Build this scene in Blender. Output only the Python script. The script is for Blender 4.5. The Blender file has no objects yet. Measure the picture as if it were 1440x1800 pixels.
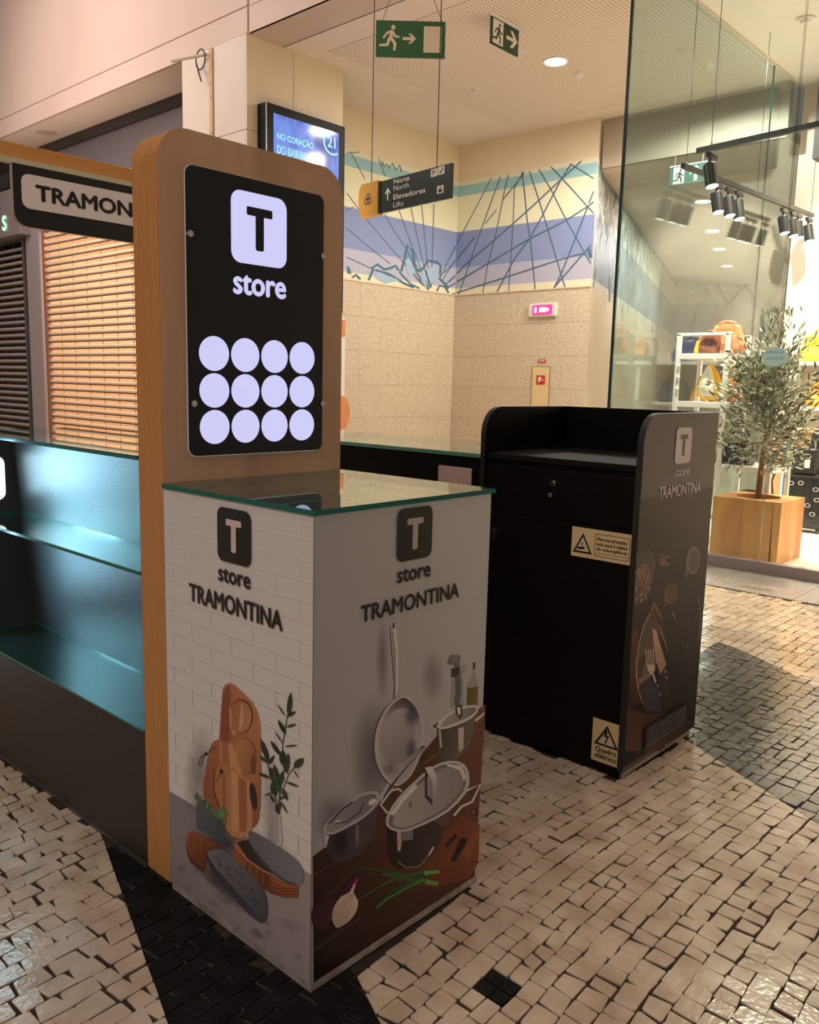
import bpy, bmesh, math, random
from mathutils import Vector, Matrix, noise
random.seed(11)
C = bpy.context.scene.collection
PI = math.pi
def S(r, g, b):
    f = lambda v: (v/255)/12.92 if v/255 <= .04045 else ((v/255+.055)/1.055)**2.4
    return (f(r), f(g), f(b), 1)
# ---------------------------------------------------------------- camera
cam = bpy.data.objects.new('camera', bpy.data.cameras.new('camera')); C.objects.link(cam)
yaw, pitch, roll = .7392, -.1501, .0245
fwd = Vector((math.cos(yaw)*math.cos(pitch), math.sin(yaw)*math.cos(pitch), math.sin(pitch)))
rt = Vector((math.sin(yaw), -math.cos(yaw), 0)); up = rt.cross(fwd)
r2 = math.cos(roll)*rt+math.sin(roll)*up; u2 = -math.sin(roll)*rt+math.cos(roll)*up
cam.matrix_world = Matrix(((r2.x, u2.x, -fwd.x, -1.1382), (r2.y, u2.y, -fwd.y, -1.3038), (r2.z, u2.z, -fwd.z, 1.3617), (0, 0, 0, 1)))
cam.data.sensor_fit = 'HORIZONTAL'; cam.data.sensor_width = 36; cam.data.lens = 36*1483.7/1440
cam.data.clip_start = .05; cam.data.clip_end = 200
bpy.context.scene.camera = cam
# ---------------------------------------------------------------- world, lights, exposure
sc = bpy.context.scene
sc.view_settings.view_transform = 'Standard'; sc.view_settings.look = 'None'
sc.view_settings.gamma = 1; sc.view_settings.use_curve_mapping = False; sc.view_settings.exposure = 0
w = bpy.data.worlds.new('world'); sc.world = w; w.use_nodes = True
w.node_tree.nodes['Background'].inputs[0].default_value = (.62, .50, .43, 1)
w.node_tree.nodes['Background'].inputs[1].default_value = .33
def area(name, loc, tgt, sx, sy, p, col, spread=180):
    l = bpy.data.lights.new(name, 'AREA'); l.shape = 'RECTANGLE'; l.size = sx; l.size_y = sy; l.energy = p; l.color = col
    l.spread = math.radians(spread)
    o = bpy.data.objects.new(name, l); C.objects.link(o); o.location = loc
    o.rotation_euler = (Vector(tgt)-Vector(loc)).to_track_quat('-Z', 'Y').to_euler(); return o
def spot(name, loc, tgt, p, col, ang=70, r=.05, blend=.6):
    l = bpy.data.lights.new(name, 'SPOT'); l.energy = p; l.color = col; l.spot_size = math.radians(ang); l.shadow_soft_size = r; l.spot_blend = blend
    o = bpy.data.objects.new(name, l); C.objects.link(o); o.location = loc
    o.rotation_euler = (Vector(tgt)-Vector(loc)).to_track_quat('-Z', 'Y').to_euler(); return o
WARM = (1, .88, .79); WARM2 = (1, .86, .68)
area('unseen_hall_light', (.8, 1.0, 6.9), (.8, 1.0, 0), 5, 6, 54, (1, .80, .67))
area('unseen_hall_light', (-3.8, -.1, 5.2), (0, .2, .6), 2.5, 2.5, 76, (1, .80, .70))  # unseen front lamp, aimed to brighten the counter's printed sides
area('unseen_hall_light', (-.5, 7.4, 6.3), (4.4, 4.6, 5.2), 1.5, 2, 70, (1, .84, .74), 110)  # unseen lamp added to brighten the right part of the fascia
area('unseen_hall_light', (1.0, 9.0, 6.0), (4.8, 9.8, 2.2), 3, 5, 165, (1, .84, .75), 130)  # unseen lamp added to brighten the left fascia and the shutter slats
area('end_badge_light', (.075, 1.895, .985), (.12, 1.0, .93), .13, .15, .5, (.40, .78, 1))
area('shelf_blue_fill', (-.14, 1.99, .95), (.2, 1.62, .90), .18, .34, 1.7, (.36, .76, 1), 84)  # unseen blue lamp set beside the shelf to light its back panel
area('shelf_blue_fill', (-.14, 1.99, .62), (.2, 1.62, .56), .16, .3, 1.3, (.36, .76, 1), 84)  # second unseen blue lamp, added for the lower shelf compartment
spot('soffit_fill', (2.4, 10, 2.6), (4.75, 10.2, 4.8), 110, (1, .84, .74), 95, .3)  # added lamp without a fitting, lifts the dark soffit above the shutters
spot('soffit_fill', (3.2, 3.6, 2.3), (4.9, 4.6, 4.8), 60, (1, .84, .74), 95, .3)  # added likewise, lifts the underside of the beam on the right
for x, y, e in ((6.4, 1.4, 1250), (8.2, 1.4, 1300), (7.4, -.9, 900)): spot('shop_ceiling_spot', (x, y, 4.7), (x+.3, y, 0), e, WARM2, 92, .06, .5)
area('lobby_light', (6.92, 4.10, 4.74), (6.92, 4.10, 0), .22, .22, 82, WARM)
spot('lobby_light', (7.9, 2.8, 4.74), (7.9, 2.8, 0), 350, WARM, 165, .03, .3)  # added fill without a fitting, makes the left lobby wall the brighter one
spot('floor_fill_spot', (5.75, .6, 4.7), (3.0, -.3, 0), 230, WARM2, 70, .08)  # added lamp inside the shop, brightens the paving outside
for x, y in ((11.58, 4.465), (13.96, 5.325), (15.92, 6.015)): area('corridor_ceiling_light', (x, y, 4.16), (x, y, 0), .22, .22, 70, (1, .97, .92))
area('closed_shop_light', (6.6, 10, 3.9), (6.2, 10, 1), 1, 3.5, 260, (1, .86, .70))
# ---------------------------------------------------------------- materials
MATS = {}
def mat(name, col=(.5, .5, .5, 1), rough=.5, metal=0, emit=None, es=1, spec=.5, coat=0):
    if name in MATS: return MATS[name]
    m = bpy.data.materials.new(name); m.use_nodes = True; MATS[name] = m
    b = m.node_tree.nodes['Principled BSDF']
    b.inputs['Base Color'].default_value = col; b.inputs['Roughness'].default_value = rough; b.inputs['Metallic'].default_value = metal
    b.inputs['Specular IOR Level'].default_value = spec; b.inputs['Coat Weight'].default_value = coat
    if emit: b.inputs['Emission Color'].default_value = emit; b.inputs['Emission Strength'].default_value = es
    return m
def nd(m, t, **k):
    n = m.node_tree.nodes.new(t)
    for a, v in k.items():
        if a.startswith('i_'): n.inputs[a[2:].replace('_', ' ')].default_value = v
        else: setattr(n, a, v)
    return n
def lk(m, a, b): m.node_tree.links.new(a, b)
def noisy(name, c1, c2, scale, rough=.5, stretch=(1, 1, 1), detail=4, bump=0, rvar=0, metal=0, lo=.35, hi=.65, spec=.5, bscale=None, dist=0):
    """two-tone noise material on object coordinates"""
    if name in MATS: return MATS[name]
    m = mat(name, c1, rough, metal, spec=spec); b = m.node_tree.nodes['Principled BSDF']
    g = nd(m, 'ShaderNodeNewGeometry'); mp = nd(m, 'ShaderNodeMapping'); mp.inputs['Scale'].default_value = stretch
    lk(m, g.outputs['Position'], mp.inputs['Vector'])
    n = nd(m, 'ShaderNodeTexNoise'); n.inputs['Scale'].default_value = scale; n.inputs['Detail'].default_value = detail; n.inputs['Distortion'].default_value = dist
    lk(m, mp.outputs[0], n.inputs['Vector'])
    r = nd(m, 'ShaderNodeValToRGB'); r.color_ramp.elements[0].position = lo; r.color_ramp.elements[1].position = hi
    r.color_ramp.elements[0].color = c1; r.color_ramp.elements[1].color = c2
    lk(m, n.outputs['Fac'], r.inputs[0]); lk(m, r.outputs[0], b.inputs['Base Color'])
    if bump:
        n2 = nd(m, 'ShaderNodeTexNoise'); n2.inputs['Scale'].default_value = bscale or scale*2; lk(m, mp.outputs[0], n2.inputs['Vector'])
        bp = nd(m, 'ShaderNodeBump'); bp.inputs['Strength'].default_value = bump; bp.inputs['Distance'].default_value = .01
        lk(m, n2.outputs['Fac'], bp.inputs['Height']); lk(m, bp.outputs[0], b.inputs['Normal'])
    if rvar:
        mr = nd(m, 'ShaderNodeMapRange'); mr.inputs['To Min'].default_value = rough-rvar; mr.inputs['To Max'].default_value = rough+rvar
        lk(m, n.outputs['Fac'], mr.inputs['Value']); lk(m, mr.outputs[0], b.inputs['Roughness'])
    return m
def glass(name, tint):
    m = bpy.data.materials.new(name); m.use_nodes = True; nt = m.node_tree; nt.nodes.clear(); MATS[name] = m
    out = nd(m, 'ShaderNodeOutputMaterial'); mix = nd(m, 'ShaderNodeMixShader'); tr = nd(m, 'ShaderNodeBsdfTransparent'); gl = nd(m, 'ShaderNodeBsdfGlossy')
    tr.inputs[0].default_value = tint; gl.inputs['Roughness'].default_value = 0; gl.inputs[0].default_value = (.95, 1, .97, 1)
    g = nd(m, 'ShaderNodeNewGeometry'); d = nd(m, 'ShaderNodeVectorMath', operation='DOT_PRODUCT'); lk(m, g.outputs['Incoming'], d.inputs[0]); lk(m, g.outputs['Normal'], d.inputs[1])
    a = nd(m, 'ShaderNodeMath', operation='ABSOLUTE'); lk(m, d.outputs['Value'], a.inputs[0])
    s = nd(m, 'ShaderNodeMath', operation='SUBTRACT'); s.inputs[0].default_value = 1; lk(m, a.outputs[0], s.inputs[1])
    p = nd(m, 'ShaderNodeMath', operation='POWER'); lk(m, s.outputs[0], p.inputs[0]); p.inputs[1].default_value = 5
    q = nd(m, 'ShaderNodeMath', operation='MULTIPLY_ADD'); lk(m, p.outputs[0], q.inputs[0]); q.inputs[1].default_value = .96; q.inputs[2].default_value = .04
    lk(m, q.outputs[0], mix.inputs[0]); lk(m, tr.outputs[0], mix.inputs[1]); lk(m, gl.outputs[0], mix.inputs[2]); lk(m, mix.outputs[0], out.inputs[0])
    return m
GLASS = glass('clear_glass', (.93, .97, .95, 1)); GREENGLASS = glass('green_tinted_glass', (.83, .91, .91, 1)); SHELFGLASS = glass('shelf_glass', (.84, .95, .93, 1))
EDGE = mat('glass_edge', (.01, .16, .13, 1), .12, emit=None); EDGE2 = mat('dark_glass_edge', (.004, .03, .025, 1), .15)
def printmat(name):
    m = bpy.data.materials.new(name); m.use_nodes = True; nt = m.node_tree; b = nt.nodes['Principled BSDF']; b.inputs['Roughness'].default_value = .42; b.inputs['Specular IOR Level'].default_value = .18
    a = nd(m, 'ShaderNodeVertexColor', layer_name='ink'); lk(m, a.outputs['Color'], b.inputs['Base Color'])
    t = nd(m, 'ShaderNodeBsdfTransparent'); mx = nd(m, 'ShaderNodeMixShader')
    lk(m, a.outputs['Alpha'], mx.inputs[0]); lk(m, t.outputs[0], mx.inputs[1]); lk(m, b.outputs[0], mx.inputs[2])
    lk(m, mx.outputs[0], nt.nodes['Material Output'].inputs[0]); return m
INK = printmat('printed_vinyl')
LIME = noisy('limestone', S(198, 176, 152), S(226, 208, 186), 9, .17, bump=.08, rvar=.07, bscale=60, spec=1.0)
BASALT = noisy('basalt', (.006, .006, .0065, 1), (.014, .014, .015, 1), 14, .45, bump=.2, rvar=.08, bscale=70, spec=.15)
GLAREST = noisy('glare_basalt', (.07, .068, .066, 1), (.13, .125, .12, 1), 14, .18, bump=.08, rvar=.06, bscale=70, spec=1.0)  # basalt made paler: the shop's glare on the stones is put into the colour
GROUT = noisy('joint_sand', (.022, .016, .011, 1), (.05, .038, .028, 1), 30, .9)
GRANITE = noisy('granite', S(120, 112, 108), S(200, 190, 180), 90, .3, detail=2, lo=.4, hi=.6)
STONE = noisy('granular_stone', S(200, 184, 158), S(224, 210, 186), 42, .55, detail=3, lo=.36, hi=.64, bump=.05)
PLASTER = noisy('cream_plaster', S(230, 212, 182), S(236, 218, 190), 1.2, .7)
WHITEP = noisy('off_white_plaster', S(222, 204, 190), S(228, 212, 198), .8, .7)
PINKP = noisy('pinkish_panel', S(196, 172, 160), S(204, 182, 170), .7, .55)
CREAMPANEL = noisy('cream_panel', S(224, 204, 172), S(230, 212, 182), .9, .45)
GREYPANEL = noisy('grey_white_panel', S(206, 190, 178), S(214, 200, 188), .9, .45)
BLACKLAM = noisy('black_laminate', (.0022, .0021, .002, 1), (.003, .0028, .0027, 1), 60, .45, bump=.05, spec=.16)
DARKLAM = noisy('charcoal_laminate', (.040, .042, .044, 1), (.048, .05, .052, 1), 160, .34, bump=.12, bscale=300)
BROWNBLACK = noisy('dark_brown_laminate', (.030, .024, .018, 1), (.036, .029, .022, 1), 120, .5)
BLACKMETAL = mat('black_metal', (.012, .012, .012, 1), .4, .2); GREYMETAL = mat('grey_metal', (.10, .095, .095, 1), .45, .3)
CHROME = mat('chrome', (.75, .72, .68, 1), .2, 1); STEEL = mat('steel', (.5, .48, .45, 1), .35, 1)
BLACKPLASTIC = mat('black_plastic', (.008, .008, .009, 1), .25); WHITE = mat('white_paint', (.8, .78, .74, 1), .45)
DARKVOID = mat('dark_interior', (.006, .006, .006, 1), .8)
MARBLE = noisy('grey_marble', S(150, 140, 132), S(196, 186, 178), 14, .35, detail=6, dist=1.2)
def plymat():
    m = noisy('birch_plywood', S(190, 148, 114), S(220, 182, 148), 2.6, .42, stretch=(1, 1, .16), detail=5, bump=.03, rvar=.06, dist=1.4); return m
PLY = plymat()
def plyedge(name, axis):
    m = mat(name, S(190, 120, 55), .6, spec=.2); b = m.node_tree.nodes['Principled BSDF']
    g = nd(m, 'ShaderNodeNewGeometry'); sp = nd(m, 'ShaderNodeSeparateXYZ'); lk(m, g.outputs['Position'], sp.inputs[0])
    mu = nd(m, 'ShaderNodeMath', operation='MULTIPLY'); mu.inputs[1].default_value = 1/.0075*PI*2; lk(m, sp.outputs[axis], mu.inputs[0])
    si = nd(m, 'ShaderNodeMath', operation='SINE'); lk(m, mu.outputs[0], si.inputs[0])
    n = nd(m, 'ShaderNodeTexNoise'); n.inputs['Scale'].default_value = 20; mp = nd(m, 'ShaderNodeMapping'); mp.inputs['Scale'].default_value = (6, 6, .25)
    lk(m, g.outputs['Position'], mp.inputs[0]); lk(m, mp.outputs[0], n.inputs['Vector'])
    ad = nd(m, 'ShaderNodeMath', operation='MULTIPLY_ADD'); ad.inputs[1].default_value = 1.6; lk(m, n.outputs['Fac'], ad.inputs[0]); lk(m, si.outputs[0], ad.inputs[2])
    r = nd(m, 'ShaderNodeValToRGB'); r.color_ramp.elements[0].position = .05; r.color_ramp.elements[1].position = 1
    r.color_ramp.elements[0].color = S(170, 112, 62); r.color_ramp.elements[1].color = S(220, 164, 100)
    lk(m, ad.outputs[0], r.inputs[0]); lk(m, r.outputs[0], b.inputs['Base Color']); return m
PLYEDGE = plyedge('plywood_edge', 'Y'); BEAMWOOD = noisy('honey_plywood', S(206, 140, 70), S(222, 162, 92), 5, .4, stretch=(.2, 1, 1))
OAK = noisy('oak_block', S(186, 120, 60), S(222, 162, 92), 6, .5, stretch=(1, 1, .12), detail=5, dist=.4)
def em(name, col, s): return mat(name, (.02, .02, .02, 1), .4, emit=col, es=s)
LIT = em('lit_acrylic', (.62, .62, .96, 1), .98); LAMP = em('lamp_glow', (1, .86, .62, 1), 9); LENS = em('spot_lens', (1, .95, .85, 1), 6)
def perf():
    m = mat('perforated_plaster', S(226, 204, 182), .7); b = m.node_tree.nodes['Principled BSDF']
    g = nd(m, 'ShaderNodeNewGeometry'); s = nd(m, 'ShaderNodeVectorMath', operation='SCALE'); s.inputs['Scale'].default_value = 1/.042; lk(m, g.outputs['Position'], s.inputs[0])
    f = nd(m, 'ShaderNodeVectorMath', operation='FRACTION'); lk(m, s.outputs[0], f.inputs[0])
    su = nd(m, 'ShaderNodeVectorMath', operation='SUBTRACT'); su.inputs[1].default_value = (.5, .5, 0); lk(m, f.outputs[0], su.inputs[0])
    mu = nd(m, 'ShaderNodeVectorMath', operation='MULTIPLY'); mu.inputs[1].default_value = (1, 1, 0); lk(m, su.outputs[0], mu.inputs[0])
    l = nd(m, 'ShaderNodeVectorMath', operation='LENGTH'); lk(m, mu.outputs[0], l.inputs[0])
    r = nd(m, 'ShaderNodeValToRGB'); r.color_ramp.elements[0].position = .2; r.color_ramp.elements[1].position = .26
    r.color_ramp.elements[0].color = S(150, 128, 108); r.color_ramp.elements[1].color = S(230, 212, 196)
    lk(m, l.outputs['Value'], r.inputs[0]); lk(m, r.outputs[0], b.inputs['Base Color']); return m
PERF = perf()
# ---------------------------------------------------------------- mesh helpers
V = Vector
class MB:
    def __init__(s): s.v = []; s.f = []; s.m = []; s.M = None
    def add(s, vs, fs, m=0):
        n = len(s.v); s.v += [(s.M @ V(p)) if s.M else V(p) for p in vs]; s.f += [tuple(n+i for i in f) for f in fs]
        s.m += [m]*len(fs) if isinstance(m, int) else list(m); return s
    def box(s, x0, x1, y0, y1, z0, z1, m=0, c=0):
        if c:
            bm = bmesh.new(); bmesh.ops.create_cube(bm, size=1)
            for q in bm.verts: q.co = V(((x0+x1)/2+q.co.x*(x1-x0), (y0+y1)/2+q.co.y*(y1-y0), (z0+z1)/2+q.co.z*(z1-z0)))
            bmesh.ops.bevel(bm, geom=list(bm.edges), offset=c, segments=2, affect='EDGES', profile=.5)
            bm.verts.index_update(); s.add([q.co.copy() for q in bm.verts], [[q.index for q in f.verts] for f in bm.faces], m); bm.free(); return s
        return s.add([(x0, y0, z0), (x1, y0, z0), (x1, y1, z0), (x0, y1, z0), (x0, y0, z1), (x1, y0, z1), (x1, y1, z1), (x0, y1, z1)],
              [(0, 3, 2, 1), (4, 5, 6, 7), (0, 1, 5, 4), (1, 2, 6, 5), (2, 3, 7, 6), (3, 0, 4, 7)], m)
    def slab(s, x0, x1, y0, y1, z0, z1, face='z', m=0, me=1):
        """box whose two big faces (normal = face) take material m and whose rim takes me"""
        big = {'z': (0, 1), 'y': (2, 4), 'x': (3, 5)}[face]
        return s.box(x0, x1, y0, y1, z0, z1, [m if i in big else me for i in range(6)])
    def prism(s, P, ax, a0, a1, m=0, me=None):
        g = {'x': lambda p, a: (a, p[0], p[1]), 'y': lambda p, a: (p[0], a, p[1]), 'z': lambda p, a: (p[0], p[1], a)}[ax]
        n = len(P); me = m if me is None else me
        return s.add([g(p, a0) for p in P]+[g(p, a1) for p in P], [tuple(range(n)), tuple(range(2*n-1, n-1, -1))]+[(i, (i+1) % n, n+(i+1) % n, n+i) for i in range(n)], [m, m]+[me]*n)
    def cyl(s, p0, p1, r0, r1=None, n=12, m=0):
        p0, p1 = V(p0), V(p1); r1 = r0 if r1 is None else r1; d = (p1-p0).normalized(); a = d.orthogonal().normalized(); b = d.cross(a)
        vs = [p0+(a*math.cos(t)+b*math.sin(t))*r0 for t in [2*PI*i/n for i in range(n)]]+[p1+(a*math.cos(t)+b*math.sin(t))*r1 for t in [2*PI*i/n for i in range(n)]]
        return s.add(vs, [tuple(range(n-1, -1, -1)), tuple(range(n, 2*n))]+[(i, (i+1) % n, n+(i+1) % n, n+i) for i in range(n)], m)
    def tube(s, P, r, n=8, m=0):
        P = [V(p) for p in P]; k = len(P); rs = r if isinstance(r, (list, tuple)) else [r]*k; vs = []; a = None
        for i in range(k):
            d = (P[min(k-1, i+1)]-P[max(0, i-1)]).normalized(); a = d.orthogonal().normalized() if a is None else (a-d*a.dot(d)).normalized(); b = d.cross(a)
            vs += [P[i]+(a*math.cos(2*PI*j/n)+b*math.sin(2*PI*j/n))*rs[i] for j in range(n)]
        fs = [(i*n+j, i*n+(j+1) % n, (i+1)*n+(j+1) % n, (i+1)*n+j) for i in range(k-1) for j in range(n)]
        return s.add(vs, fs+[tuple(range(n-1, -1, -1)), tuple(range((k-1)*n, k*n))], m)
    def lathe(s, prof, c, n=20, m=0):
        k = len(prof); vs = [(c[0]+r*math.cos(2*PI*j/n), c[1]+r*math.sin(2*PI*j/n), c[2]+z) for r, z in prof for j in range(n)]
        return s.add(vs, [(i*n+j, i*n+(j+1) % n, (i+1)*n+(j+1) % n, (i+1)*n+j) for i in range(k-1) for j in range(n)], m)
    def blob(s, c, r, fn=None, nu=16, nv=12, m=0):
        vs = []
        for i in range(nv+1):
            t = PI*i/nv
            for j in range(nu):
                p = V((math.sin(t)*math.cos(2*PI*j/nu), math.sin(t)*math.sin(2*PI*j/nu), math.cos(t)))
                if fn: p = fn(p)
                vs.append((c[0]+p[0]*r[0], c[1]+p[1]*r[1], c[2]+p[2]*r[2]))
        return s.add(vs, [(i*nu+j, (i+1)*nu+j, (i+1)*nu+(j+1) % nu, i*nu+(j+1) % nu) for i in range(nv) for j in range(nu)], m)
    def flat(s, F, pts, off=0, m=0): return s.add([F(u, v, off) for u, v in pts], [tuple(range(len(pts)))], m)
    def plate(s, F, pts, o0, o1, m=0, me=None):
        n = len(pts); me = m if me is None else me
        return s.add([F(u, v, o1) for u, v in pts]+[F(u, v, o0) for u, v in pts], [tuple(range(n)), tuple(range(2*n-1, n-1, -1))]+[(i, n+i, n+(i+1) % n, (i+1) % n) for i in range(n)], [m, m]+[me]*n)
    def text(s, F, body, u0, u1, v0, v1, off=.001, m=0, bold=.02):
        """lettering scaled to fill the box u0..u1, v0..v1 of frame F"""
        key = body
        if key not in TXT:
            c = bpy.data.curves.new('lettering', 'FONT'); c.body = body; c.resolution_u = 3; c.fill_mode = 'FRONT'
            o = bpy.data.objects.new('lettering', c); C.objects.link(o); dg = bpy.context.evaluated_depsgraph_get()
            me = bpy.data.meshes.new_from_object(o.evaluated_get(dg)); TXT[key] = ([q.co.copy() for q in me.vertices], [tuple(p.vertices) for p in me.polygons])
            bpy.data.objects.remove(o); bpy.data.curves.remove(c); bpy.data.meshes.remove(me)
        vs, fs = TXT[key]; a = min(q.x for q in vs); b = max(q.x for q in vs); c0 = min(q.y for q in vs); d = max(q.y for q in vs)
        d_ = bold*(v1-v0)*1.1
        for i, (du, dv) in enumerate(((0, 0), (1, 0), (-1, 0), (0, .8), (0, -.8)) if bold > .01 else ((0, 0),)):
            s.add([F(u0+d_+(q.x-a)/(b-a)*(u1-u0-2*d_)+du*d_, v0+d_+(q.y-c0)/(d-c0)*(v1-v0-2*d_)+dv*d_, off+i*.00001) for q in vs], fs, m)
        return s
    def build(s, name, mats, parent=None, smooth=False, loc=None):
        me = bpy.data.meshes.new(name); off = WL.get(parent, V((0, 0, 0))) if parent else V(loc or (0, 0, 0))
        me.from_pydata([tuple(p-off) for p in s.v], [], s.f)
        for q in (mats if isinstance(mats, (list, tuple)) else [mats]): me.materials.append(q)
        if any(s.m): me.polygons.foreach_set('material_index', s.m)
        if smooth: me.polygons.foreach_set('use_smooth', [True]*len(s.f))
        me.update(); o = bpy.data.objects.new(name, me); C.objects.link(o)
        if parent: o.parent = parent; WL[o] = off
        else: o.location = off; WL[o] = V(off)
        return o
TXT = {}; WL = {}
def fr(O, U, N, W=(0, 0, 1)):
    O, U, N, W = V(O), V(U).normalized(), V(N).normalized(), V(W)
    return lambda u, v, o=0: O+U*u+W*v+N*o
def rr(u0, u1, v0, v1, r, n=5, k=(1, 1, 1, 1)):
    """rounded rectangle outline, k = which corners (bl, br, tr, tl) are rounded"""
    out = []
    for i, (cx, cy, a) in enumerate(((u0+r, v0+r, PI), (u1-r, v0+r, 1.5*PI), (u1-r, v1-r, 0), (u0+r, v1-r, .5*PI))):
        if k[i]: out += [(cx+r*math.cos(a+PI/2*j/n), cy+r*math.sin(a+PI/2*j/n)) for j in range(n+1)]
        else: out.append(((u0, v0), (u1, v0), (u1, v1), (u0, v1))[i])
    return out
def ell(cu, cv, ru, rv, n=28): return [(cu+ru*math.cos(2*PI*i/n), cv+rv*math.sin(2*PI*i/n)) for i in range(n)]
def thing(name, label, cat, loc=(0, 0, 0), group=None):
    o = bpy.data.objects.new(name, None); C.objects.link(o); o.location = loc; WL[o] = V(loc); o.empty_display_size = .1
    return tag(o, label, cat, group)
def tag(o, label, cat, group=None):
    o['label'] = label; o['category'] = cat
    if group: o['group'] = group
    return o
def struct(name, mb, mats, smooth=False, label=None):
    o = mb.build(name, mats, smooth=smooth); o['kind'] = 'structure'
    if label: o['label'] = label
    return o
def stuff(o, label=None):
    o['kind'] = 'stuff'
    if label: o['label'] = label
    return o
def dup(root, loc, label):
    r = root.copy(); C.objects.link(r); r.location = loc; r['label'] = label
    for ch in list(root.children):
        c = ch.copy(); C.objects.link(c); c.parent = r
        for g in ch.children:
            d = g.copy(); C.objects.link(d); d.parent = c
    return r
def ink(name, shapes, F, parent, step=.00006, start=.0004, sub=1):
    """flat print: coloured shapes laid over one another, colours held per vertex"""
    bm = bmesh.new(); cl = bm.verts.layers.float_color.new('ink'); k = 0
    for P, c0, c1, g in shapes:
        pts = [(P[i]/1e4, P[i+1]/1e4) for i in range(0, len(P), 2)]
        if len(pts) < 3: continue
        b2 = bmesh.new()
        if g and len(g) == 2:      # soft spot: full ink in the middle, none at the rim
            off = start+k*step; k += 1; n = len(pts); vs = []
            rgba = lambda t: [a+(b-a)*t for a, b in zip(list(c0)+[1]*(4-len(c0)), list(c1)+[1]*(4-len(c1)))]
            for f_ in (.45, 1):
                for u, v in pts: q = bm.verts.new(F(g[0]+(u-g[0])*f_, g[1]+(v-g[1])*f_, off)-WL[parent]); q[cl] = rgba({.45: .38, 1: 1}[f_]); vs.append(q)
            q = bm.verts.new(F(g[0], g[1], off)-WL[parent]); q[cl] = rgba(0)
            for i in range(n): bm.faces.new((q, vs[i], vs[(i+1) % n])); bm.faces.new((vs[i], vs[n+i], vs[n+(i+1) % n], vs[(i+1) % n]))
            b2.free(); continue
        try: b2.faces.new([b2.verts.new((u, v, 0)) for u, v in pts])
        except ValueError: continue
        if len(pts) > 4: bmesh.ops.triangulate(b2, faces=list(b2.faces))
        if c1: bmesh.ops.subdivide_edges(b2, edges=list(b2.edges), cuts=2 if len(pts) <= 6 else 1, use_grid_fill=True)
        off = start+k*step; k += 1; mp = {}
        for q in b2.verts:
            u, v = q.co.x, q.co.y; col = list(c0)+([1] if len(c0) < 4 else [])
            if c1:
                du, dv = g[2]-g[0], g[3]-g[1]; t = max(0, min(1, ((u-g[0])*du+(v-g[1])*dv)/max(1e-9, du*du+dv*dv)))
                cc = list(c1)+([1] if len(c1) < 4 else []); col = [a+(b-a)*t for a, b in zip(col, cc)]
            nv = bm.verts.new(F(u, v, off)-WL[parent]); nv[cl] = col; mp[q] = nv
        for f in b2.faces:
            try: bm.faces.new([mp[q] for q in f.verts])
            except ValueError: pass
        b2.free()
    me = bpy.data.meshes.new(name); bm.to_mesh(me); bm.free(); me.materials.append(INK)
    o = bpy.data.objects.new(name, me); C.objects.link(o); o.parent = parent; WL[o] = WL[parent]; return o
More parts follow.
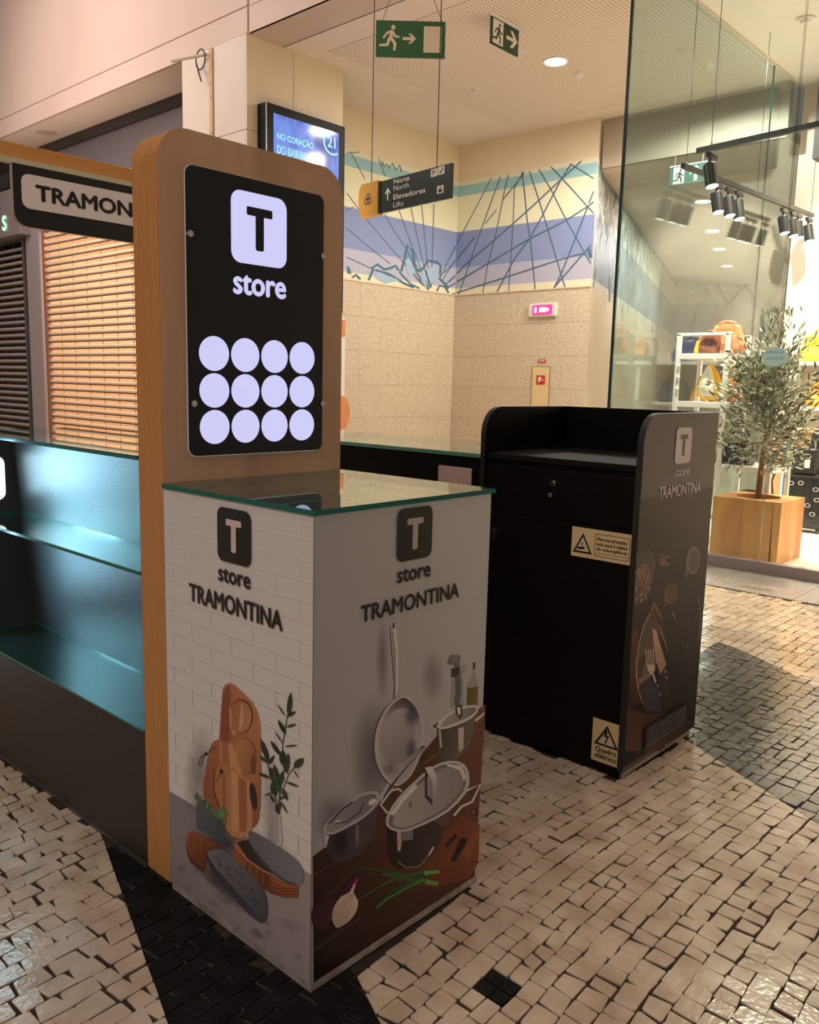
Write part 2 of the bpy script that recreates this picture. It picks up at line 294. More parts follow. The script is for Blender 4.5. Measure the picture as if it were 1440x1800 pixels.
# ---- flat prints: (outline in 0.1 mm, colour, second colour, gradient axis)
PRINT_WHITE_SIDE = [
 ([0,220,5720,220,5720,11000,0,11000],[.748,.746,.749],[.878,.871,.859],[0,1.1,.3,.0]),
 ([0,220,5720,220,5720,2890,0,2786],[.263,.247,.271],[.449,.399,.408],[0,.33,.4,.0]),
 ([4091,464,3976,364,3799,288,3607,259,3451,284,3376,358,3402,461,3522,563,3702,637,3893,664,4044,637,4116,564],[.245,.218,.254,.25],[.245,.218,.254,.0],[.3751,.0463]),
 ([4253,1468,4145,1382,3971,1321,3778,1301,3617,1329,3533,1398,3550,1488,3663,1575,3840,1635,4032,1652,4188,1623,4269,1556],[.219,.191,.233,.25],[.219,.191,.233,.0],[.3906,.1478]),
 ([1054,363,957,277,827,213,697,189,604,210,572,273,611,360,710,446,841,509,970,532,1061,510,1092,448],[.245,.218,.254,.25],[.245,.218,.254,.0],[.0834,.0361]),
 ([3880,1768,3788,1671,3681,1601,3586,1576,3530,1605,3528,1680,3581,1779,3674,1877,3781,1946,3875,1969,3929,1939,3931,1866],[.219,.191,.233,.25],[.219,.191,.233,.0],[.3731,.1774]),
 ([1910,1828,1772,1732,1549,1665,1298,1645,1087,1679,976,1759,996,1862,1141,1960,1370,2025,1619,2042,1823,2006,1929,1928],[.543,.506,.535,.25],[.543,.506,.535,.0],[.146,.1845]),
 ([2476,2155,2360,2076,2166,2023,1945,2010,1758,2041,1655,2108,1667,2194,1789,2274,1988,2326,2207,2337,2389,2305,2487,2238],[.219,.191,.233,.25],[.219,.191,.233,.0],[.2077,.2174]),
 ([5665,1444,5559,1356,5388,1294,5195,1273,5032,1302,4946,1372,4961,1464,5072,1553,5247,1615,5439,1633,5596,1603,5678,1534],[.543,.506,.535,.25],[.543,.506,.535,.0],[.5317,.1454]),
 ([723,370,605,301,392,249,137,228,-91,244,-228,293,-237,363,-113,434,107,485,362,505,583,487,715,438],[.543,.506,.535,.25],[.543,.506,.535,.0],[.025,.0367]),
 ([2098,243,2012,151,1915,83,1832,57,1786,81,1791,148,1844,240,1930,332,2028,399,2109,424,2154,400,2149,334],[.543,.506,.535,.25],[.543,.506,.535,.0],[.1971,.0242]),
 ([792,789,683,695,537,625,393,599,289,625,255,695,301,792,412,887,559,955,701,979,802,953,835,883],[.219,.191,.233,.25],[.219,.191,.233,.0],[.0548,.079]),
 ([3126,259,3031,152,2925,73,2835,43,2788,71,2795,149,2855,256,2951,363,3057,441,3144,469,3191,442,3184,365],[.219,.191,.233,.25],[.219,.191,.233,.0],[.2991,.0258]),
 ([2820,774,2735,704,2605,653,2464,634,2351,653,2296,705,2315,776,2403,846,2535,897,2675,915,2786,895,2839,843],[.219,.191,.233,.25],[.219,.191,.233,.0],[.257,.0775]),
 ([1312,1458,1196,1383,999,1329,773,1313,578,1338,469,1399,477,1479,599,1556,800,1608,1026,1622,1215,1596,1319,1536],[.245,.218,.254,.25],[.245,.218,.254,.0],[.09,.1468]),
 ([2656,757,2567,703,2403,663,2206,648,2029,663,1922,704,1914,760,2007,815,2175,854,2372,867,2544,851,2648,811],[.245,.218,.254,.25],[.245,.218,.254,.0],[.2289,.0758]),
 ([2392,1030,2288,970,2094,927,1859,913,1647,932,1516,979,1503,1041,1612,1102,1812,1144,2047,1156,2254,1137,2380,1090],[.245,.218,.254,.25],[.245,.218,.254,.0],[.1954,.1035]),
 ([3559,2183,3491,2131,3386,2095,3271,2085,3177,2105,3131,2148,3144,2204,3214,2257,3320,2292,3434,2301,3526,2281,3572,2238],[.219,.191,.233,.25],[.219,.191,.233,.0],[.3353,.2193]),
 ([3972,566,3894,492,3782,437,3666,416,3578,436,3542,490,3568,565,3649,640,3762,694,3876,713,3962,693,3997,640],[.245,.218,.254,.25],[.245,.218,.254,.0],[.3772,.0565]),
 ([3472,1743,3389,1666,3279,1611,3170,1592,3092,1617,3067,1677,3101,1757,3186,1834,3297,1889,3405,1906,3481,1881,3505,1822],[.543,.506,.535,.25],[.543,.506,.535,.0],[.3288,.175]),
 ([2999,1487,2906,1389,2802,1318,2714,1293,2666,1321,2671,1395,2728,1495,2822,1593,2926,1664,3013,1687,3060,1659,3055,1586],[.219,.191,.233,.25],[.219,.191,.233,.0],[.2864,.1491]),
 ([1345,984,1265,908,1166,853,1073,834,1013,855,1002,911,1042,987,1123,1062,1222,1116,1314,1135,1373,1114,1384,1059],[.219,.191,.233,.25],[.219,.191,.233,.0],[.1194,.0985]),
 ([3188,1176,3088,1103,2924,1050,2737,1033,2578,1055,2492,1112,2502,1189,2606,1263,2774,1315,2960,1331,3115,1307,3198,1251],[.543,.506,.535,.25],[.543,.506,.535,.0],[.2849,.1182]),
 ([5452,696,5386,625,5298,573,5211,554,5149,573,5129,625,5156,696,5223,767,5312,818,5398,837,5459,817,5479,766],[.245,.218,.254,.25],[.245,.218,.254,.0],[.5305,.0696]),
 ([4764,315,4676,225,4556,158,4436,132,4348,155,4317,220,4351,311,4441,402,4562,468,4681,493,4767,469,4797,405],[.543,.506,.535,.25],[.543,.506,.535,.0],[.4559,.0313]),
 ([4442,986,4354,921,4203,874,4028,858,3877,877,3790,927,3793,993,3885,1059,4039,1105,4213,1120,4361,1100,4445,1051],[.245,.218,.254,.25],[.245,.218,.254,.0],[.4121,.0989]),
 ([2618,2309,2510,2239,2326,2194,2114,2184,1931,2213,1827,2274,1833,2350,1946,2421,2134,2465,2345,2473,2524,2443,2623,2383],[.543,.506,.535,.25],[.543,.506,.535,.0],[.223,.2329]),
 ([2356,1849,2269,1774,2146,1722,2022,1705,1929,1729,1893,1788,1924,1865,2014,1940,2137,1992,2260,2007,2351,1982,2386,1924],[.245,.218,.254,.25],[.245,.218,.254,.0],[.2142,.1857]),
 ([4208,536,4116,470,3955,421,3767,401,3602,418,3506,467,3506,534,3602,601,3766,650,3954,667,4115,649,4208,601],[.219,.191,.233,.25],[.219,.191,.233,.0],[.3861,.0535]),
 ([5342,1293,5231,1200,5052,1133,4852,1110,4685,1139,4598,1213,4615,1310,4732,1404,4914,1470,5113,1490,5274,1460,5358,1388],[.245,.218,.254,.25],[.245,.218,.254,.0],[.4983,.1301]),
 ([1791,1111,1685,1047,1496,1000,1273,985,1075,1005,958,1056,955,1124,1066,1190,1260,1236,1483,1249,1676,1228,1788,1178],[.219,.191,.233,.25],[.219,.191,.233,.0],[.1378,.1118]),
 ([4404,758,4321,669,4218,603,4122,579,4060,603,4048,670,4090,760,4174,849,4277,914,4372,937,4433,912,4444,847],[.245,.218,.254,.25],[.245,.218,.254,.0],[.4248,.0759]),
 ([2387,485,2285,420,2101,370,1883,351,1689,367,1574,415,1569,481,1676,548,1865,597,2083,614,2272,597,2382,550],[.219,.191,.233,.25],[.219,.191,.233,.0],[.1983,.0483]),
 ([2185,3982,1975,3212,1618,2568,1202,2231,843,2309,646,2791,670,3539,903,4335,1276,4957,1682,5247,2016,5144,2199,4684],[.155,.126,.115,.45],[.155,.126,.115,.0],[.1446,.3766]),
 ([4741,4085,4689,3373,4539,2799,4331,2520,4119,2622,3964,3082,3909,3772,3968,4497,4124,5059,4332,5311,4536,5196,4685,4749],[.211,.183,.174,.36],[.211,.183,.174,.0],[.4331,.3931]),
 ([3759,2085,3335,1758,2629,1515,1811,1428,1103,1533,725,1808,802,2176,1305,2521,2067,2747,2866,2799,3496,2676,3816,2417],[.061,.053,.064,.45],[.061,.053,.064,.0],[.235,.2128]),
 ([2704,6485,2612,6437,2531,6364,2487,6287,2453,6129,2407,5759,2362,5346,2322,5064,2296,4778,2282,4412,2318,3956,2460,3269,2654,2686,2858,2580,3089,2692,3376,2906,3637,3158,3790,3307,3883,3496,3936,3853,3958,4266,3969,4677,3969,5055,3964,5334,3951,5567,3935,5791,3893,5988,3791,6152,3655,6279,3497,6350,3331,6396,3177,6447,3042,6488,2951,6513,2875,6522,2790,6513],[.312,.109,.055],[.587,.268,.126],[.2292,.4501,.3952,.5825]),
 ([2704,6437,2529,6257,2459,5916,2382,5189,2509,4846,2727,4916,2789,6433],[.312,.109,.055],None,None),
 ([2784,6326,2796,5208,2846,5224,2834,6340],[.412,.158,.075],None,None),
 ([2796,5208,2770,3840,2821,3858,2846,5224],[.412,.158,.075],None,None),
 ([2932,6340,2945,5255,2995,5270,2982,6353],[.587,.268,.126],None,None),
 ([2945,5255,2922,3894,2972,3912,2995,5270],[.587,.268,.126],None,None),
 ([3099,6280,3115,5307,3164,5323,3148,6294],[.515,.218,.105],None,None),
 ([3115,5307,3093,3956,3143,3973,3164,5323],[.515,.218,.105],None,None),
 ([3509,6134,3529,5436,3577,5451,3557,6149],[.617,.289,.141],None,None),
 ([3529,5436,3512,4106,3560,4123,3577,5451],[.617,.289,.141],None,None),
 ([3750,6048,3772,5512,3819,5526,3797,6063],[.543,.218,.111],None,None),
 ([3772,5512,3758,4194,3805,4211,3819,5526],[.543,.218,.111],None,None),
 ([3680,5951,3657,5811,3590,5671,3486,5544,3354,5442,3207,5375,3058,5350,2923,5372,2816,5437,2748,5540,2725,5670,2751,5814,2822,5958,2931,6085,3067,6185,3215,6248,3361,6267,3491,6243,3593,6177,3658,6077],[.219,.081,.038],None,None),
 ([3609,5917,3587,5788,3526,5660,3432,5543,3312,5449,3178,5388,3043,5366,2920,5386,2823,5447,2761,5541,2741,5661,2764,5794,2829,5925,2928,6043,3051,6134,3185,6192,3318,6209,3436,6187,3530,6126,3589,6033],[.412,.174,.069],[.602,.312,.141],[.2698,.5983,.3611,.567]),
 ([2748,5917,2817,5937,2861,5389,3073,5374,2859,5228,2743,5515],[.68,.36,.174],None,None),
 ([3226,6132,3296,6100,3305,5709,3157,5427,3124,5470,3170,5853],[.729,.426,.233],None,None),
 ([2850,5973,2835,5381,2871,5392,2886,5983],[.475,.228,.092],None,None),
 ([2956,6003,2941,5414,2978,5425,2992,6013],[.475,.228,.092],None,None),
 ([3062,6033,3047,5446,3083,5457,3097,6043],[.475,.228,.092],None,None),
 ([2334,4955,2210,4914,2110,4857,2022,4774,1948,4667,1891,4542,1838,4380,1770,4143,1703,3883,1636,3645,1605,3422,1616,3211,1756,3048,2177,2948,2658,2967,3032,3165,3350,3507,3620,4058,3799,4579,3823,4810,3777,4939,3726,5065,3649,5159,3539,5227,3405,5266,3247,5277,3072,5246,2880,5132,2685,5011,2500,4975],[.354,.129,.059],[.557,.247,.111],[.1611,.3709,.3769,.4989]),
 ([3817,5005,3795,4855,3730,4704,3628,4567,3500,4456,3356,4383,3212,4356,3080,4378,2976,4448,2909,4558,2887,4698,2913,4853,2982,5007,3088,5145,3220,5253,3364,5321,3506,5343,3633,5318,3732,5248,3796,5140],[.292,.116,.055],None,None),
 ([3753,4984,3732,4840,3671,4696,3577,4566,3457,4461,3323,4393,3189,4369,3067,4391,2970,4458,2908,4564,2887,4698,2911,4846,2975,4993,3074,5124,3196,5226,3330,5290,3463,5310,3581,5284,3674,5217,3733,5113],[.587,.289,.133],[.354,.151,.069],[.3069,.5026,.3768,.4726]),
 ([2334,4928,2444,4908,2457,4336,2346,4299,2308,4727],[.587,.268,.126],None,None),
 ([2684,4957,2857,5012,3252,4363,2763,4385],[.696,.36,.183],None,None),
 ([3668,5061,3788,4838,3767,4568,3604,4498,3586,4849],[.203,.086,.05],None,None),
 ([2213,4746,1961,4581,1977,4571,2226,4735],[.046,.029,.025],None,None),
 ([1961,4581,1775,4423,1791,4413,1977,4571],[.046,.029,.025],None,None),
 ([1775,4423,1489,4242,1513,4239,1791,4413],[.046,.029,.025],None,None),
 ([1489,4242,1395,3980,1425,3986,1513,4239],[.046,.029,.025],None,None),
 ([1775,4423,1629,4315,1656,4316,1791,4413],[.046,.029,.025],None,None),
 ([1629,4315,1504,3988,1533,3993,1656,4316],[.046,.029,.025],None,None),
 ([1830,4428,1826,4414,1813,4399,1795,4385,1771,4371,1745,4361,1719,4354,1696,4352,1677,4355,1665,4362,1662,4372,1666,4386,1678,4401,1697,4416,1721,4429,1747,4439,1773,4446,1796,4448,1814,4445,1826,4438],[.029,.021,.022],None,None),
 ([2070,3959,2091,4081,2137,4164,2227,4248,2354,4312,2511,4347,2705,4357,2971,4346,3217,4308,3348,4246,3432,4136,3506,3945,3553,3697,3593,3387,3549,3074,3299,2800,2987,2607,2741,2575,2529,2669,2372,2924,2247,3208,2126,3359,2043,3500,2040,3736],[.165,.066,.035],None,None),
 ([2131,4003,2152,4124,2197,4207,2288,4291,2413,4354,2570,4389,2764,4399,3028,4387,3273,4349,3404,4287,3487,4177,3561,3986,3608,3739,3648,3430,3604,3118,3355,2844,3045,2653,2800,2621,2589,2716,2432,2970,2307,3253,2187,3404,2105,3545,2101,3780],[.515,.228,.092],[.648,.312,.149],[.2138,.3893,.3516,.357]),
 ([2433,4190,2565,4180,2583,2938,2517,2631,2472,2613,2440,2882],[.412,.158,.064],None,None),
 ([2797,4315,3062,4351,3084,3132,3021,2832,2839,2759,2807,3025],[.696,.385,.193],None,None),
 ([3104,4258,3397,4253,3423,3264,3362,2967,3150,2883,3119,3146],[.412,.158,.069],None,None),
 ([3439,4374,3546,4305,3573,3322,3513,3027,3488,3017,3456,3277],[.664,.335,.166],None,None),
 ([3808,4039,3824,3936,3826,3837,3813,3751,3786,3688,3749,3653,3704,3649,3656,3678,3610,3736,3570,3818,3540,3916,3524,4020,3522,4120,3536,4206,3563,4269,3601,4303,3646,4306,3694,4276,3739,4218,3779,4136],[.057,.035,.035],None,None),
 ([2468,4185,2464,4161,2454,4137,2438,4116,2418,4098,2396,4087,2374,4083,2354,4087,2339,4098,2329,4115,2326,4137,2330,4161,2340,4185,2356,4207,2376,4224,2398,4235,2420,4239,2440,4235,2455,4224,2465,4207],[.034,.021,.02],None,None),
 ([2375,4119,2262,3942,2285,3939,2400,4119],[.061,.035,.025],None,None),
 ([2262,3942,2080,3767,2101,3762,2285,3939],[.061,.035,.025],None,None),
 ([3272,2377,3080,2248,2745,2158,2353,2133,2009,2182,1811,2292,1819,2434,2029,2567,2378,2653,2768,2672,3095,2619,3278,2512],[.061,.049,.055,.54],[.061,.049,.055,.0],[.2562,.2405]),
 ([1284,3060,1274,2225,1313,2235,2538,2268,2559,2816,1846,2938],[.126,.151,.174],[.074,.086,.105],[.1283,.3016,.2539,.2358]),
 ([2250,2870,2253,2931,2222,2965,2158,2982,2081,2974,2079,2921,2109,2878,2163,2861],[.219,.348,.193],None,None),
 ([1499,2984,1564,3016,1604,3051,1627,3092,1625,3126,1569,3098,1521,3060,1498,3023],[.145,.247,.133],None,None),
 ([1988,2910,2011,2961,2011,3001,1991,3036,1958,3056,1937,3011,1934,2965,1949,2932],[.12,.191,.157],None,None),
 ([1549,2976,1613,3027,1648,3075,1664,3126,1654,3163,1599,3119,1555,3065,1538,3019],[.061,.109,.069],None,None),
 ([1645,2962,1678,3009,1681,3043,1660,3070,1620,3081,1591,3039,1583,2999,1599,2974],[.12,.191,.157],None,None),
 ([1330,3009,1385,3055,1407,3093,1403,3129,1376,3151,1328,3111,1299,3067,1299,3034],[.12,.191,.157],None,None),
 ([2486,2834,2503,2885,2492,2919,2456,2943,2406,2949,2392,2904,2401,2864,2430,2841],[.145,.247,.133],None,None),
 ([2317,2860,2366,2912,2391,2958,2398,3006,2386,3039,2343,2994,2312,2941,2303,2898],[.145,.247,.133],None,None),
 ([1778,2941,1823,2994,1833,3033,1816,3065,1776,3081,1737,3035,1720,2989,1732,2959],[.145,.247,.133],None,None),
 ([1738,2948,1795,2976,1829,3007,1847,3043,1845,3073,1795,3048,1754,3014,1734,2982],[.093,.158,.092],None,None),
 ([2444,2841,2487,2894,2502,2937,2495,2978,2467,3002,2429,2956,2409,2906,2412,2869],[.12,.191,.157],None,None),
 ([1840,2932,1850,2980,1833,3009,1791,3027,1737,3027,1728,2985,1744,2949,1779,2932],[.219,.348,.193],None,None),
 ([2369,2852,2362,2902,2331,2931,2272,2945,2207,2941,2212,2897,2245,2862,2294,2847],[.061,.109,.069],None,None),
 ([1820,2935,1841,3010,1824,3063,1772,3104,1702,3119,1683,3053,1697,2990,1740,2952],[.219,.348,.193],None,None),
 ([1470,2988,1436,3024,1384,3040,1309,3041,1235,3027,1265,2995,1322,2975,1387,2972],[.219,.348,.193],None,None),
 ([1336,3008,1334,3056,1305,3082,1249,3092,1183,3083,1184,3041,1213,3009,1261,2998],[.219,.348,.193],None,None),
 ([1639,2963,1730,3013,1799,3069,1857,3137,1887,3194,1808,3151,1728,3090,1673,3029],[.145,.247,.133],None,None),
 ([2355,2854,2418,2902,2451,2945,2462,2991,2447,3024,2392,2983,2351,2933,2338,2892],[.219,.348,.193],None,None),
 ([1895,2924,1946,2984,1975,3039,1988,3097,1983,3140,1938,3087,1903,3025,1888,2972],[.093,.158,.092],None,None),
 ([1448,2991,1453,3050,1432,3092,1385,3125,1327,3138,1322,3087,1343,3038,1382,3006],[.12,.191,.157],None,None),
 ([1964,2913,1995,2966,2001,3008,1986,3047,1956,3070,1929,3024,1919,2975,1929,2939],[.12,.191,.157],None,None),
 ([1287,3016,1351,3087,1375,3146,1367,3201,1331,3236,1274,3174,1242,3106,1244,3055],[.093,.158,.092],None,None),
 ([1984,2910,1950,2951,1895,2967,1813,2965,1732,2944,1763,2908,1823,2887,1893,2887],[.219,.348,.193],None,None),
 ([2164,2883,2246,2927,2309,2976,2361,3038,2387,3091,2315,3053,2243,2998,2193,2944],[.219,.348,.193],None,None),
 ([2155,2884,2238,2955,2287,3021,2313,3093,2307,3147,2235,3086,2176,3010,2149,2946],[.219,.348,.193],None,None),
 ([1370,3003,1456,3059,1514,3117,1556,3183,1567,3237,1493,3188,1424,3124,1383,3065],[.219,.348,.193],None,None),
 ([2113,2891,2153,2945,2162,2987,2145,3023,2108,3042,2073,2994,2059,2946,2071,2912],[.145,.247,.133],None,None),
 ([1989,2910,2030,2964,2042,3007,2028,3046,1995,3068,1958,3020,1942,2970,1950,2934],[.145,.247,.133],None,None),
 ([1979,2911,1956,2959,1907,2980,1829,2980,1747,2960,1768,2918,1820,2891,1886,2888],[.061,.109,.069],None,None),
 ([2291,2864,2354,2907,2380,2942,2375,2975,2343,2994,2287,2956,2254,2916,2253,2886],[.219,.348,.193],None,None),
 ([2544,2825,2591,2864,2615,2899,2621,2935,2607,2959,2565,2926,2536,2886,2528,2854],[.093,.158,.092],None,None),
 ([2110,2891,2204,2934,2271,2986,2323,3051,2344,3108,2263,3071,2184,3015,2134,2957],[.145,.247,.133],None,None),
 ([2184,2880,2219,2929,2225,2966,2206,2996,2168,3010,2137,2966,2127,2923,2141,2895],[.145,.247,.133],None,None),
 ([1493,2985,1550,3029,1573,3065,1568,3099,1538,3118,1488,3079,1458,3038,1458,3007],[.093,.158,.092],None,None),
 ([2234,2872,2251,2933,2236,2972,2190,2998,2128,3003,2113,2950,2126,2903,2163,2877],[.093,.158,.092],None,None),
 ([2398,2848,2397,2897,2369,2923,2313,2931,2248,2920,2248,2877,2277,2845,2323,2835],[.061,.109,.069],None,None),
 ([1913,2921,1927,2979,1916,3024,1883,3063,1839,3084,1827,3033,1836,2981,1862,2945],[.093,.158,.092],None,None),
 ([1666,2959,1731,3028,1756,3087,1751,3142,1716,3177,1659,3116,1625,3049,1626,2998],[.061,.109,.069],None,None),
 ([1996,2908,2044,2958,2066,3001,2069,3043,2051,3072,2009,3029,1980,2980,1975,2941],[.12,.191,.157],None,None),
 ([2341,2856,2353,2927,2331,2975,2275,3010,2204,3021,2194,2959,2215,2902,2261,2868],[.145,.247,.133],None,None),
 ([1868,2928,1905,2979,1908,3013,1882,3038,1835,3044,1802,3000,1794,2959,1814,2935],[.093,.158,.092],None,None),
 ([1395,3000,1452,3043,1478,3081,1480,3118,1457,3143,1407,3105,1374,3062,1369,3028],[.093,.158,.092],None,None),
 ([1868,2928,1888,2982,1885,3024,1860,3061,1822,3081,1804,3034,1805,2985,1824,2951],[.061,.109,.069],None,None),
 ([1965,2913,2025,2973,2044,3021,2032,3062,1992,3086,1940,3033,1913,2978,1919,2939],[.145,.247,.133],None,None),
 ([1837,2932,1928,2993,1984,3053,2017,3121,2017,3174,1938,3122,1871,3054,1837,2994],[.093,.158,.092],None,None),
 ([2134,2888,2193,2925,2228,2962,2246,3003,2241,3036,2189,3004,2147,2962,2128,2925],[.12,.191,.157],None,None),
 ([2416,3070,2483,3059,2549,3076,2624,3118,2683,3171,2625,3181,2551,3166,2484,3131],[.211,.36,.141],[.083,.158,.064],[.2416,.307,.2683,.3171]),
 ([2416,3070,2427,3017,2467,2994,2539,2996,2619,3021,2610,3068,2568,3097,2508,3099],[.211,.36,.141],[.083,.158,.064],[.2416,.307,.2619,.3021]),
 ([2416,3070,2370,2998,2366,2947,2400,2908,2459,2892,2499,2955,2508,3015,2484,3052],[.211,.36,.141],[.083,.158,.064],[.2416,.307,.2459,.2892]),
 ([2416,3070,2330,3011,2283,2954,2263,2892,2277,2846,2353,2899,2411,2963,2433,3018],[.211,.36,.141],[.083,.158,.064],[.2416,.307,.2277,.2846]),
 ([2416,3070,2331,3054,2261,3019,2197,2964,2159,2905,2235,2920,2315,2957,2374,3004],[.211,.36,.141],[.083,.158,.064],[.2416,.307,.2159,.2905]),
 ([2416,3070,2377,3105,2320,3109,2240,3086,2163,3043,2198,3012,2261,3004,2330,3021],[.211,.36,.141],[.083,.158,.064],[.2416,.307,.2163,.3043]),
 ([2416,3070,2436,3136,2417,3175,2361,3196,2287,3192,2269,3134,2286,3087,2332,3065],[.211,.36,.141],[.083,.158,.064],[.2416,.307,.2287,.3192]),
 ([2416,3070,2486,3139,2513,3196,2507,3249,2469,3283,2408,3222,2372,3157,2373,3107],[.211,.36,.141],[.083,.158,.064],[.2416,.307,.2469,.3283]),
 ([2416,3070,2508,3110,2570,3158,2613,3218,2625,3273,2546,3238,2472,3186,2430,3132],[.211,.36,.141],[.083,.158,.064],[.2416,.307,.2625,.3273]),
 ([4407,3886,4676,3905,4699,3629,4754,3261,4708,3120,4477,3077,4262,3082,4194,3032,4262,3457],[.412,.399,.408],[.696,.681,.683],[.4223,.3442,.4745,.3518]),
 ([4408,3831,4310,3451,4331,3457,4428,3836],[.354,.324,.326],None,None),
 ([4310,3451,4279,3067,4300,3075,4331,3457],[.354,.324,.326],None,None),
 ([4279,3067,4330,3119,4312,3119,4300,3075],[.354,.324,.326],None,None),
 ([4458,3849,4381,3478,4402,3485,4479,3855],[.354,.324,.326],None,None),
 ([4381,3478,4357,3099,4378,3108,4402,3485],[.354,.324,.326],None,None),
 ([4357,3099,4408,3151,4390,3151,4378,3108],[.354,.324,.326],None,None),
 ([4509,3868,4451,3506,4471,3513,4529,3875],[.354,.324,.326],None,None),
 ([4451,3506,4435,3131,4456,3140,4471,3513],[.354,.324,.326],None,None),
 ([4435,3131,4486,3183,4468,3183,4456,3140],[.354,.324,.326],None,None),
 ([4559,3887,4521,3533,4541,3541,4579,3894],[.354,.324,.326],None,None),
 ([4521,3533,4513,3162,4534,3171,4541,3541],[.354,.324,.326],None,None),
 ([4513,3162,4563,3214,4546,3214,4534,3171],[.354,.324,.326],None,None),
 ([4608,3906,4590,3560,4610,3568,4629,3913],[.354,.324,.326],None,None),
 ([4590,3560,4590,3194,4611,3203,4610,3568],[.354,.324,.326],None,None),
 ([4590,3194,4640,3246,4623,3246,4611,3203],[.354,.324,.326],None,None),
 ([4607,3982,4682,4524,4652,4517,4576,3972],[.065,.061,.042],None,None),
 ([4682,4524,4831,5086,4801,5077,4652,4517],[.065,.061,.042],None,None),
 ([4831,5086,4754,5566,4725,5557,4801,5077],[.065,.061,.042],None,None),
 ([4754,5566,4900,6233,4871,6228,4725,5557],[.065,.061,.042],None,None),
 ([4900,6233,5026,6639,4998,6635,4871,6228],[.065,.061,.042],None,None),
 ([4719,4408,4942,4919,4915,4918,4691,4404],[.065,.061,.042],None,None),
 ([4942,4919,5141,5187,5117,5190,4915,4918],[.065,.061,.042],None,None),
 ([4568,4100,4375,4677,4345,4662,4538,4084],[.065,.061,.042],None,None),
 ([4375,4677,4181,5050,4151,5034,4345,4662],[.065,.061,.042],None,None),
 ([4682,4322,4567,4743,4537,4729,4652,4308],[.065,.061,.042],None,None),
 ([4941,6296,5033,6466,5072,6623,5070,6789,5029,6911,4948,6764,4897,6586,4892,6436],[.057,.086,.055],[.043,.066,.042],[.4941,.6296,.5029,.6911]),
 ([4940,6321,5030,6354,5100,6399,5161,6460,5194,6518,5116,6489,5036,6441,4979,6387],[.026,.041,.031],[.043,.066,.042],[.494,.6321,.5194,.6518]),
 ([4849,6294,4792,6360,4722,6416,4631,6471,4550,6506,4601,6448,4678,6384,4757,6334],[.026,.041,.031],[.043,.066,.042],[.4849,.6294,.455,.6506]),
 ([4869,5878,4849,5978,4791,6052,4690,6113,4580,6140,4598,6051,4659,5964,4745,5907],[.026,.041,.031],[.043,.066,.042],[.4869,.5878,.458,.614]),
 ([4868,6052,4971,6077,5065,6117,5162,6177,5231,6235,5143,6214,5037,6171,4949,6120],[.074,.103,.069],[.043,.066,.042],[.4868,.6052,.5231,.6235]),
 ([4769,5621,4714,5687,4645,5742,4556,5796,4475,5831,4524,5773,4600,5709,4678,5660],[.074,.103,.069],[.043,.066,.042],[.4769,.5621,.4475,.5831]),
 ([4795,5579,4921,5608,5043,5649,5178,5705,5281,5760,5174,5736,5038,5692,4917,5642],[.057,.086,.055],[.043,.066,.042],[.4795,.5579,.5281,.576]),
 ([4684,5316,4643,5417,4563,5489,4441,5544,4314,5565,4351,5476,4436,5391,4541,5339],[.026,.041,.031],[.043,.066,.042],[.4684,.5316,.4314,.5565]),
 ([4263,5023,4259,5184,4200,5314,4085,5433,3950,5503,3954,5360,4014,5210,4111,5101],[.026,.041,.031],[.043,.066,.042],[.4263,.5023,.395,.5503]),
 ([4283,5004,4216,5056,4126,5078,4004,5078,3889,5055,3949,5009,4048,4980,4154,4977],[.074,.103,.069],[.043,.066,.042],[.4283,.5004,.3889,.5055]),
 ([4263,4972,4353,5044,4411,5118,4449,5201,4456,5267,4378,5204,4309,5122,4271,5047],[.026,.041,.031],[.043,.066,.042],[.4263,.4972,.4456,.5267]),
 ([4741,5107,4838,5233,4866,5336,4836,5432,4758,5492,4673,5383,4632,5264,4651,5174],[.037,.057,.038],[.043,.066,.042],[.4741,.5107,.4758,.5492]),
 ([4891,4981,4970,5124,4999,5253,4989,5384,4944,5477,4875,5353,4836,5207,4839,5087],[.057,.086,.055],[.043,.066,.042],[.4891,.4981,.4944,.5477]),
 ([5129,5176,5288,5239,5390,5320,5458,5427,5469,5525,5333,5472,5210,5384,5143,5289],[.057,.086,.055],[.043,.066,.042],[.5129,.5176,.5469,.5525]),
 ([4928,4969,4947,5058,4923,5123,4860,5174,4778,5196,4762,5117,4783,5040,4834,4992],[.074,.103,.069],[.043,.066,.042],[.4928,.4969,.4778,.5196]),
 ([5111,5145,5147,5097,5194,5058,5255,5023,5312,5002,5281,5043,5230,5087,5177,5120],[.037,.057,.038],[.043,.066,.042],[.5111,.5145,.5312,.5002]),
 ([4321,4656,4223,4683,4109,4683,3969,4661,3848,4622,3937,4598,4063,4595,4186,4612],[.037,.057,.038],[.043,.066,.042],[.4321,.4656,.3848,.4622]),
 ([4437,4567,4462,4690,4439,4787,4372,4876,4283,4927,4261,4819,4280,4706,4335,4624],[.037,.057,.038],[.043,.066,.042],[.4437,.4567,.4283,.4927]),
 ([4667,4572,4674,4727,4633,4856,4545,4979,4437,5056,4430,4919,4470,4770,4544,4657],[.037,.057,.038],[.043,.066,.042],[.4667,.4572,.4437,.5056]),
 ([4704,4636,4774,4741,4798,4831,4786,4920,4741,4980,4680,4889,4647,4786,4653,4704],[.057,.086,.055],[.043,.066,.042],[.4704,.4636,.4741,.498]),
 ([4854,4766,4964,4752,5081,4756,5218,4778,5332,4809,5238,4821,5109,4819,4987,4802],[.057,.086,.055],[.043,.066,.042],[.4854,.4766,.5332,.4809]),
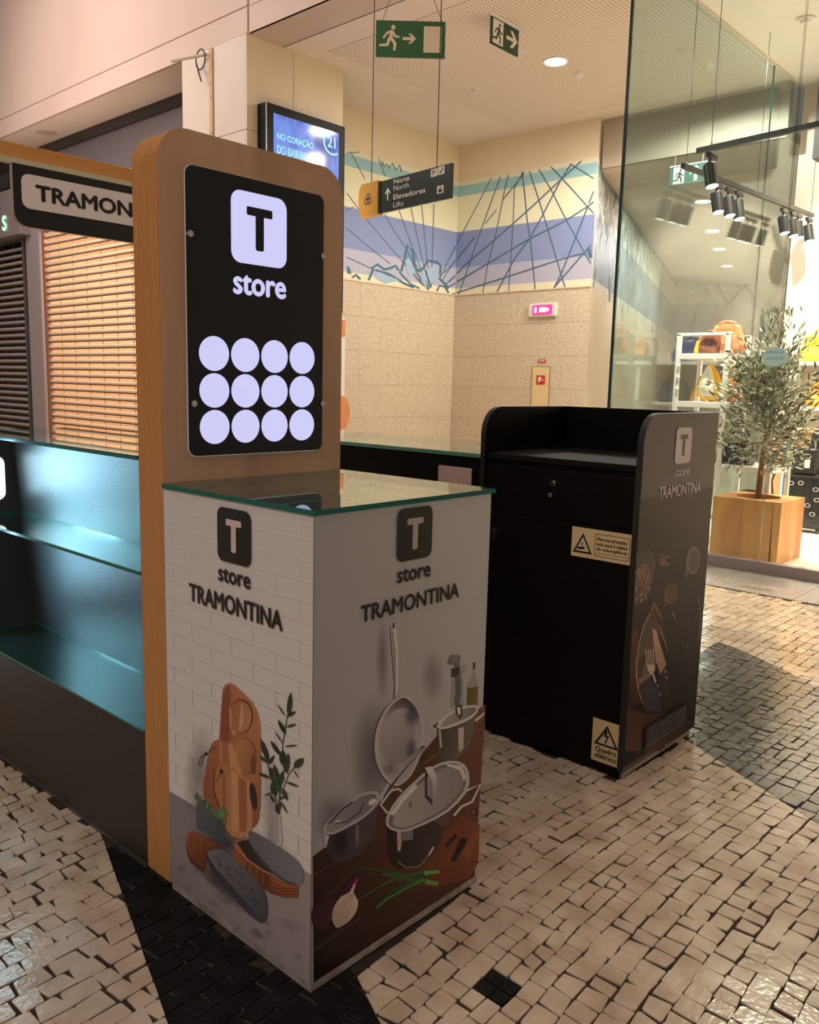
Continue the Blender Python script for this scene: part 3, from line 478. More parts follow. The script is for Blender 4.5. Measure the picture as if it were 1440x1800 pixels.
 ([4629,4455,4607,4569,4545,4654,4438,4725,4321,4759,4341,4659,4406,4559,4497,4493],[.057,.086,.055],[.043,.066,.042],[.4629,.4455,.4321,.4759]),
 ([4515,4285,4564,4405,4548,4488,4472,4548,4360,4566,4316,4460,4326,4362,4387,4304],[.037,.057,.038],[.043,.066,.042],[.4515,.4285,.436,.4566]),
 ([4667,4443,4712,4549,4702,4625,4642,4686,4552,4711,4512,4618,4517,4528,4564,4471],[.074,.103,.069],[.043,.066,.042],[.4667,.4443,.4552,.4711]),
 ([4742,4573,4737,4479,4771,4411,4843,4357,4931,4335,4935,4417,4903,4497,4843,4547],[.074,.103,.069],[.043,.066,.042],[.4742,.4573,.4931,.4335]),
 ([4399,4346,4308,4304,4223,4254,4132,4190,4065,4134,4147,4172,4244,4228,4325,4283],[.026,.041,.031],[.043,.066,.042],[.4399,.4346,.4065,.4134]),
 ([4476,4115,4462,4176,4422,4217,4355,4246,4282,4252,4295,4198,4336,4150,4394,4122],[.037,.057,.038],[.043,.066,.042],[.4476,.4115,.4282,.4252]),
 ([4705,4226,4738,4159,4789,4105,4862,4056,4932,4029,4903,4088,4849,4150,4786,4195],[.074,.103,.069],[.043,.066,.042],[.4705,.4226,.4932,.4029]),
 ([4534,3903,4640,3993,4698,4079,4722,4170,4705,4239,4614,4161,4542,4065,4515,3982],[.074,.103,.069],[.043,.066,.042],[.4534,.3903,.4705,.4239]),
 ([4630,3888,4654,3973,4639,4034,4587,4083,4515,4104,4493,4029,4506,3957,4548,3911],[.026,.041,.031],[.043,.066,.042],[.463,.3888,.4515,.4104]),
 ([4591,4210,4686,4267,4766,4331,4843,4408,4893,4474,4811,4425,4720,4355,4649,4286],[.074,.103,.069],[.043,.066,.042],[.4591,.421,.4893,.4474]),
 ([4321,4707,4386,4774,4417,4834,4421,4896,4399,4940,4342,4882,4303,4814,4295,4758],[.026,.041,.031],[.043,.066,.042],[.4321,.4707,.4399,.494]),
 ([4229,1008,3881,850,3191,774,2314,806,1479,944,936,1156,865,1379,1288,1545,2061,1606,2947,1552,3708,1406,4167,1209],[.046,.035,.055,.68],[.046,.035,.055,.0],[.2635,.1184]),
 ([839,1824,905,1934,1017,2020,1181,2093,1407,2146,1727,2175,2063,2187,2383,2195,2604,2181,2600,2122,2468,2054,2224,2029,1967,1984,1831,1856,1752,1697,1719,1531,1699,1382,1675,1281,1587,1230,1299,1255,999,1321,868,1396,815,1500,804,1661],[.343,.116,.05],[.187,.061,.031],[.0964,.1904,.1627,.1321]),
 ([1055,1941,1012,1594,1049,1613,1092,1955],[.145,.045,.025],None,None),
 ([1012,1594,1227,1354,1261,1376,1049,1613],[.145,.045,.025],None,None),
 ([1347,1988,1305,1650,1342,1668,1383,2001],[.145,.045,.025],None,None),
 ([1305,1650,1468,1383,1503,1404,1342,1668],[.145,.045,.025],None,None),
 ([1633,2034,1593,1706,1629,1722,1669,2047],[.145,.045,.025],None,None),
 ([1593,1706,1706,1412,1741,1431,1629,1722],[.145,.045,.025],None,None),
 ([815,1500,999,1321,1587,1230,1585,1141,995,1170,827,1369],[.126,.045,.028],None,None),
 ([1705,1677,1747,1792,1873,1893,2064,2018,2289,2117,2495,2141,2735,2123,3077,2074,3422,2011,3698,1963,3918,1899,4066,1796,4160,1653,4220,1439,4228,1221,4164,1060,4058,942,3943,881,3791,860,3587,865,3329,907,2996,1005,2634,1126,2268,1229,1955,1346,1776,1512],[.057,.053,.075],[.103,.109,.126],[.1818,.1462,.416,.1161]),
 ([1767,1726,1796,1813,1919,1897,2106,2007,2334,2095,2561,2119,2823,2104,3168,2058,3506,1992,3765,1924,3959,1835,4063,1702,4112,1549,4140,1385,4119,1238,4021,1140,3875,1086,3714,1085,3500,1127,3179,1215,2813,1321,2434,1414,2097,1509,1877,1619],[.187,.2,.222],[.132,.129,.149],[.1965,.1873,.3916,.1183]),
 ([2856,1589,2822,1558,2781,1537,2744,1532,2722,1543,2719,1569,2738,1601,2772,1632,2813,1652,2849,1658,2872,1646,2874,1621],[.088,.086,.105,.32],[.088,.086,.105,.0],[.2797,.1595]),
 ([3060,1780,3027,1752,2985,1734,2945,1729,2918,1741,2911,1765,2926,1795,2960,1822,3002,1841,3041,1845,3068,1833,3075,1809],[.088,.086,.105,.32],[.088,.086,.105,.0],[.2993,.1787]),
 ([2404,1766,2372,1743,2324,1729,2273,1728,2233,1739,2214,1760,2223,1785,2255,1808,2304,1822,2354,1823,2394,1812,2412,1791],[.088,.086,.105,.32],[.088,.086,.105,.0],[.2314,.1776]),
 ([3832,1227,3789,1190,3730,1166,3672,1161,3629,1176,3614,1207,3631,1246,3674,1282,3733,1306,3791,1312,3833,1297,3848,1266],[.088,.086,.105,.32],[.088,.086,.105,.0],[.3731,.1236]),
 ([3279,1750,3241,1723,3186,1706,3129,1703,3084,1717,3064,1742,3074,1773,3112,1800,3167,1817,3225,1819,3269,1806,3289,1781],[.088,.086,.105,.32],[.088,.086,.105,.0],[.3177,.1761]),
 ([3506,1598,3479,1576,3443,1561,3408,1558,3383,1568,3374,1587,3385,1611,3412,1633,3448,1647,3483,1650,3508,1641,3516,1622],[.088,.086,.105,.32],[.088,.086,.105,.0],[.3445,.1604]),
 ([2484,1645,2439,1615,2370,1597,2294,1596,2233,1611,2203,1640,2212,1673,2257,1703,2327,1721,2402,1722,2462,1707,2492,1678],[.088,.086,.105,.32],[.088,.086,.105,.0],[.2348,.1659]),
 ([2787,1706,2739,1669,2675,1644,2610,1640,2563,1656,2546,1689,2565,1730,2613,1768,2678,1792,2742,1796,2789,1780,2805,1747],[.088,.086,.105,.32],[.088,.086,.105,.0],[.2676,.1718]),
 ([2427,1650,2377,1614,2304,1591,2229,1588,2171,1605,2146,1638,2160,1678,2211,1715,2284,1737,2359,1740,2417,1723,2441,1690],[.088,.086,.105,.32],[.088,.086,.105,.0],[.2294,.1664]),
 ([3165,1808,3126,1769,3083,1742,3050,1734,3034,1747,3040,1779,3067,1820,3107,1859,3149,1886,3182,1894,3198,1880,3192,1849],[.088,.086,.105,.32],[.088,.086,.105,.0],[.3116,.1814]),
 ([2803,1510,2756,1477,2686,1456,2611,1453,2551,1469,2523,1500,2534,1537,2582,1570,2653,1591,2728,1593,2787,1577,2814,1546],[.088,.086,.105,.32],[.088,.086,.105,.0],[.2669,.1523]),
 ([2707,1661,2662,1628,2594,1608,2523,1606,2467,1621,2441,1651,2453,1688,2499,1720,2567,1740,2638,1742,2694,1726,2719,1697],[.088,.086,.105,.32],[.088,.086,.105,.0],[.2581,.1674]),
 ([3667,1320,3636,1289,3600,1268,3570,1262,3553,1272,3555,1297,3573,1329,3605,1360,3641,1381,3671,1387,3687,1377,3686,1352],[.088,.086,.105,.32],[.088,.086,.105,.0],[.362,.1325]),
 ([2180,1777,2149,1753,2106,1739,2063,1736,2031,1747,2019,1767,2030,1793,2061,1816,2104,1831,2147,1834,2179,1823,2191,1802],[.088,.086,.105,.32],[.088,.086,.105,.0],[.2105,.1785]),
 ([2483,1977,2443,1946,2389,1927,2336,1923,2297,1937,2283,1965,2298,1998,2338,2029,2392,2048,2446,2051,2484,2037,2498,2010],[.088,.086,.105,.32],[.088,.086,.105,.0],[.2391,.1988]),
 ([2964,1516,2928,1481,2887,1457,2852,1450,2832,1463,2834,1491,2856,1527,2893,1561,2934,1585,2969,1591,2988,1579,2986,1551],[.088,.086,.105,.32],[.088,.086,.105,.0],[.291,.1521]),
 ([3881,1294,3855,1272,3820,1258,3785,1255,3759,1264,3751,1283,3761,1306,3787,1328,3822,1343,3857,1346,3882,1337,3891,1318],[.088,.086,.105,.32],[.088,.086,.105,.0],[.3821,.13]),
 ([3177,1528,3136,1492,3086,1468,3039,1462,3009,1476,3003,1506,3023,1544,3064,1580,3114,1604,3161,1610,3191,1596,3197,1566],[.088,.086,.105,.32],[.088,.086,.105,.0],[.31,.1536]),
 ([3693,1572,3649,1533,3596,1506,3546,1499,3515,1514,3509,1547,3531,1589,3575,1629,3629,1655,3678,1662,3709,1647,3715,1614],[.088,.086,.105,.32],[.088,.086,.105,.0],[.3612,.1581]),
 ([2407,1685,2365,1645,2320,1617,2283,1609,2265,1622,2271,1655,2299,1696,2341,1737,2387,1764,2423,1772,2441,1759,2435,1727],[.088,.086,.105,.32],[.088,.086,.105,.0],[.2353,.1691]),
 ([3575,1453,3546,1426,3511,1407,3480,1402,3461,1412,3459,1435,3475,1463,3505,1491,3539,1509,3570,1514,3589,1504,3591,1482],[.088,.086,.105,.32],[.088,.086,.105,.0],[.3525,.1458]),
 ([2300,1759,2269,1735,2229,1720,2188,1717,2159,1727,2149,1748,2161,1773,2192,1797,2232,1812,2273,1815,2301,1805,2311,1784],[.088,.086,.105,.32],[.088,.086,.105,.0],[.2231,.1766]),
 ([3270,1445,3235,1415,3192,1395,3150,1390,3123,1402,3116,1427,3132,1459,3167,1490,3211,1510,3252,1515,3280,1503,3286,1477],[.088,.086,.105,.32],[.088,.086,.105,.0],[.3201,.1452]),
 ([2370,1805,2324,1771,2259,1749,2193,1746,2143,1762,2123,1793,2138,1830,2185,1864,2250,1886,2316,1889,2366,1873,2386,1842],[.088,.086,.105,.32],[.088,.086,.105,.0],[.2255,.1818]),
 ([3891,1336,3853,1305,3801,1285,3749,1280,3711,1293,3696,1320,3710,1354,3748,1385,3800,1405,3852,1409,3890,1396,3904,1369],[.088,.086,.105,.32],[.088,.086,.105,.0],[.38,.1345]),
 ([3767,1331,3723,1294,3662,1270,3602,1265,3558,1280,3542,1312,3558,1352,3603,1389,3664,1413,3724,1418,3768,1402,3783,1371],[.088,.086,.105,.32],[.088,.086,.105,.0],[.3663,.1341]),
 ([2923,2481,3088,2646,3470,2834,3921,2687,4320,2480,4360,2283,4344,1819,4040,1817,3464,2001,2909,2070],[.388,.143,.059],[.211,.076,.038],[.3088,.2618,.3918,.1762]),
 ([3044,2559,3259,2702,3490,2809,3717,2602,4320,2400,4340,2315,4041,2279,3508,2296],[.037,.026,.025],[.061,.045,.038],[.3088,.2618,.392,.2281]),
 ([2911,2458,3152,2357,3190,2394,2952,2495],[.68,.312,.157],None,None),
 ([3152,2357,3492,2263,3523,2301,3190,2394],[.68,.312,.157],None,None),
 ([3492,2263,4029,2254,4053,2292,3523,2301],[.68,.312,.157],None,None),
 ([4029,2254,4341,2282,4363,2320,4053,2292],[.68,.312,.157],None,None),
 ([3432,2211,3388,1971,3455,1995,3499,2234],[.145,.053,.028],None,None),
 ([3641,2216,3618,1959,3685,1986,3707,2242],[.145,.053,.028],None,None),
 ([3907,2195,3886,1858,3951,1885,3972,2221],[.145,.053,.028],None,None),
 ([4129,2209,4129,1802,4193,1831,4193,2237],[.145,.053,.028],None,None),
 ([4352,2293,4826,2303,5320,2466,5322,2155,4827,1938,4352,1822],[.412,.143,.055],[.187,.066,.031],[.436,.2176,.436,.1745]),
 ([4361,2085,4784,2141,4792,2166,4375,2112],[.145,.049,.025],None,None),
 ([4784,2141,5294,2344,5296,2367,4792,2166],[.145,.049,.025],None,None),
 ([4362,1983,4785,2067,4791,2092,4374,2010],[.145,.049,.025],None,None),
 ([4785,2067,5294,2279,5296,2302,4791,2092],[.145,.049,.025],None,None),
 ([4363,1881,4786,1993,4790,2017,4372,1907],[.145,.049,.025],None,None),
 ([4786,1993,5295,2215,5296,2237,4790,2017],[.145,.049,.025],None,None),
 ([3479,2963,3524,3041,3645,3094,3868,3113,4163,3114,4538,3112,4898,3100,5147,3075,5327,3029,5442,2950,5500,2847,5505,2715,5465,2587,5392,2500,5276,2433,5113,2371,4902,2331,4619,2328,4320,2360,4061,2434,3839,2531,3675,2634,3561,2742,3492,2858],[.158,.174,.193],[.254,.268,.301],[.3554,.2944,.5421,.2645]),
 ([3561,2742,3839,2531,4320,2360,4902,2331,5276,2433,5239,2460,4901,2389,4360,2430,3900,2598],[.083,.081,.092],None,None),
]
PRINT_GREY_SIDE = [
 ([0,220,6030,220,6030,11000,0,11000],[.477,.487,.524],[.695,.711,.71],[0,.6,.6,.9]),
 ([2677,4767,2588,3980,2297,3487,1890,3424,1485,3793,1190,4476,1074,5285,1160,6019,1427,6499,1811,6601,2217,6285,2538,5616],[.109,.091,.1,.5],[.109,.091,.1,.0],[.185,.5034]),
 ([4403,6336,4353,5974,4181,5744,3938,5711,3689,5877,3503,6195,3425,6577,3474,6926,3637,7152,3874,7197,4123,7044,4318,6729],[.201,.175,.181,.36],[.201,.175,.181,.0],[.3905,.6459]),
 ([2347,7258,2330,6744,2253,6382,2137,6273,2015,6445,1919,6847,1874,7367,1892,7868,1967,8221,2080,8334,2201,8175,2299,7783],[.211,.196,.214,.45],[.211,.196,.214,.0],[.2108,.7313]),
 ([1466,3623,1368,3308,1090,3163,715,3225,348,3468,85,3821,-12,4193,78,4491,334,4641,694,4601,1068,4376,1354,4017],[.124,.105,.124,.45],[.124,.105,.124,.0],[.0704,.3917]),
 ([28,3299,361,3371,1094,3395,2760,4076,3477,4491,4133,4854,6145,5142,5954,106,84,50],[.021,.013,.011],[.243,.098,.066],[.0224,.136,.6111,.4972]),
 ([3477,4491,4133,4854,6129,5139,6096,4762,4679,3859,3692,3852],[.103,.046,.032],[.278,.121,.079],[.3575,.4393,.6111,.4972]),
 ([3686,4247,4812,4500,4787,4527,3664,4273],[.427,.185,.115],None,None),
 ([4812,4500,6120,4853,6093,4880,4787,4527],[.427,.185,.115],None,None),
 ([3975,4253,5067,4560,5044,4588,3951,4279],[.139,.061,.041],None,None),
 ([5067,4560,6131,4633,6109,4662,5044,4588],[.139,.061,.041],None,None),
 ([4270,4260,5325,4622,5305,4650,4244,4286],[.427,.185,.115],None,None),
 ([5325,4622,6136,4414,6131,4441,5305,4650],[.427,.185,.115],None,None),
 ([4571,4266,5587,4684,5571,4712,4543,4292],[.243,.105,.066],None,None),
 ([5587,4684,6134,4201,6160,4212,5571,4712],[.243,.105,.066],None,None),
 ([4877,4273,5851,4748,5844,4776,4848,4299],[.139,.061,.041],None,None),
 ([5851,4748,6141,3988,6180,3982,5844,4776],[.139,.061,.041],None,None),
 ([5190,4280,6114,4816,6126,4837,5159,4305],[.427,.185,.115],None,None),
 ([6114,4816,6153,3770,6195,3756,6126,4837],[.427,.185,.115],None,None),
 ([82,2822,1118,2868,1088,2916,56,2868],[.109,.055,.041],None,None),
 ([1118,2868,2368,2997,2334,3047,1088,2916],[.109,.055,.041],None,None),
 ([94,2027,1616,2499,1580,2548,59,2073],[.109,.055,.041],None,None),
 ([1616,2499,2557,2526,2525,2577,1580,2548],[.109,.055,.041],None,None),
 ([102,969,911,1062,879,1113,71,1019],[.109,.055,.041],None,None),
 ([911,1062,1646,1089,1613,1142,879,1113],[.109,.055,.041],None,None),
 ([215,603,1272,822,1253,857,192,636],[.09,.037,.025],None,None),
 ([1272,822,2884,495,2868,532,1253,857],[.09,.037,.025],None,None),
 ([2255,531,3843,388,3818,427,2235,567],[.09,.037,.025],None,None),
 ([3843,388,5834,436,5804,477,3818,427],[.09,.037,.025],None,None),
 ([1811,2335,2366,2492,4063,1926,5283,2261,6084,1695,6095,564,5663,263,4321,609,2846,1415,2207,1934],[.103,.037,.023],[.29,.091,.045],[.203,.211,.5877,.1405]),
 ([4094,1210,5633,799,5604,326,4115,703],[.201,.061,.03],[.278,.084,.041],[.41,.1065,.564,.0684]),
 ([5344,1107,5861,1671,6071,1439,5690,775],[.368,.121,.055],None,None),
 ([4576,1715,5038,1851,5098,1719,4686,1563],[.04,.023,.022],None,None),
 ([4864,1128,5263,1616,5540,1504,5494,1338,5027,1021],[.03,.017,.019],None,None),
 ([5976,2108,5970,2074,5950,2049,5918,2036,5876,2035,5829,2048,5781,2071,5738,2104,5702,2143,5679,2184,5670,2224,5675,2257,5695,2282,5727,2295,5768,2296,5815,2284,5863,2261,5906,2228,5942,2189,5966,2148],[.078,.033,.025],None,None),
 ([5875,2146,5872,2125,5861,2109,5842,2099,5819,2098,5792,2105,5765,2118,5740,2138,5720,2162,5707,2187,5702,2212,5704,2233,5716,2249,5734,2258,5757,2260,5784,2253,5811,2240,5835,2220,5855,2196,5869,2171],[.315,.129,.072],None,None),
 ([2321,8145,2435,8171,2510,8077,2626,7533,2644,6567,2609,6294,2494,6256,2522,6598,2402,7429],[.693,.681,.698],[.427,.404,.424],[.2375,.8043,.2644,.6317]),
 ([2415,8126,2510,8077,2626,7533,2644,6567,2617,6324,2573,6335,2586,6769,2545,7520],[.9,.9,.9],None,None),
 ([2314,8085,2393,7430,2428,7424,2349,8080],[.156,.138,.151],None,None),
 ([2393,7430,2517,6599,2553,6591,2428,7424],[.156,.138,.151],None,None),
 ([2517,6599,2484,6273,2519,6261,2553,6591],[.156,.138,.151],None,None),
 ([2400,7947,2476,7412,2500,7408,2423,7943],[.201,.175,.191],None,None),
 ([2476,7412,2541,6996,2564,6992,2500,7408],[.201,.175,.191],None,None),
 ([2414,8139,2474,8127,2496,7989,2440,7982],[.03,.026,.029],None,None),
 ([2841,6234,3053,6094,3259,5891,3406,5647,3509,5382,3566,5120,3572,4869,3514,4652,3414,4456,3293,4269,3140,4119,2940,4028,2737,3997,2578,4026,2425,4123,2239,4308,2069,4533,1949,4762,1869,4992,1832,5204,1833,5406,1864,5597,1932,5778,2048,5959,2195,6111,2362,6200,2534,6246,2683,6270],[.147,.129,.151],None,None),
 ([2911,6237,3124,6097,3331,5893,3479,5649,3583,5382,3640,5120,3646,4869,3588,4651,3488,4455,3366,4267,3212,4116,3012,4026,2808,3994,2648,4024,2493,4120,2307,4306,2136,4531,2015,4761,1934,4991,1898,5205,1899,5407,1929,5599,1997,5780,2115,5962,2262,6114,2429,6203,2602,6249,2752,6272],[.693,.681,.698],None,None),
 ([2922,6180,3107,6046,3286,5857,3411,5644,3498,5407,3553,5147,3565,4894,3518,4689,3430,4507,3311,4322,3164,4172,2985,4088,2805,4060,2668,4084,2536,4170,2372,4342,2221,4550,2113,4753,2040,4957,2010,5151,2013,5341,2042,5532,2104,5718,2213,5900,2349,6052,2496,6143,2648,6190,2781,6213],[.096,.078,.092],[.56,.518,.566],[.2958,.617,.2626,.5501]),
 ([3364,4972,3262,4789,3106,4656,2914,4586,2705,4585,2502,4653,2322,4780,2183,4954,2098,5158,2072,5371,2109,5576,2204,5753,2350,5885,2533,5961,2736,5971,2942,5914,3129,5794,3277,5621,3372,5411,3402,5187],[.578,.537,.587],[.354,.32,.366],[.2441,.587,.2834,.4538]),
 ([3597,5065,3538,4845,3431,4709,3305,4694,3195,4801,3129,5002,3124,5241,3182,5457,3287,5593,3412,5613,3524,5509,3592,5308],[.9,.9,.9,.45],[.9,.9,.9,.0],[.3359,.5154]),
 ([3470,5578,3435,5405,3324,5303,3169,5300,3013,5395,2896,5561,2849,5754,2884,5924,2991,6026,3143,6033,3300,5942,3420,5775],[.057,.046,.055,.54],[.057,.046,.055,.0],[.3156,.5667]),
 ([3453,4664,3425,4469,3334,4349,3204,4337,3072,4436,2972,4616,2931,4830,2958,5022,3047,5141,3175,5156,3307,5062,3409,4882],[.103,.084,.1,.54],[.103,.084,.1,.0],[.3189,.4748]),
 ([2788,4424,2744,4329,2617,4292,2444,4323,2271,4411,2144,4533,2096,4656,2138,4748,2260,4786,2431,4759,2605,4673,2737,4550],[.222,.196,.226,.45],[.222,.196,.226,.0],[.2437,.4541]),
 ([4647,6359,5095,6284,5196,5366,4652,5447],[.442,.446,.45],None,None),
 ([4442,6675,4557,6881,4991,6790,4954,6521,4802,6490,4697,6582],[.243,.229,.251],None,None),
 ([4668,6853,4783,7042,4765,7055,4647,6863],[.693,.726,.745],None,None),
 ([4783,7042,4892,7019,4912,7022,4765,7055],[.693,.726,.745],None,None),
 ([4892,7019,4954,6790,4977,6787,4912,7022],[.693,.726,.745],None,None),
 ([4611,6812,4917,6763,4914,6777,4608,6826],[.596,.596,.63],None,None),
 ([4614,6745,4920,6694,4917,6709,4611,6759],[.596,.596,.63],None,None),
 ([4617,6677,4924,6626,4921,6640,4615,6691],[.596,.596,.63],None,None),
 ([4610,6502,5057,6514,5267,6475,5216,6272,4867,6221,4637,6268],[.201,.185,.191],[.596,.596,.587],[.4613,.6435,.5246,.6384]),
 ([4625,6499,4955,6494,4994,6241,4764,6247,4636,6278],[.103,.084,.092],None,None),
 ([4791,6256,4841,5872,4888,5859,4838,6246],[.072,.061,.066],None,None),
 ([4841,5872,4789,5496,4836,5480,4888,5859],[.072,.061,.066],None,None),
 ([4869,6237,4919,5852,4966,5839,4915,6227],[.072,.061,.066],None,None),
 ([4919,5852,4867,5475,4914,5459,4966,5839],[.072,.061,.066],None,None),
 ([4947,6218,4997,5832,5045,5819,4993,6208],[.072,.061,.066],None,None),
 ([4997,5832,4945,5454,4992,5437,5045,5819],[.072,.061,.066],None,None),
 ([5506,6460,5619,6434,5619,6254,5521,6277],[.173,.098,.079],None,None),
 ([5511,6280,5619,6254,5651,6080,5777,5769,5794,5202,5308,5353,5310,5888,5509,6115],[.474,.481,.45],None,None),
 ([5314,5818,5779,5734,5777,5207,5308,5349],[.156,.129,.036],[.266,.229,.05],[.5307,.5751,.5777,.5489]),
 ([3851,5205,4162,5298,4262,5253,4124,5041,4133,4854,4052,5012],[.693,.726,.721],None,None),
 ([3948,5177,4141,5221,4167,5180,4075,5056],[.139,.121,.115],None,None),
 ([4121,5109,4177,4400,4466,4068,5035,3951,5500,4191,5706,4838,5617,4969],[.096,.078,.066],[.222,.206,.181],[.4156,.488,.5648,.443]),
 ([4991,4801,5229,4766,5234,4169,5053,4121],[.693,.681,.608],None,None),
 ([4199,5002,4274,4997,4357,4479,4271,4506],[.693,.703,.652],None,None),
 ([4120,5126,4238,5228,4457,5315,4745,5350,5067,5350,5388,5315,5655,5254,5788,5177,5817,5090,5761,4997,5593,4923,5257,4898,4883,4902,4571,4926,4324,4972,4167,5042],[.799,.846,.845],None,None),
 ([4269,5089,4374,5173,4560,5252,4827,5282,5122,5283,5405,5253,5631,5205,5726,5152,5729,5096,5667,5043,5508,5000,5195,4982,4853,4980,4578,4994,4372,5019,4273,5046],[.491,.463,.45],[.315,.279,.277],[.4367,.5121,.5607,.5148]),
 ([4832,5397,4905,5480,5116,5405,5156,5135,5058,5024,4867,5216],[.096,.078,.079],None,None),
 ([4909,5393,5039,5374,5075,5192,4973,5152],[.9,.9,.9],None,None),
 ([5679,4846,6141,4946,6063,4843,5738,4758],[.799,.821,.82],None,None),
 ([364,3717,398,3371,594,2953,986,2754,1428,2755,1922,2999,2093,3767,1821,3677],[.062,.048,.058],[.103,.084,.1],[.0435,.3416,.1999,.329]),
 ([349,3723,509,3599,417,3348,379,3379],[.693,.703,.745],None,None),
 ([1469,3245,1461,3034,1431,2891,1385,2852,1338,2929,1301,3100,1285,3318,1293,3526,1323,3669,1368,3708,1415,3633,1452,3464],[.491,.463,.487,.54],[.491,.463,.487,.0],[.1377,.3282]),
 ([1127,3195,1094,3032,998,2944,865,2953,732,3056,634,3223,597,3411,629,3570,723,3658,853,3653,987,3553,1088,3386],[.018,.015,.019,.54],[.018,.015,.019,.0],[.0859,.3304]),
 ([333,3820,324,3868,384,3926,600,4031,884,4138,1185,4217,1478,4259,1710,4231,1892,4167,2018,4096,2086,4009,2111,3897,2050,3783,1844,3686,1574,3614,1286,3584,1011,3577,796,3574,623,3590,488,3638,394,3699,346,3760],[.596,.606,.641],None,None),
 ([401,3793,404,3833,467,3888,665,3982,924,4077,1205,4145,1479,4181,1704,4158,1873,4108,1954,4060,1981,3999,1995,3913,1943,3822,1770,3740,1531,3677,1246,3651,971,3645,774,3646,622,3660,507,3694,431,3733,400,3762],[.397,.38,.415],[.266,.253,.291],[.0469,.3766,.1896,.403]),
 ([429,3903,885,4123,1198,4175,1239,4129,886,4061,543,3889],[.09,.072,.085],None,None),
 ([699,3813,1036,3713,1020,3748,694,3845],[.057,.046,.055],None,None),
 ([1036,3713,1462,3787,1432,3819,1020,3748],[.057,.046,.055],None,None),
 ([1462,3787,1584,3981,1546,4006,1432,3819],[.057,.046,.055],None,None),
 ([681,3845,856,3802,846,3846,672,3889],[.9,.9,.9],None,None),
 ([1980,3931,1990,3908,1987,3886,1970,3865,1943,3850,1907,3840,1867,3837,1825,3842,1787,3853,1756,3870,1734,3891,1725,3914,1728,3937,1744,3957,1771,3972,1807,3982,1847,3985,1888,3981,1927,3969,1959,3952],[.9,.9,.9],None,None),
 ([2088,3960,2318,4166,2708,4321,2834,4538,3468,4726,3655,4750,3730,4677,3567,4595,2929,4409,2491,4202,2406,4135,2156,3808],[.693,.681,.721],[.315,.292,.32],[.2152,.3937,.3656,.4733]),
 ([2217,3913,2493,4120,2932,4310,3473,4609,2930,4359,2539,4056,2285,3825],[.078,.061,.072],None,None),
 ([3505,4747,3656,4746,3681,4712,3544,4695],[.036,.03,.036],None,None),
 ([2369,3145,2423,2336,2557,2014,2928,1718,3545,1501,4077,1605,4369,1801,4689,2594],[.03,.021,.022],[.078,.061,.055],[.2451,.2588,.4449,.2263]),
 ([2916,2765,3336,2632,3323,2366,2925,2501],[.266,.253,.305],None,None),
 ([2733,2821,2885,2744,2912,2466,2874,2247,2773,2289],[.693,.556,.433],None,None),
 ([2769,2011,3109,1675,3118,1701,2794,2024],[.368,.334,.191],None,None),
 ([3109,1675,3603,1514,3580,1551,3118,1701],[.368,.334,.191],None,None),
 ([3603,1514,3944,1651,3908,1686,3580,1551],[.368,.334,.191],None,None),
 ([3944,1651,4162,1789,4124,1823,3908,1686],[.368,.334,.191],None,None),
 ([3925,1704,4115,1863,4167,1813,4001,1654],[.9,.9,.587],None,None),
 ([4185,2541,4666,2532,4759,2212,4448,2281,4241,2415],[.173,.113,.1],None,None),
 ([4236,2406,4449,2270,4448,2292,4246,2423],[.048,.033,.032],None,None),
 ([4449,2270,4685,2230,4674,2256,4448,2292],[.048,.033,.032],None,None),
 ([2338,3174,2329,3295,2392,3423,2551,3570,2772,3712,3025,3822,3312,3916,3632,4013,3971,4078,4323,4076,4671,4018,5005,3898,5284,3729,5458,3516,5539,3286,5544,3061,5422,2859,5107,2699,4689,2594,4214,2575,3742,2602,3333,2644,2986,2714,2723,2822,2529,2945,2402,3058],[.693,.726,.733],None,None),
 ([2426,3149,2422,3253,2481,3369,2632,3505,2842,3638,3085,3741,3362,3832,3672,3931,3999,4001,4330,4005,4648,3956,4941,3848,5180,3699,5328,3526,5396,3335,5406,3131,5300,2939,5005,2782,4608,2678,4147,2658,3691,2681,3311,2711,2993,2768,2749,2870,2572,2981,2470,3064],[.243,.229,.238],None,None),
 ([2568,3100,2574,3178,2630,3274,2767,3399,2958,3529,3192,3636,3460,3731,3749,3830,4052,3898,4361,3897,4653,3850,4904,3765,5104,3647,5231,3500,5289,3336,5294,3161,5190,2996,4906,2858,4527,2760,4094,2728,3664,2735,3303,2762,3006,2813,2793,2897,2652,2985,2585,3043],[.524,.499,.506],[.368,.349,.366],[.2794,.3046,.5165,.3485]),
 ([2481,3369,2842,3638,3362,3832,3460,3731,2958,3529,2607,3282],[.9,.9,.9],None,None),
 ([4468,4015,5180,3699,5396,3335,5312,3221,5105,3611,4627,3876],[.9,.9,.9],None,None),
 ([3705,4116,3779,4058,4156,3760,4185,3682,3984,3768,3809,3913,3832,3362,4034,3186,4041,3011,3736,3346],[.078,.061,.066],None,None),
 ([3703,4150,3971,4095,4181,3751,4199,3143,4088,3063,4028,3667,3832,3938],[.9,.9,.9],[.427,.412,.433],[.3779,.4058,.4159,.314]),
 ([3862,3793,4013,3666,4037,3219,3895,3356],[.368,.349,.366],None,None),
 ([3273,3313,3266,3241,3239,3196,3200,3190,3159,3225,3129,3292,3115,3372,3123,3444,3150,3489,3189,3495,3229,3460,3260,3393],[.182,.165,.181,.63],[.182,.165,.181,.0],[.3194,.3342]),
 ([2412,3440,2175,3716,2098,3754,2353,3425],[.799,.821,.845],None,None),
 ([2175,3716,2525,3942,2471,4005,2098,3754],[.799,.821,.845],None,None),
 ([2525,3942,2761,3890,2769,3945,2471,4005],[.799,.821,.845],None,None),
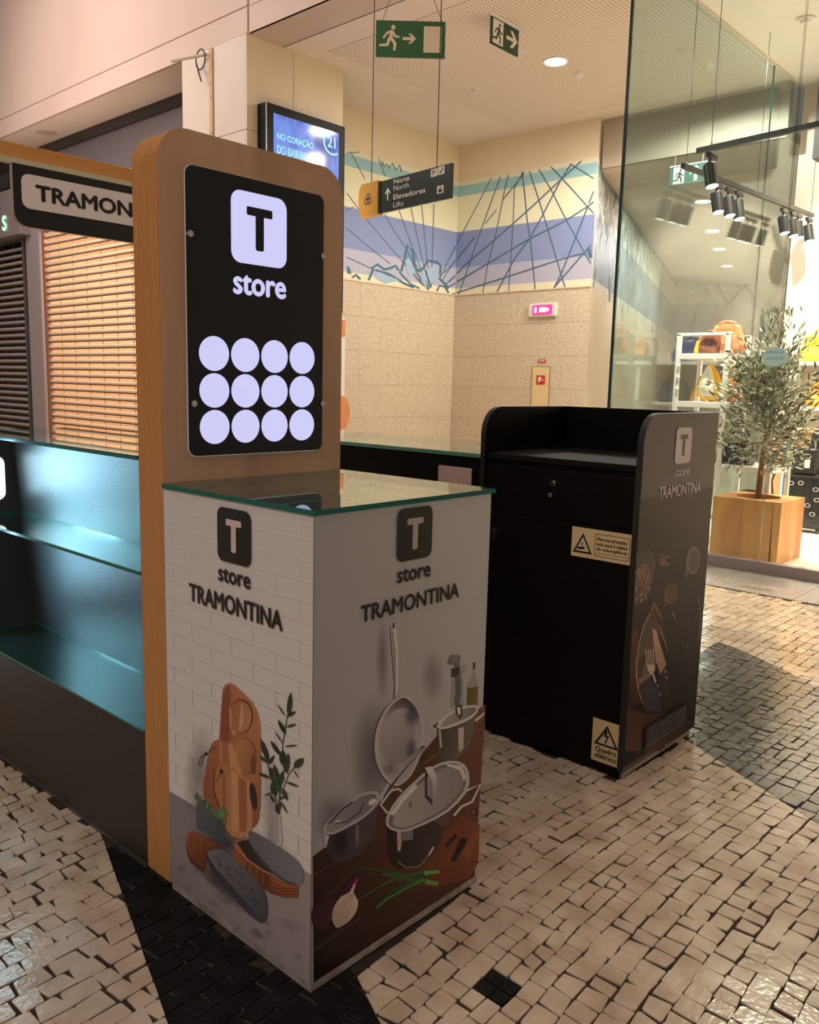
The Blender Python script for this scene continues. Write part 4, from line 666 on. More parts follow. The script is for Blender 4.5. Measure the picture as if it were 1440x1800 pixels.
 ([2761,3890,2839,3798,2896,3820,2769,3945],[.799,.821,.845],None,None),
 ([2430,3456,2227,3698,2193,3716,2404,3449],[.096,.078,.085],None,None),
 ([2227,3698,2556,3878,2532,3906,2193,3716],[.096,.078,.085],None,None),
 ([2556,3878,2772,3830,2764,3859,2532,3906],[.096,.078,.085],None,None),
 ([5474,2876,5996,2888,6087,2885,5429,2951],[.844,.871,.898],None,None),
 ([5996,2888,5664,2539,5743,2467,6087,2885],[.844,.871,.898],None,None),
 ([5664,2539,5210,2574,5272,2499,5743,2467],[.844,.871,.898],None,None),
 ([5210,2574,4894,2430,4970,2360,5272,2499],[.844,.871,.898],None,None),
 ([5522,2811,5872,2833,5916,2825,5499,2844],[.103,.078,.085],None,None),
 ([5872,2833,5580,2611,5619,2581,5916,2825],[.103,.078,.085],None,None),
 ([1188,2535,1724,2273,1732,2327,1190,2577],[.057,.098,.041],None,None),
 ([1724,2273,2374,1890,2391,1956,1732,2327],[.057,.098,.041],None,None),
 ([2374,1890,3110,1457,3130,1539,2391,1956],[.057,.098,.041],None,None),
 ([1488,1587,2237,1593,2193,1672,1457,1639],[.062,.156,.041],None,None),
 ([2237,1593,2954,1493,2914,1599,2193,1672],[.062,.156,.041],None,None),
 ([2954,1493,3809,1223,3781,1352,2914,1599],[.062,.156,.041],None,None),
 ([3809,1223,3932,1140,3959,1268,3781,1352],[.062,.156,.041],None,None),
 ([1955,1070,2614,1251,2544,1349,1898,1139],[.04,.098,.032],None,None),
 ([2614,1251,3258,1182,3187,1311,2544,1349],[.04,.098,.032],None,None),
 ([3258,1182,3836,1119,3762,1277,3187,1311],[.04,.098,.032],None,None),
 ([3836,1119,4121,1013,4076,1190,3762,1277],[.04,.098,.032],None,None),
 ([2203,1899,2828,1565,2853,1643,2211,1969],[.062,.156,.041],None,None),
 ([2828,1565,3401,1147,3426,1243,2853,1643],[.062,.156,.041],None,None),
 ([3401,1147,3959,887,3953,1017,3426,1243],[.062,.156,.041],None,None),
 ([2074,1083,2514,1138,2472,1204,2036,1136],[.109,.279,.061],None,None),
 ([2514,1138,3155,1110,3109,1189,2472,1204],[.109,.279,.061],None,None),
 ([3155,1110,3829,1044,3776,1138,3109,1189],[.109,.279,.061],None,None),
 ([3809,1183,4107,1084,4086,1205,3783,1320],[.243,.463,.1],None,None),
 ([4107,1084,4423,975,4405,1079,4086,1205],[.243,.463,.1],None,None),
 ([3840,942,4097,794,4122,902,3871,1053],[.211,.412,.092],None,None),
 ([4097,794,4368,647,4388,750,4122,902],[.211,.412,.092],None,None),
 ([644,1590,590,1491,510,1425,413,1397,307,1409,203,1461,112,1546,43,1655,0,1779,-11,1906,11,2022,62,2119,139,2185,234,2216,339,2207,442,2159,536,2076,608,1966,653,1839,665,1710],[.044,.015,.025],[.09,.03,.045],[.0112,.2217,.0536,.155]),
 ([801,2021,1235,2267,1398,2258,1442,2078,1243,1848,922,1838],[.139,.013,.085],[.057,.013,.032],[.1398,.2226,.0882,.192]),
 ([1146,1851,1432,2153,1383,2195,1097,1894],[.693,.061,.398],None,None),
 ([754,1237,672,1359,614,1512,619,1664,668,1800,760,1895,881,1952,1025,1944,1160,1934,1245,2008,1299,2078,1333,2073,1341,2028,1306,1958,1283,1862,1356,1736,1432,1600,1437,1472,1396,1358,1300,1268,1174,1207,1028,1192,893,1200,815,1201],[.693,.518,.398],[.9,.773,.587],[.0694,.1378,.1326,.1778]),
 ([782,1271,794,1707,779,1718,765,1280],[.524,.364,.277],None,None),
 ([794,1707,1168,1879,1155,1893,779,1718],[.524,.364,.277],None,None),
 ([829,1247,897,1658,882,1669,813,1257],[.524,.364,.277],None,None),
 ([897,1658,1193,1868,1179,1882,882,1669],[.524,.364,.277],None,None),
 ([877,1223,1001,1608,986,1620,861,1234],[.524,.364,.277],None,None),
 ([1001,1608,1218,1857,1203,1870,986,1620],[.524,.364,.277],None,None),
 ([925,1199,1107,1558,1091,1570,909,1210],[.524,.364,.277],None,None),
 ([1107,1558,1243,1847,1227,1858,1091,1570],[.524,.364,.277],None,None),
 ([973,1174,1213,1508,1197,1519,958,1187],[.524,.364,.277],None,None),
 ([1213,1508,1268,1836,1251,1846,1197,1519],[.524,.364,.277],None,None),
]
PRINT_DESK_SIDE = [
 ([0,7200,5880,7200,5880,10000,0,10000],[.06,.047,.049],[.073,.055,.056],[0,.74,.0,1.0]),
 ([0,4000,5880,4000,5880,7200,0,7200],[.013,.01,.011],[.06,.047,.049],[0,.4,0,.74]),
 ([0,500,5880,500,5880,4000,0,4000],[.005,.004,.004],[.013,.01,.011],[.3,.05,.3,.4]),
 ([50,2707,1633,2042,3333,1610,5730,534,5767,321,2849,231,110,1102],[.106,.045,.034],[.026,.016,.016],[.0366,.1467,.5848,.05]),
 ([57,5463,532,5452,485,4512,631,3430,1100,2596,127,2642],[.162,.05,.034],[.053,.025,.022],[.0159,.5015,.0821,.2672]),
 ([-27,8196,812,8170,1316,7763,1327,7376,1066,6686,579,6385,44,6395],[.08,.072,.079],[.128,.115,.123],[.0103,.6721,.108,.7838]),
 ([46,7524,605,7769,1152,7466,1060,6730,573,6428,41,6417],[.292,.181,.146],[.153,.092,.079],[.0578,.7655,.0137,.6463]),
 ([14,7523,20,7409,86,7398,79,7512],[.113,.066,.059],None,None),
 ([42,7085,100,7014,160,7015,102,7087],[.635,.398,.313],None,None),
 ([-8,7570,12,7440,77,7431,57,7561],[.47,.277,.214],None,None),
 ([19,7114,3,7041,69,7025,84,7098],[.113,.066,.059],None,None),
 ([25,7041,101,6911,164,6909,87,7039],[.635,.398,.313],None,None),
 ([295,6972,343,6893,406,6891,359,6970],[.113,.066,.059],None,None),
 ([775,7468,792,7332,861,7321,843,7458],[.113,.066,.059],None,None),
 ([571,7439,551,7328,619,7313,639,7424],[.635,.398,.313],None,None),
 ([636,6492,679,6415,745,6411,701,6488],[.113,.066,.059],None,None),
 ([673,7382,649,7252,717,7237,740,7367],[.635,.398,.313],None,None),
 ([566,6610,585,6529,652,6518,634,6600],[.113,.066,.059],None,None),
 ([836,7241,877,7113,944,7105,903,7234],[.635,.398,.313],None,None),
 ([433,6714,509,6588,573,6584,497,6711],[.635,.398,.313],None,None),
 ([632,7162,626,7036,694,7022,700,7148],[.113,.066,.059],None,None),
 ([331,7561,356,7438,422,7429,398,7552],[.113,.066,.059],None,None),
 ([905,7349,977,7251,1041,7251,969,7349],[.47,.277,.214],None,None),
 ([496,7030,476,6958,543,6941,563,7014],[.47,.277,.214],None,None),
 ([10,7127,52,7047,115,7043,74,7124],[.113,.066,.059],None,None),
 ([49,6931,97,6823,161,6817,113,6926],[.47,.277,.214],None,None),
 ([530,6824,558,6680,626,6670,598,6814],[.47,.277,.214],None,None),
 ([1014,6754,1072,6639,1140,6634,1081,6749],[.113,.066,.059],None,None),
 ([393,6971,451,6860,516,6856,458,6967],[.113,.066,.059],None,None),
 ([222,7650,292,7532,355,7530,285,7648],[.47,.277,.214],None,None),
 ([507,6521,485,6390,553,6373,574,6505],[.635,.398,.313],None,None),
 ([112,6834,173,6688,238,6681,177,6828],[.113,.066,.059],None,None),
 ([781,6621,849,6499,915,6495,847,6617],[.635,.398,.313],None,None),
 ([438,7550,424,7466,491,7451,505,7536],[.47,.277,.214],None,None),
 ([519,6513,575,6412,640,6408,584,6509],[.47,.277,.214],None,None),
 ([506,7401,562,7307,626,7305,571,7399],[.113,.066,.059],None,None),
 ([140,6904,184,6780,249,6773,206,6897],[.113,.066,.059],None,None),
 ([193,7575,205,7451,271,7440,259,7565],[.47,.277,.214],None,None),
 ([149,6605,130,6515,196,6498,215,6588],[.635,.398,.313],None,None),
 ([162,7620,208,7489,274,7482,227,7614],[.47,.277,.214],None,None),
 ([753,7122,780,7015,848,7006,821,7113],[.635,.398,.313],None,None),
 ([278,7352,331,7208,397,7201,344,7346],[.635,.398,.313],None,None),
 ([382,7491,392,7385,459,7374,449,7480],[.47,.277,.214],None,None),
 ([140,7477,188,7359,253,7354,205,7472],[.47,.277,.214],None,None),
 ([279,7582,366,7499,423,7505,336,7588],[.47,.277,.214],None,None),
 ([987,7197,1070,7071,1136,7070,1052,7196],[.635,.398,.313],None,None),
 ([967,6853,1046,6710,1113,6706,1034,6849],[.635,.398,.313],None,None),
 ([144,7520,125,7452,190,7436,210,7504],[.47,.277,.214],None,None),
 ([815,6927,841,6836,909,6827,883,6918],[.635,.398,.313],None,None),
 ([825,6511,921,6383,985,6382,888,6511],[.635,.398,.313],None,None),
 ([430,6714,425,6628,492,6614,498,6699],[.635,.398,.313],None,None),
 ([798,8173,1146,7994,1183,7999,823,8184],[.405,.32,.297],None,None),
 ([1146,7994,1334,7674,1378,7669,1183,7999],[.405,.32,.297],None,None),
 ([1334,7674,1318,7293,1361,7283,1378,7669],[.405,.32,.297],None,None),
 ([1318,7293,1052,6649,1093,6635,1361,7283],[.405,.32,.297],None,None),
 ([1052,6649,522,6381,553,6360,1093,6635],[.405,.32,.297],None,None),
 ([522,6381,40,6371,58,6350,553,6360],[.405,.32,.297],None,None),
 ([2207,7570,2182,7526,2108,7517,2028,7548,1989,7600,2014,7643,2088,7652,2168,7622],[.36,.17,.146],None,None),
 ([2077,7502,2053,7459,1979,7450,1899,7481,1861,7533,1885,7576,1958,7585,2038,7555],[.268,.132,.118],None,None),
 ([2122,7766,2097,7722,2024,7713,1944,7743,1905,7795,1930,7838,2003,7848,2083,7818],[.268,.132,.118],None,None),
 ([1954,7826,1930,7782,1857,7773,1778,7803,1739,7855,1764,7898,1836,7907,1916,7877],[.268,.132,.118],None,None),
 ([2564,7432,2539,7388,2463,7379,2382,7411,2342,7463,2367,7507,2442,7516,2524,7485],[.36,.17,.146],None,None),
 ([2242,7480,2217,7437,2143,7428,2063,7459,2023,7511,2048,7554,2122,7563,2202,7533],[.268,.132,.118],None,None),
 ([1917,7568,1892,7525,1819,7516,1740,7547,1702,7598,1726,7641,1799,7650,1878,7620],[.268,.132,.118],None,None),
 ([2380,7705,2355,7662,2280,7652,2200,7683,2160,7735,2185,7779,2259,7788,2340,7758],[.268,.132,.118],None,None),
 ([2136,7707,2111,7664,2037,7655,1957,7685,1918,7737,1943,7780,2017,7790,2096,7759],[.268,.132,.118],None,None),
 ([2336,7523,2311,7480,2236,7471,2156,7502,2117,7554,2141,7598,2216,7607,2296,7576],[.36,.17,.146],None,None),
 ([2266,7688,2242,7644,2167,7635,2087,7665,2048,7718,2072,7761,2146,7770,2227,7740],[.268,.132,.118],None,None),
 ([2504,7732,2479,7688,2404,7679,2323,7709,2283,7762,2308,7805,2383,7815,2464,7784],[.268,.132,.118],None,None),
 ([1920,7694,1896,7651,1823,7642,1744,7672,1706,7724,1730,7767,1803,7776,1882,7746],[.36,.17,.146],None,None),
 ([2083,7574,2058,7531,1984,7522,1905,7552,1866,7604,1891,7648,1964,7657,2044,7626],[.36,.17,.146],None,None),
 ([5160,7190,5133,7030,5049,6896,4918,6802,4752,6756,4569,6763,4386,6822,4222,6926,4093,7064,4009,7224,3979,7389,4005,7545,4085,7676,4212,7771,4373,7819,4554,7816,4737,7762,4904,7661,5039,7522,5127,7360],[.346,.32,.328],None,None),
 ([5103,7201,5081,7057,5010,6937,4898,6851,4757,6809,4600,6813,4445,6865,4304,6956,4193,7080,4122,7222,4096,7371,4118,7511,4187,7629,4295,7715,4432,7759,4587,7757,4743,7710,4886,7620,5000,7497,5076,7352],[.136,.119,.127],None,None),
 ([3971,7167,4046,6720,4126,6708,4051,7156],[.405,.35,.328],None,None),
 ([3404,6179,3368,6067,3281,5978,3151,5921,2993,5902,2822,5921,2655,5978,2509,6065,2396,6174,2328,6294,2311,6415,2346,6524,2429,6612,2554,6670,2708,6691,2878,6675,3046,6622,3196,6536,3313,6426,3385,6303],[.222,.16,.137],None,None),
 ([3337,6195,3307,6098,3235,6021,3128,5971,2997,5953,2856,5968,2718,6016,2597,6089,2503,6183,2447,6286,2433,6390,2462,6485,2532,6561,2635,6611,2763,6631,2904,6618,3043,6573,3167,6500,3263,6407,3322,6301],[.12,.072,.065],None,None),
 ([3040,6266,3038,6227,3016,6195,2979,6173,2928,6163,2871,6167,2811,6184,2755,6211,2709,6248,2677,6289,2661,6331,2664,6369,2685,6401,2722,6423,2772,6433,2829,6430,2889,6414,2945,6386,2992,6350,3025,6309],[.222,.092,.079],None,None),
 ([2373,6247,2371,5891,2436,5876,2438,6233],[.222,.151,.127],None,None),
 ([5213,5753,5521,5125,5617,5109,5306,5743],[.222,.191,.178],None,None),
 ([5521,5125,5611,4432,5709,4409,5617,5109],[.222,.191,.178],None,None),
 ([5611,4432,5528,3963,5626,3936,5709,4409],[.222,.191,.178],None,None),
 ([4380,5147,4735,4606,4782,4597,4424,5144],[.153,.124,.101],None,None),
 ([4735,4606,4671,4049,4717,4034,4782,4597],[.153,.124,.101],None,None),
 ([4671,4049,4325,3601,4369,3584,4717,4034],[.153,.124,.101],None,None),
 ([1266,5916,1531,6282,1696,6100,2244,5555,2216,5427],[.305,.151,.118],None,None),
 ([1378,5895,1614,6026,2153,5528,2067,5478],[.08,.055,.053],None,None),
 ([3074,5478,3068,5568,3154,5578,2976,5518],[.487,.277,.214],None,None),
 ([3068,5568,3259,5265,3361,5257,3154,5578],[.487,.277,.214],None,None),
 ([2091,5317,2746,4460,2978,3903,2596,4492,2146,4948],[.268,.16,.137],None,None),
 ([1312,5907,875,5513,605,4919,503,4248,576,3707,765,3219,1631,3357,1949,3731,1910,4639,2229,5021,1762,5647],[.113,.079,.072],[.222,.141,.118],[.1398,.5629,.0697,.3589]),
 ([1251,5859,851,5522,900,5504,1300,5838],[.762,.546,.452],None,None),
 ([851,5522,561,4931,612,4915,900,5504],[.762,.546,.452],None,None),
 ([561,4931,451,4261,502,4247,612,4915],[.762,.546,.452],None,None),
 ([451,4261,523,3719,574,3708,502,4247],[.762,.546,.452],None,None),
 ([523,3719,722,3228,772,3220,574,3708],[.762,.546,.452],None,None),
 ([722,3228,1063,2691,1111,2688,772,3220],[.762,.546,.452],None,None),
 ([1063,2691,1597,2137,1643,2137,1111,2688],[.762,.546,.452],None,None),
 ([820,3338,1529,3427,2476,2732,2758,1819,1623,2113,1087,2689],[.053,.041,.065],None,None),
 ([734,3315,1082,4025,1217,4347,848,4431,624,4132],[.099,.061,.053],None,None),
 ([817,3361,1523,3474,1598,3590,1146,3566,743,3578],[.36,.238,.19],None,None),
 ([1540,5271,1842,5099,2878,3603,2440,3293,2019,3895,1699,4684],[.762,.506,.396],[.47,.291,.227],[.1651,.5138,.2576,.3352]),
 ([2878,3603,2440,3293,2612,3113,3520,1701,3006,1796,2319,3140,2390,3306],[.026,.018,.019],None,None),
 ([2437,3317,2834,3567,3427,2296,3618,1721,3520,1701],[.04,.025,.026],None,None),
 ([1082,4574,1298,3928,1364,3916,1147,4563],[.785,.608,.513],None,None),
 ([1268,4533,1487,3883,1554,3871,1333,4522],[.785,.608,.513],None,None),
 ([1455,4491,1677,3838,1745,3826,1522,4480],[.785,.608,.513],None,None),
 ([1645,4450,1870,3793,1937,3780,1712,4438],[.785,.608,.513],None,None),
 ([1287,3977,1939,3801,1970,3590,1656,3508,1395,3728],[.808,.63,.534],None,None),
 ([1717,3550,2014,3114,2161,3099,1862,3536],[.762,.587,.492],None,None),
 ([2918,3315,2904,3282,2859,3277,2809,3305,2783,3348,2797,3382,2842,3386,2892,3359],[.558,.487,.513],None,None),
 ([3078,3044,3064,3010,3019,3005,2968,3034,2942,3077,2956,3111,3002,3116,3052,3088],[.558,.487,.513],None,None),
 ([2368,2921,2354,2888,2310,2884,2261,2911,2236,2955,2250,2988,2294,2992,2343,2964],[.558,.487,.513],None,None),
 ([2621,2509,2608,2475,2563,2471,2513,2500,2488,2544,2502,2577,2547,2581,2596,2553],[.558,.487,.513],None,None),
]
MURAL_FLOWER = [
 ([0,26900,31390,26900,31390,27900,0,27900],[.864,.809,.589],None,None),
 ([0,27900,31390,27900,31390,30850,0,30850],[.506,.515,.636],None,None),
 ([0,30850,31390,30850,31390,36000,0,36000],[.28,.347,.589],None,None),
 ([0,36000,31390,36000,31390,41000,0,41000],[.864,.844,.605],None,None),
 ([0,41000,31390,41000,31390,42450,0,42450],[.357,.6,.636],None,None),
 ([0,42450,31390,42450,31390,43100,0,43100],[.797,.791,.605],None,None),
 ([9541,42815,12203,39873,12349,39953,9681,42895],[.101,.177,.249],None,None),
 ([12491,35006,20218,30053,20355,30150,12617,35100],[.101,.177,.249],None,None),
 ([20218,30053,25327,27031,25469,27130,20355,30150],[.101,.177,.249],None,None),
 ([9006,37607,12488,35008,12620,35098,9132,37696],[.101,.177,.249],None,None),
 ([14645,42967,15904,41028,16065,41098,14804,43039],[.101,.177,.249],None,None),
 ([16047,36150,17696,34385,17846,34469,16200,36229],[.101,.177,.249],None,None),
 ([17696,34385,20510,32115,20665,32200,17846,34469],[.101,.177,.249],None,None),
 ([20510,32115,24060,28816,24228,28894,20665,32200],[.101,.177,.249],None,None),
 ([24060,28816,25303,27174,25483,27241,24228,28894],[.101,.177,.249],None,None),
 ([18774,37064,21406,32977,21580,33044,18943,37132],[.101,.177,.249],None,None),
 ([21406,32977,23425,30007,23602,30074,21580,33044],[.101,.177,.249],None,None),
 ([23425,30007,25500,27193,25681,27260,23602,30074],[.101,.177,.249],None,None),
 ([21134,37812,23975,30705,24163,30756,21315,37868],[.101,.177,.249],None,None),
 ([23975,30705,25584,27464,25774,27517,24163,30756],[.101,.177,.249],None,None),
 ([23377,38429,24838,31066,25032,31104,23566,38472],[.101,.177,.249],None,None),
 ([24838,31066,25879,27500,26075,27539,25032,31104],[.101,.177,.249],None,None),
 ([25975,39112,25914,31330,26112,31350,26172,39140],[.101,.177,.249],None,None),
 ([25914,31330,25877,27512,26077,27527,26112,31350],[.101,.177,.249],None,None),
 ([8934,33328,13089,31496,13194,31600,9036,33429],[.101,.177,.249],None,None),
 ([13089,31496,17319,29769,17427,29876,13194,31600],[.101,.177,.249],None,None),
 ([9178,29668,13686,28748,13752,28864,9244,29780],[.101,.177,.249],None,None),
 ([13686,28748,18479,27952,18549,28071,13752,28864],[.101,.177,.249],None,None),
 ([18479,27952,22237,27098,22318,27218,18549,28071],[.101,.177,.249],None,None),
 ([20217,30054,24122,27550,24267,27647,20356,30150],[.101,.177,.249],None,None),
 ([31089,34116,28025,29425,28212,29389,31282,34086],[.101,.177,.249],None,None),
 ([31199,32089,28265,28813,28439,28760,31379,32039],[.101,.177,.249],None,None),
 ([31325,29932,29125,28395,29270,28313,31474,29851],[.101,.177,.249],None,None),
 ([8988,42451,11226,43023,11212,43131,8975,42558],[.101,.177,.249],None,None),
 ([8972,35514,10412,36085,10358,36183,8920,35612],[.101,.177,.249],None,None),
 ([13453,27184,14286,28717,13844,28737,13037,27260],[.087,.192,.259],None,None),
 ([14286,28717,13888,28721,13551,28891,13844,28737],[.087,.192,.259],None,None),
 ([13888,28721,14898,29318,14923,29632,13551,28891],[.087,.192,.259],None,None),
 ([14898,29318,16080,28805,16223,29119,14923,29632],[.087,.192,.259],None,None),
 ([16080,28805,17286,29059,17139,29345,16223,29119],[.087,.192,.259],None,None),
 ([17286,29059,18439,29546,18482,29868,17139,29345],[.087,.192,.259],None,None),
 ([18439,29546,18673,29133,19005,29396,18482,29868],[.087,.192,.259],None,None),
 ([18673,29133,19780,29033,19378,29173,19005,29396],[.087,.192,.259],None,None),
 ([19780,29033,20320,30619,19846,30638,19378,29173],[.087,.192,.259],None,None),
 ([20320,30619,20919,32692,20584,32887,19846,30638],[.087,.192,.259],None,None),
 ([20919,32692,21675,31879,22144,32037,20584,32887],[.087,.192,.259],None,None),
 ([21675,31879,22124,29844,22608,29975,22144,32037],[.087,.192,.259],None,None),
 ([22124,29844,22935,29312,22978,29644,22608,29975],[.087,.192,.259],None,None),
 ([22935,29312,24288,29889,23910,30074,22978,29644],[.087,.192,.259],None,None),
 ([24288,29889,25146,31023,24915,31295,23910,30074],[.087,.192,.259],None,None),
 ([25146,31023,26934,31039,27108,31373,24915,31295],[.087,.192,.259],None,None),
 ([26934,31039,27690,30745,28214,30861,27108,31373],[.087,.192,.259],None,None),
 ([27690,30745,27471,28915,27988,29044,28214,30861],[.087,.192,.259],None,None),
 ([27471,28915,28797,28199,29187,28468,27988,29044],[.087,.192,.259],None,None),
 ([28797,28199,29643,27639,30060,27894,29187,28468],[.087,.192,.259],None,None),
 ([14529,28518,16965,28315,17146,28608,14640,28816],[.087,.192,.259],None,None),
 ([16965,28315,20272,27320,20482,27614,17146,28608],[.087,.192,.259],None,None),
 ([20272,27320,22194,27005,22361,27312,20482,27614],[.087,.192,.259],None,None),
 ([20418,30140,21009,31258,20970,31444,20151,30186],[.087,.192,.259],None,None),
 ([21009,31258,21828,30431,22100,30535,20970,31444],[.087,.192,.259],None,None),
 ([21828,30431,22052,29585,22318,29697,22100,30535],[.087,.192,.259],None,None),
 ([22052,29585,23237,28714,23503,28830,22318,29697],[.087,.192,.259],None,None),
 ([23237,28714,23649,27772,23942,27850,23503,28830],[.087,.192,.259],None,None),
 ([24518,29862,25140,28932,25497,29028,24858,29983],[.087,.192,.259],None,None),
 ([25140,28932,25595,27462,25962,27538,25497,29028],[.087,.192,.259],None,None),
 ([19092,28849,21392,27479,21610,27682,19340,29032],[.087,.192,.259],None,None),
 ([21392,27479,23356,27032,23510,27259,21610,27682],[.087,.192,.259],None,None),
 ([27386,27083,27880,27850,27672,28056,27019,27164],[.087,.192,.259],None,None),
 ([27880,27850,28886,27831,29134,28059,27672,28056],[.087,.192,.259],None,None),
 ([28886,27831,29705,27034,30061,27197,29134,28059],[.087,.192,.259],None,None),
 ([9205,28474,9707,27612,10087,27754,9582,28618],[.087,.192,.259],None,None),
 ([10358,27155,10841,27528,10925,27821,10107,27360],[.087,.192,.259],None,None),
 ([10841,27528,11579,27063,11871,27300,10925,27821],[.087,.192,.259],None,None),
 ([15193,42259,15365,42717,15467,42879,14980,42288],[.087,.192,.259],None,None),
 ([15365,42717,15720,42100,15838,42259,15467,42879],[.087,.192,.259],None,None),
 ([15720,42100,16246,42543,16330,42708,15838,42259],[.087,.192,.259],None,None),
 ([16246,42543,16674,42043,16630,42192,16330,42708],[.087,.192,.259],None,None),
 ([16674,42043,17304,42865,17358,43031,16630,42192],[.087,.192,.259],None,None),
 ([17304,42865,18039,42074,18093,42241,17358,43031],[.087,.192,.259],None,None),
 ([18039,42074,18738,42912,18774,43079,18093,42241],[.087,.192,.259],None,None),
 ([18738,42912,19023,42202,19260,42292,18774,43079],[.087,.192,.259],None,None),
 ([14934,28587,17062,28221,19252,27844,16383,27066,14260,27802],[.399,.543,.701],None,None),
 ([20276,30407,20994,31229,21779,30338,22579,29312,21089,28529],[.399,.543,.701],None,None),
 ([24688,29922,27233,30976,27718,29235,26956,28129,25757,28008],[.399,.543,.701],None,None),
 ([23350,29271,24114,29606,24967,27929,24595,27385],[.399,.543,.701],None,None),
 ([9246,27727,9473,28612,10028,27697,9732,27780],[.106,.224,.268],None,None),
 ([30974,33794,28533,30408,28719,30368,31166,33758],[.101,.177,.249],None,None),
 ([31151,29834,29740,28776,29979,28655,31394,29714],[.101,.177,.249],None,None),
 ([31239,28757,29807,28072,29983,27912,31418,28597],[.101,.177,.249],None,None),
 ([31351,27300,30479,27045,30581,26871,31454,27125],[.101,.177,.249],None,None),
 ([31068,31816,28550,29903,28752,29801,31276,31715],[.101,.177,.249],None,None),
]
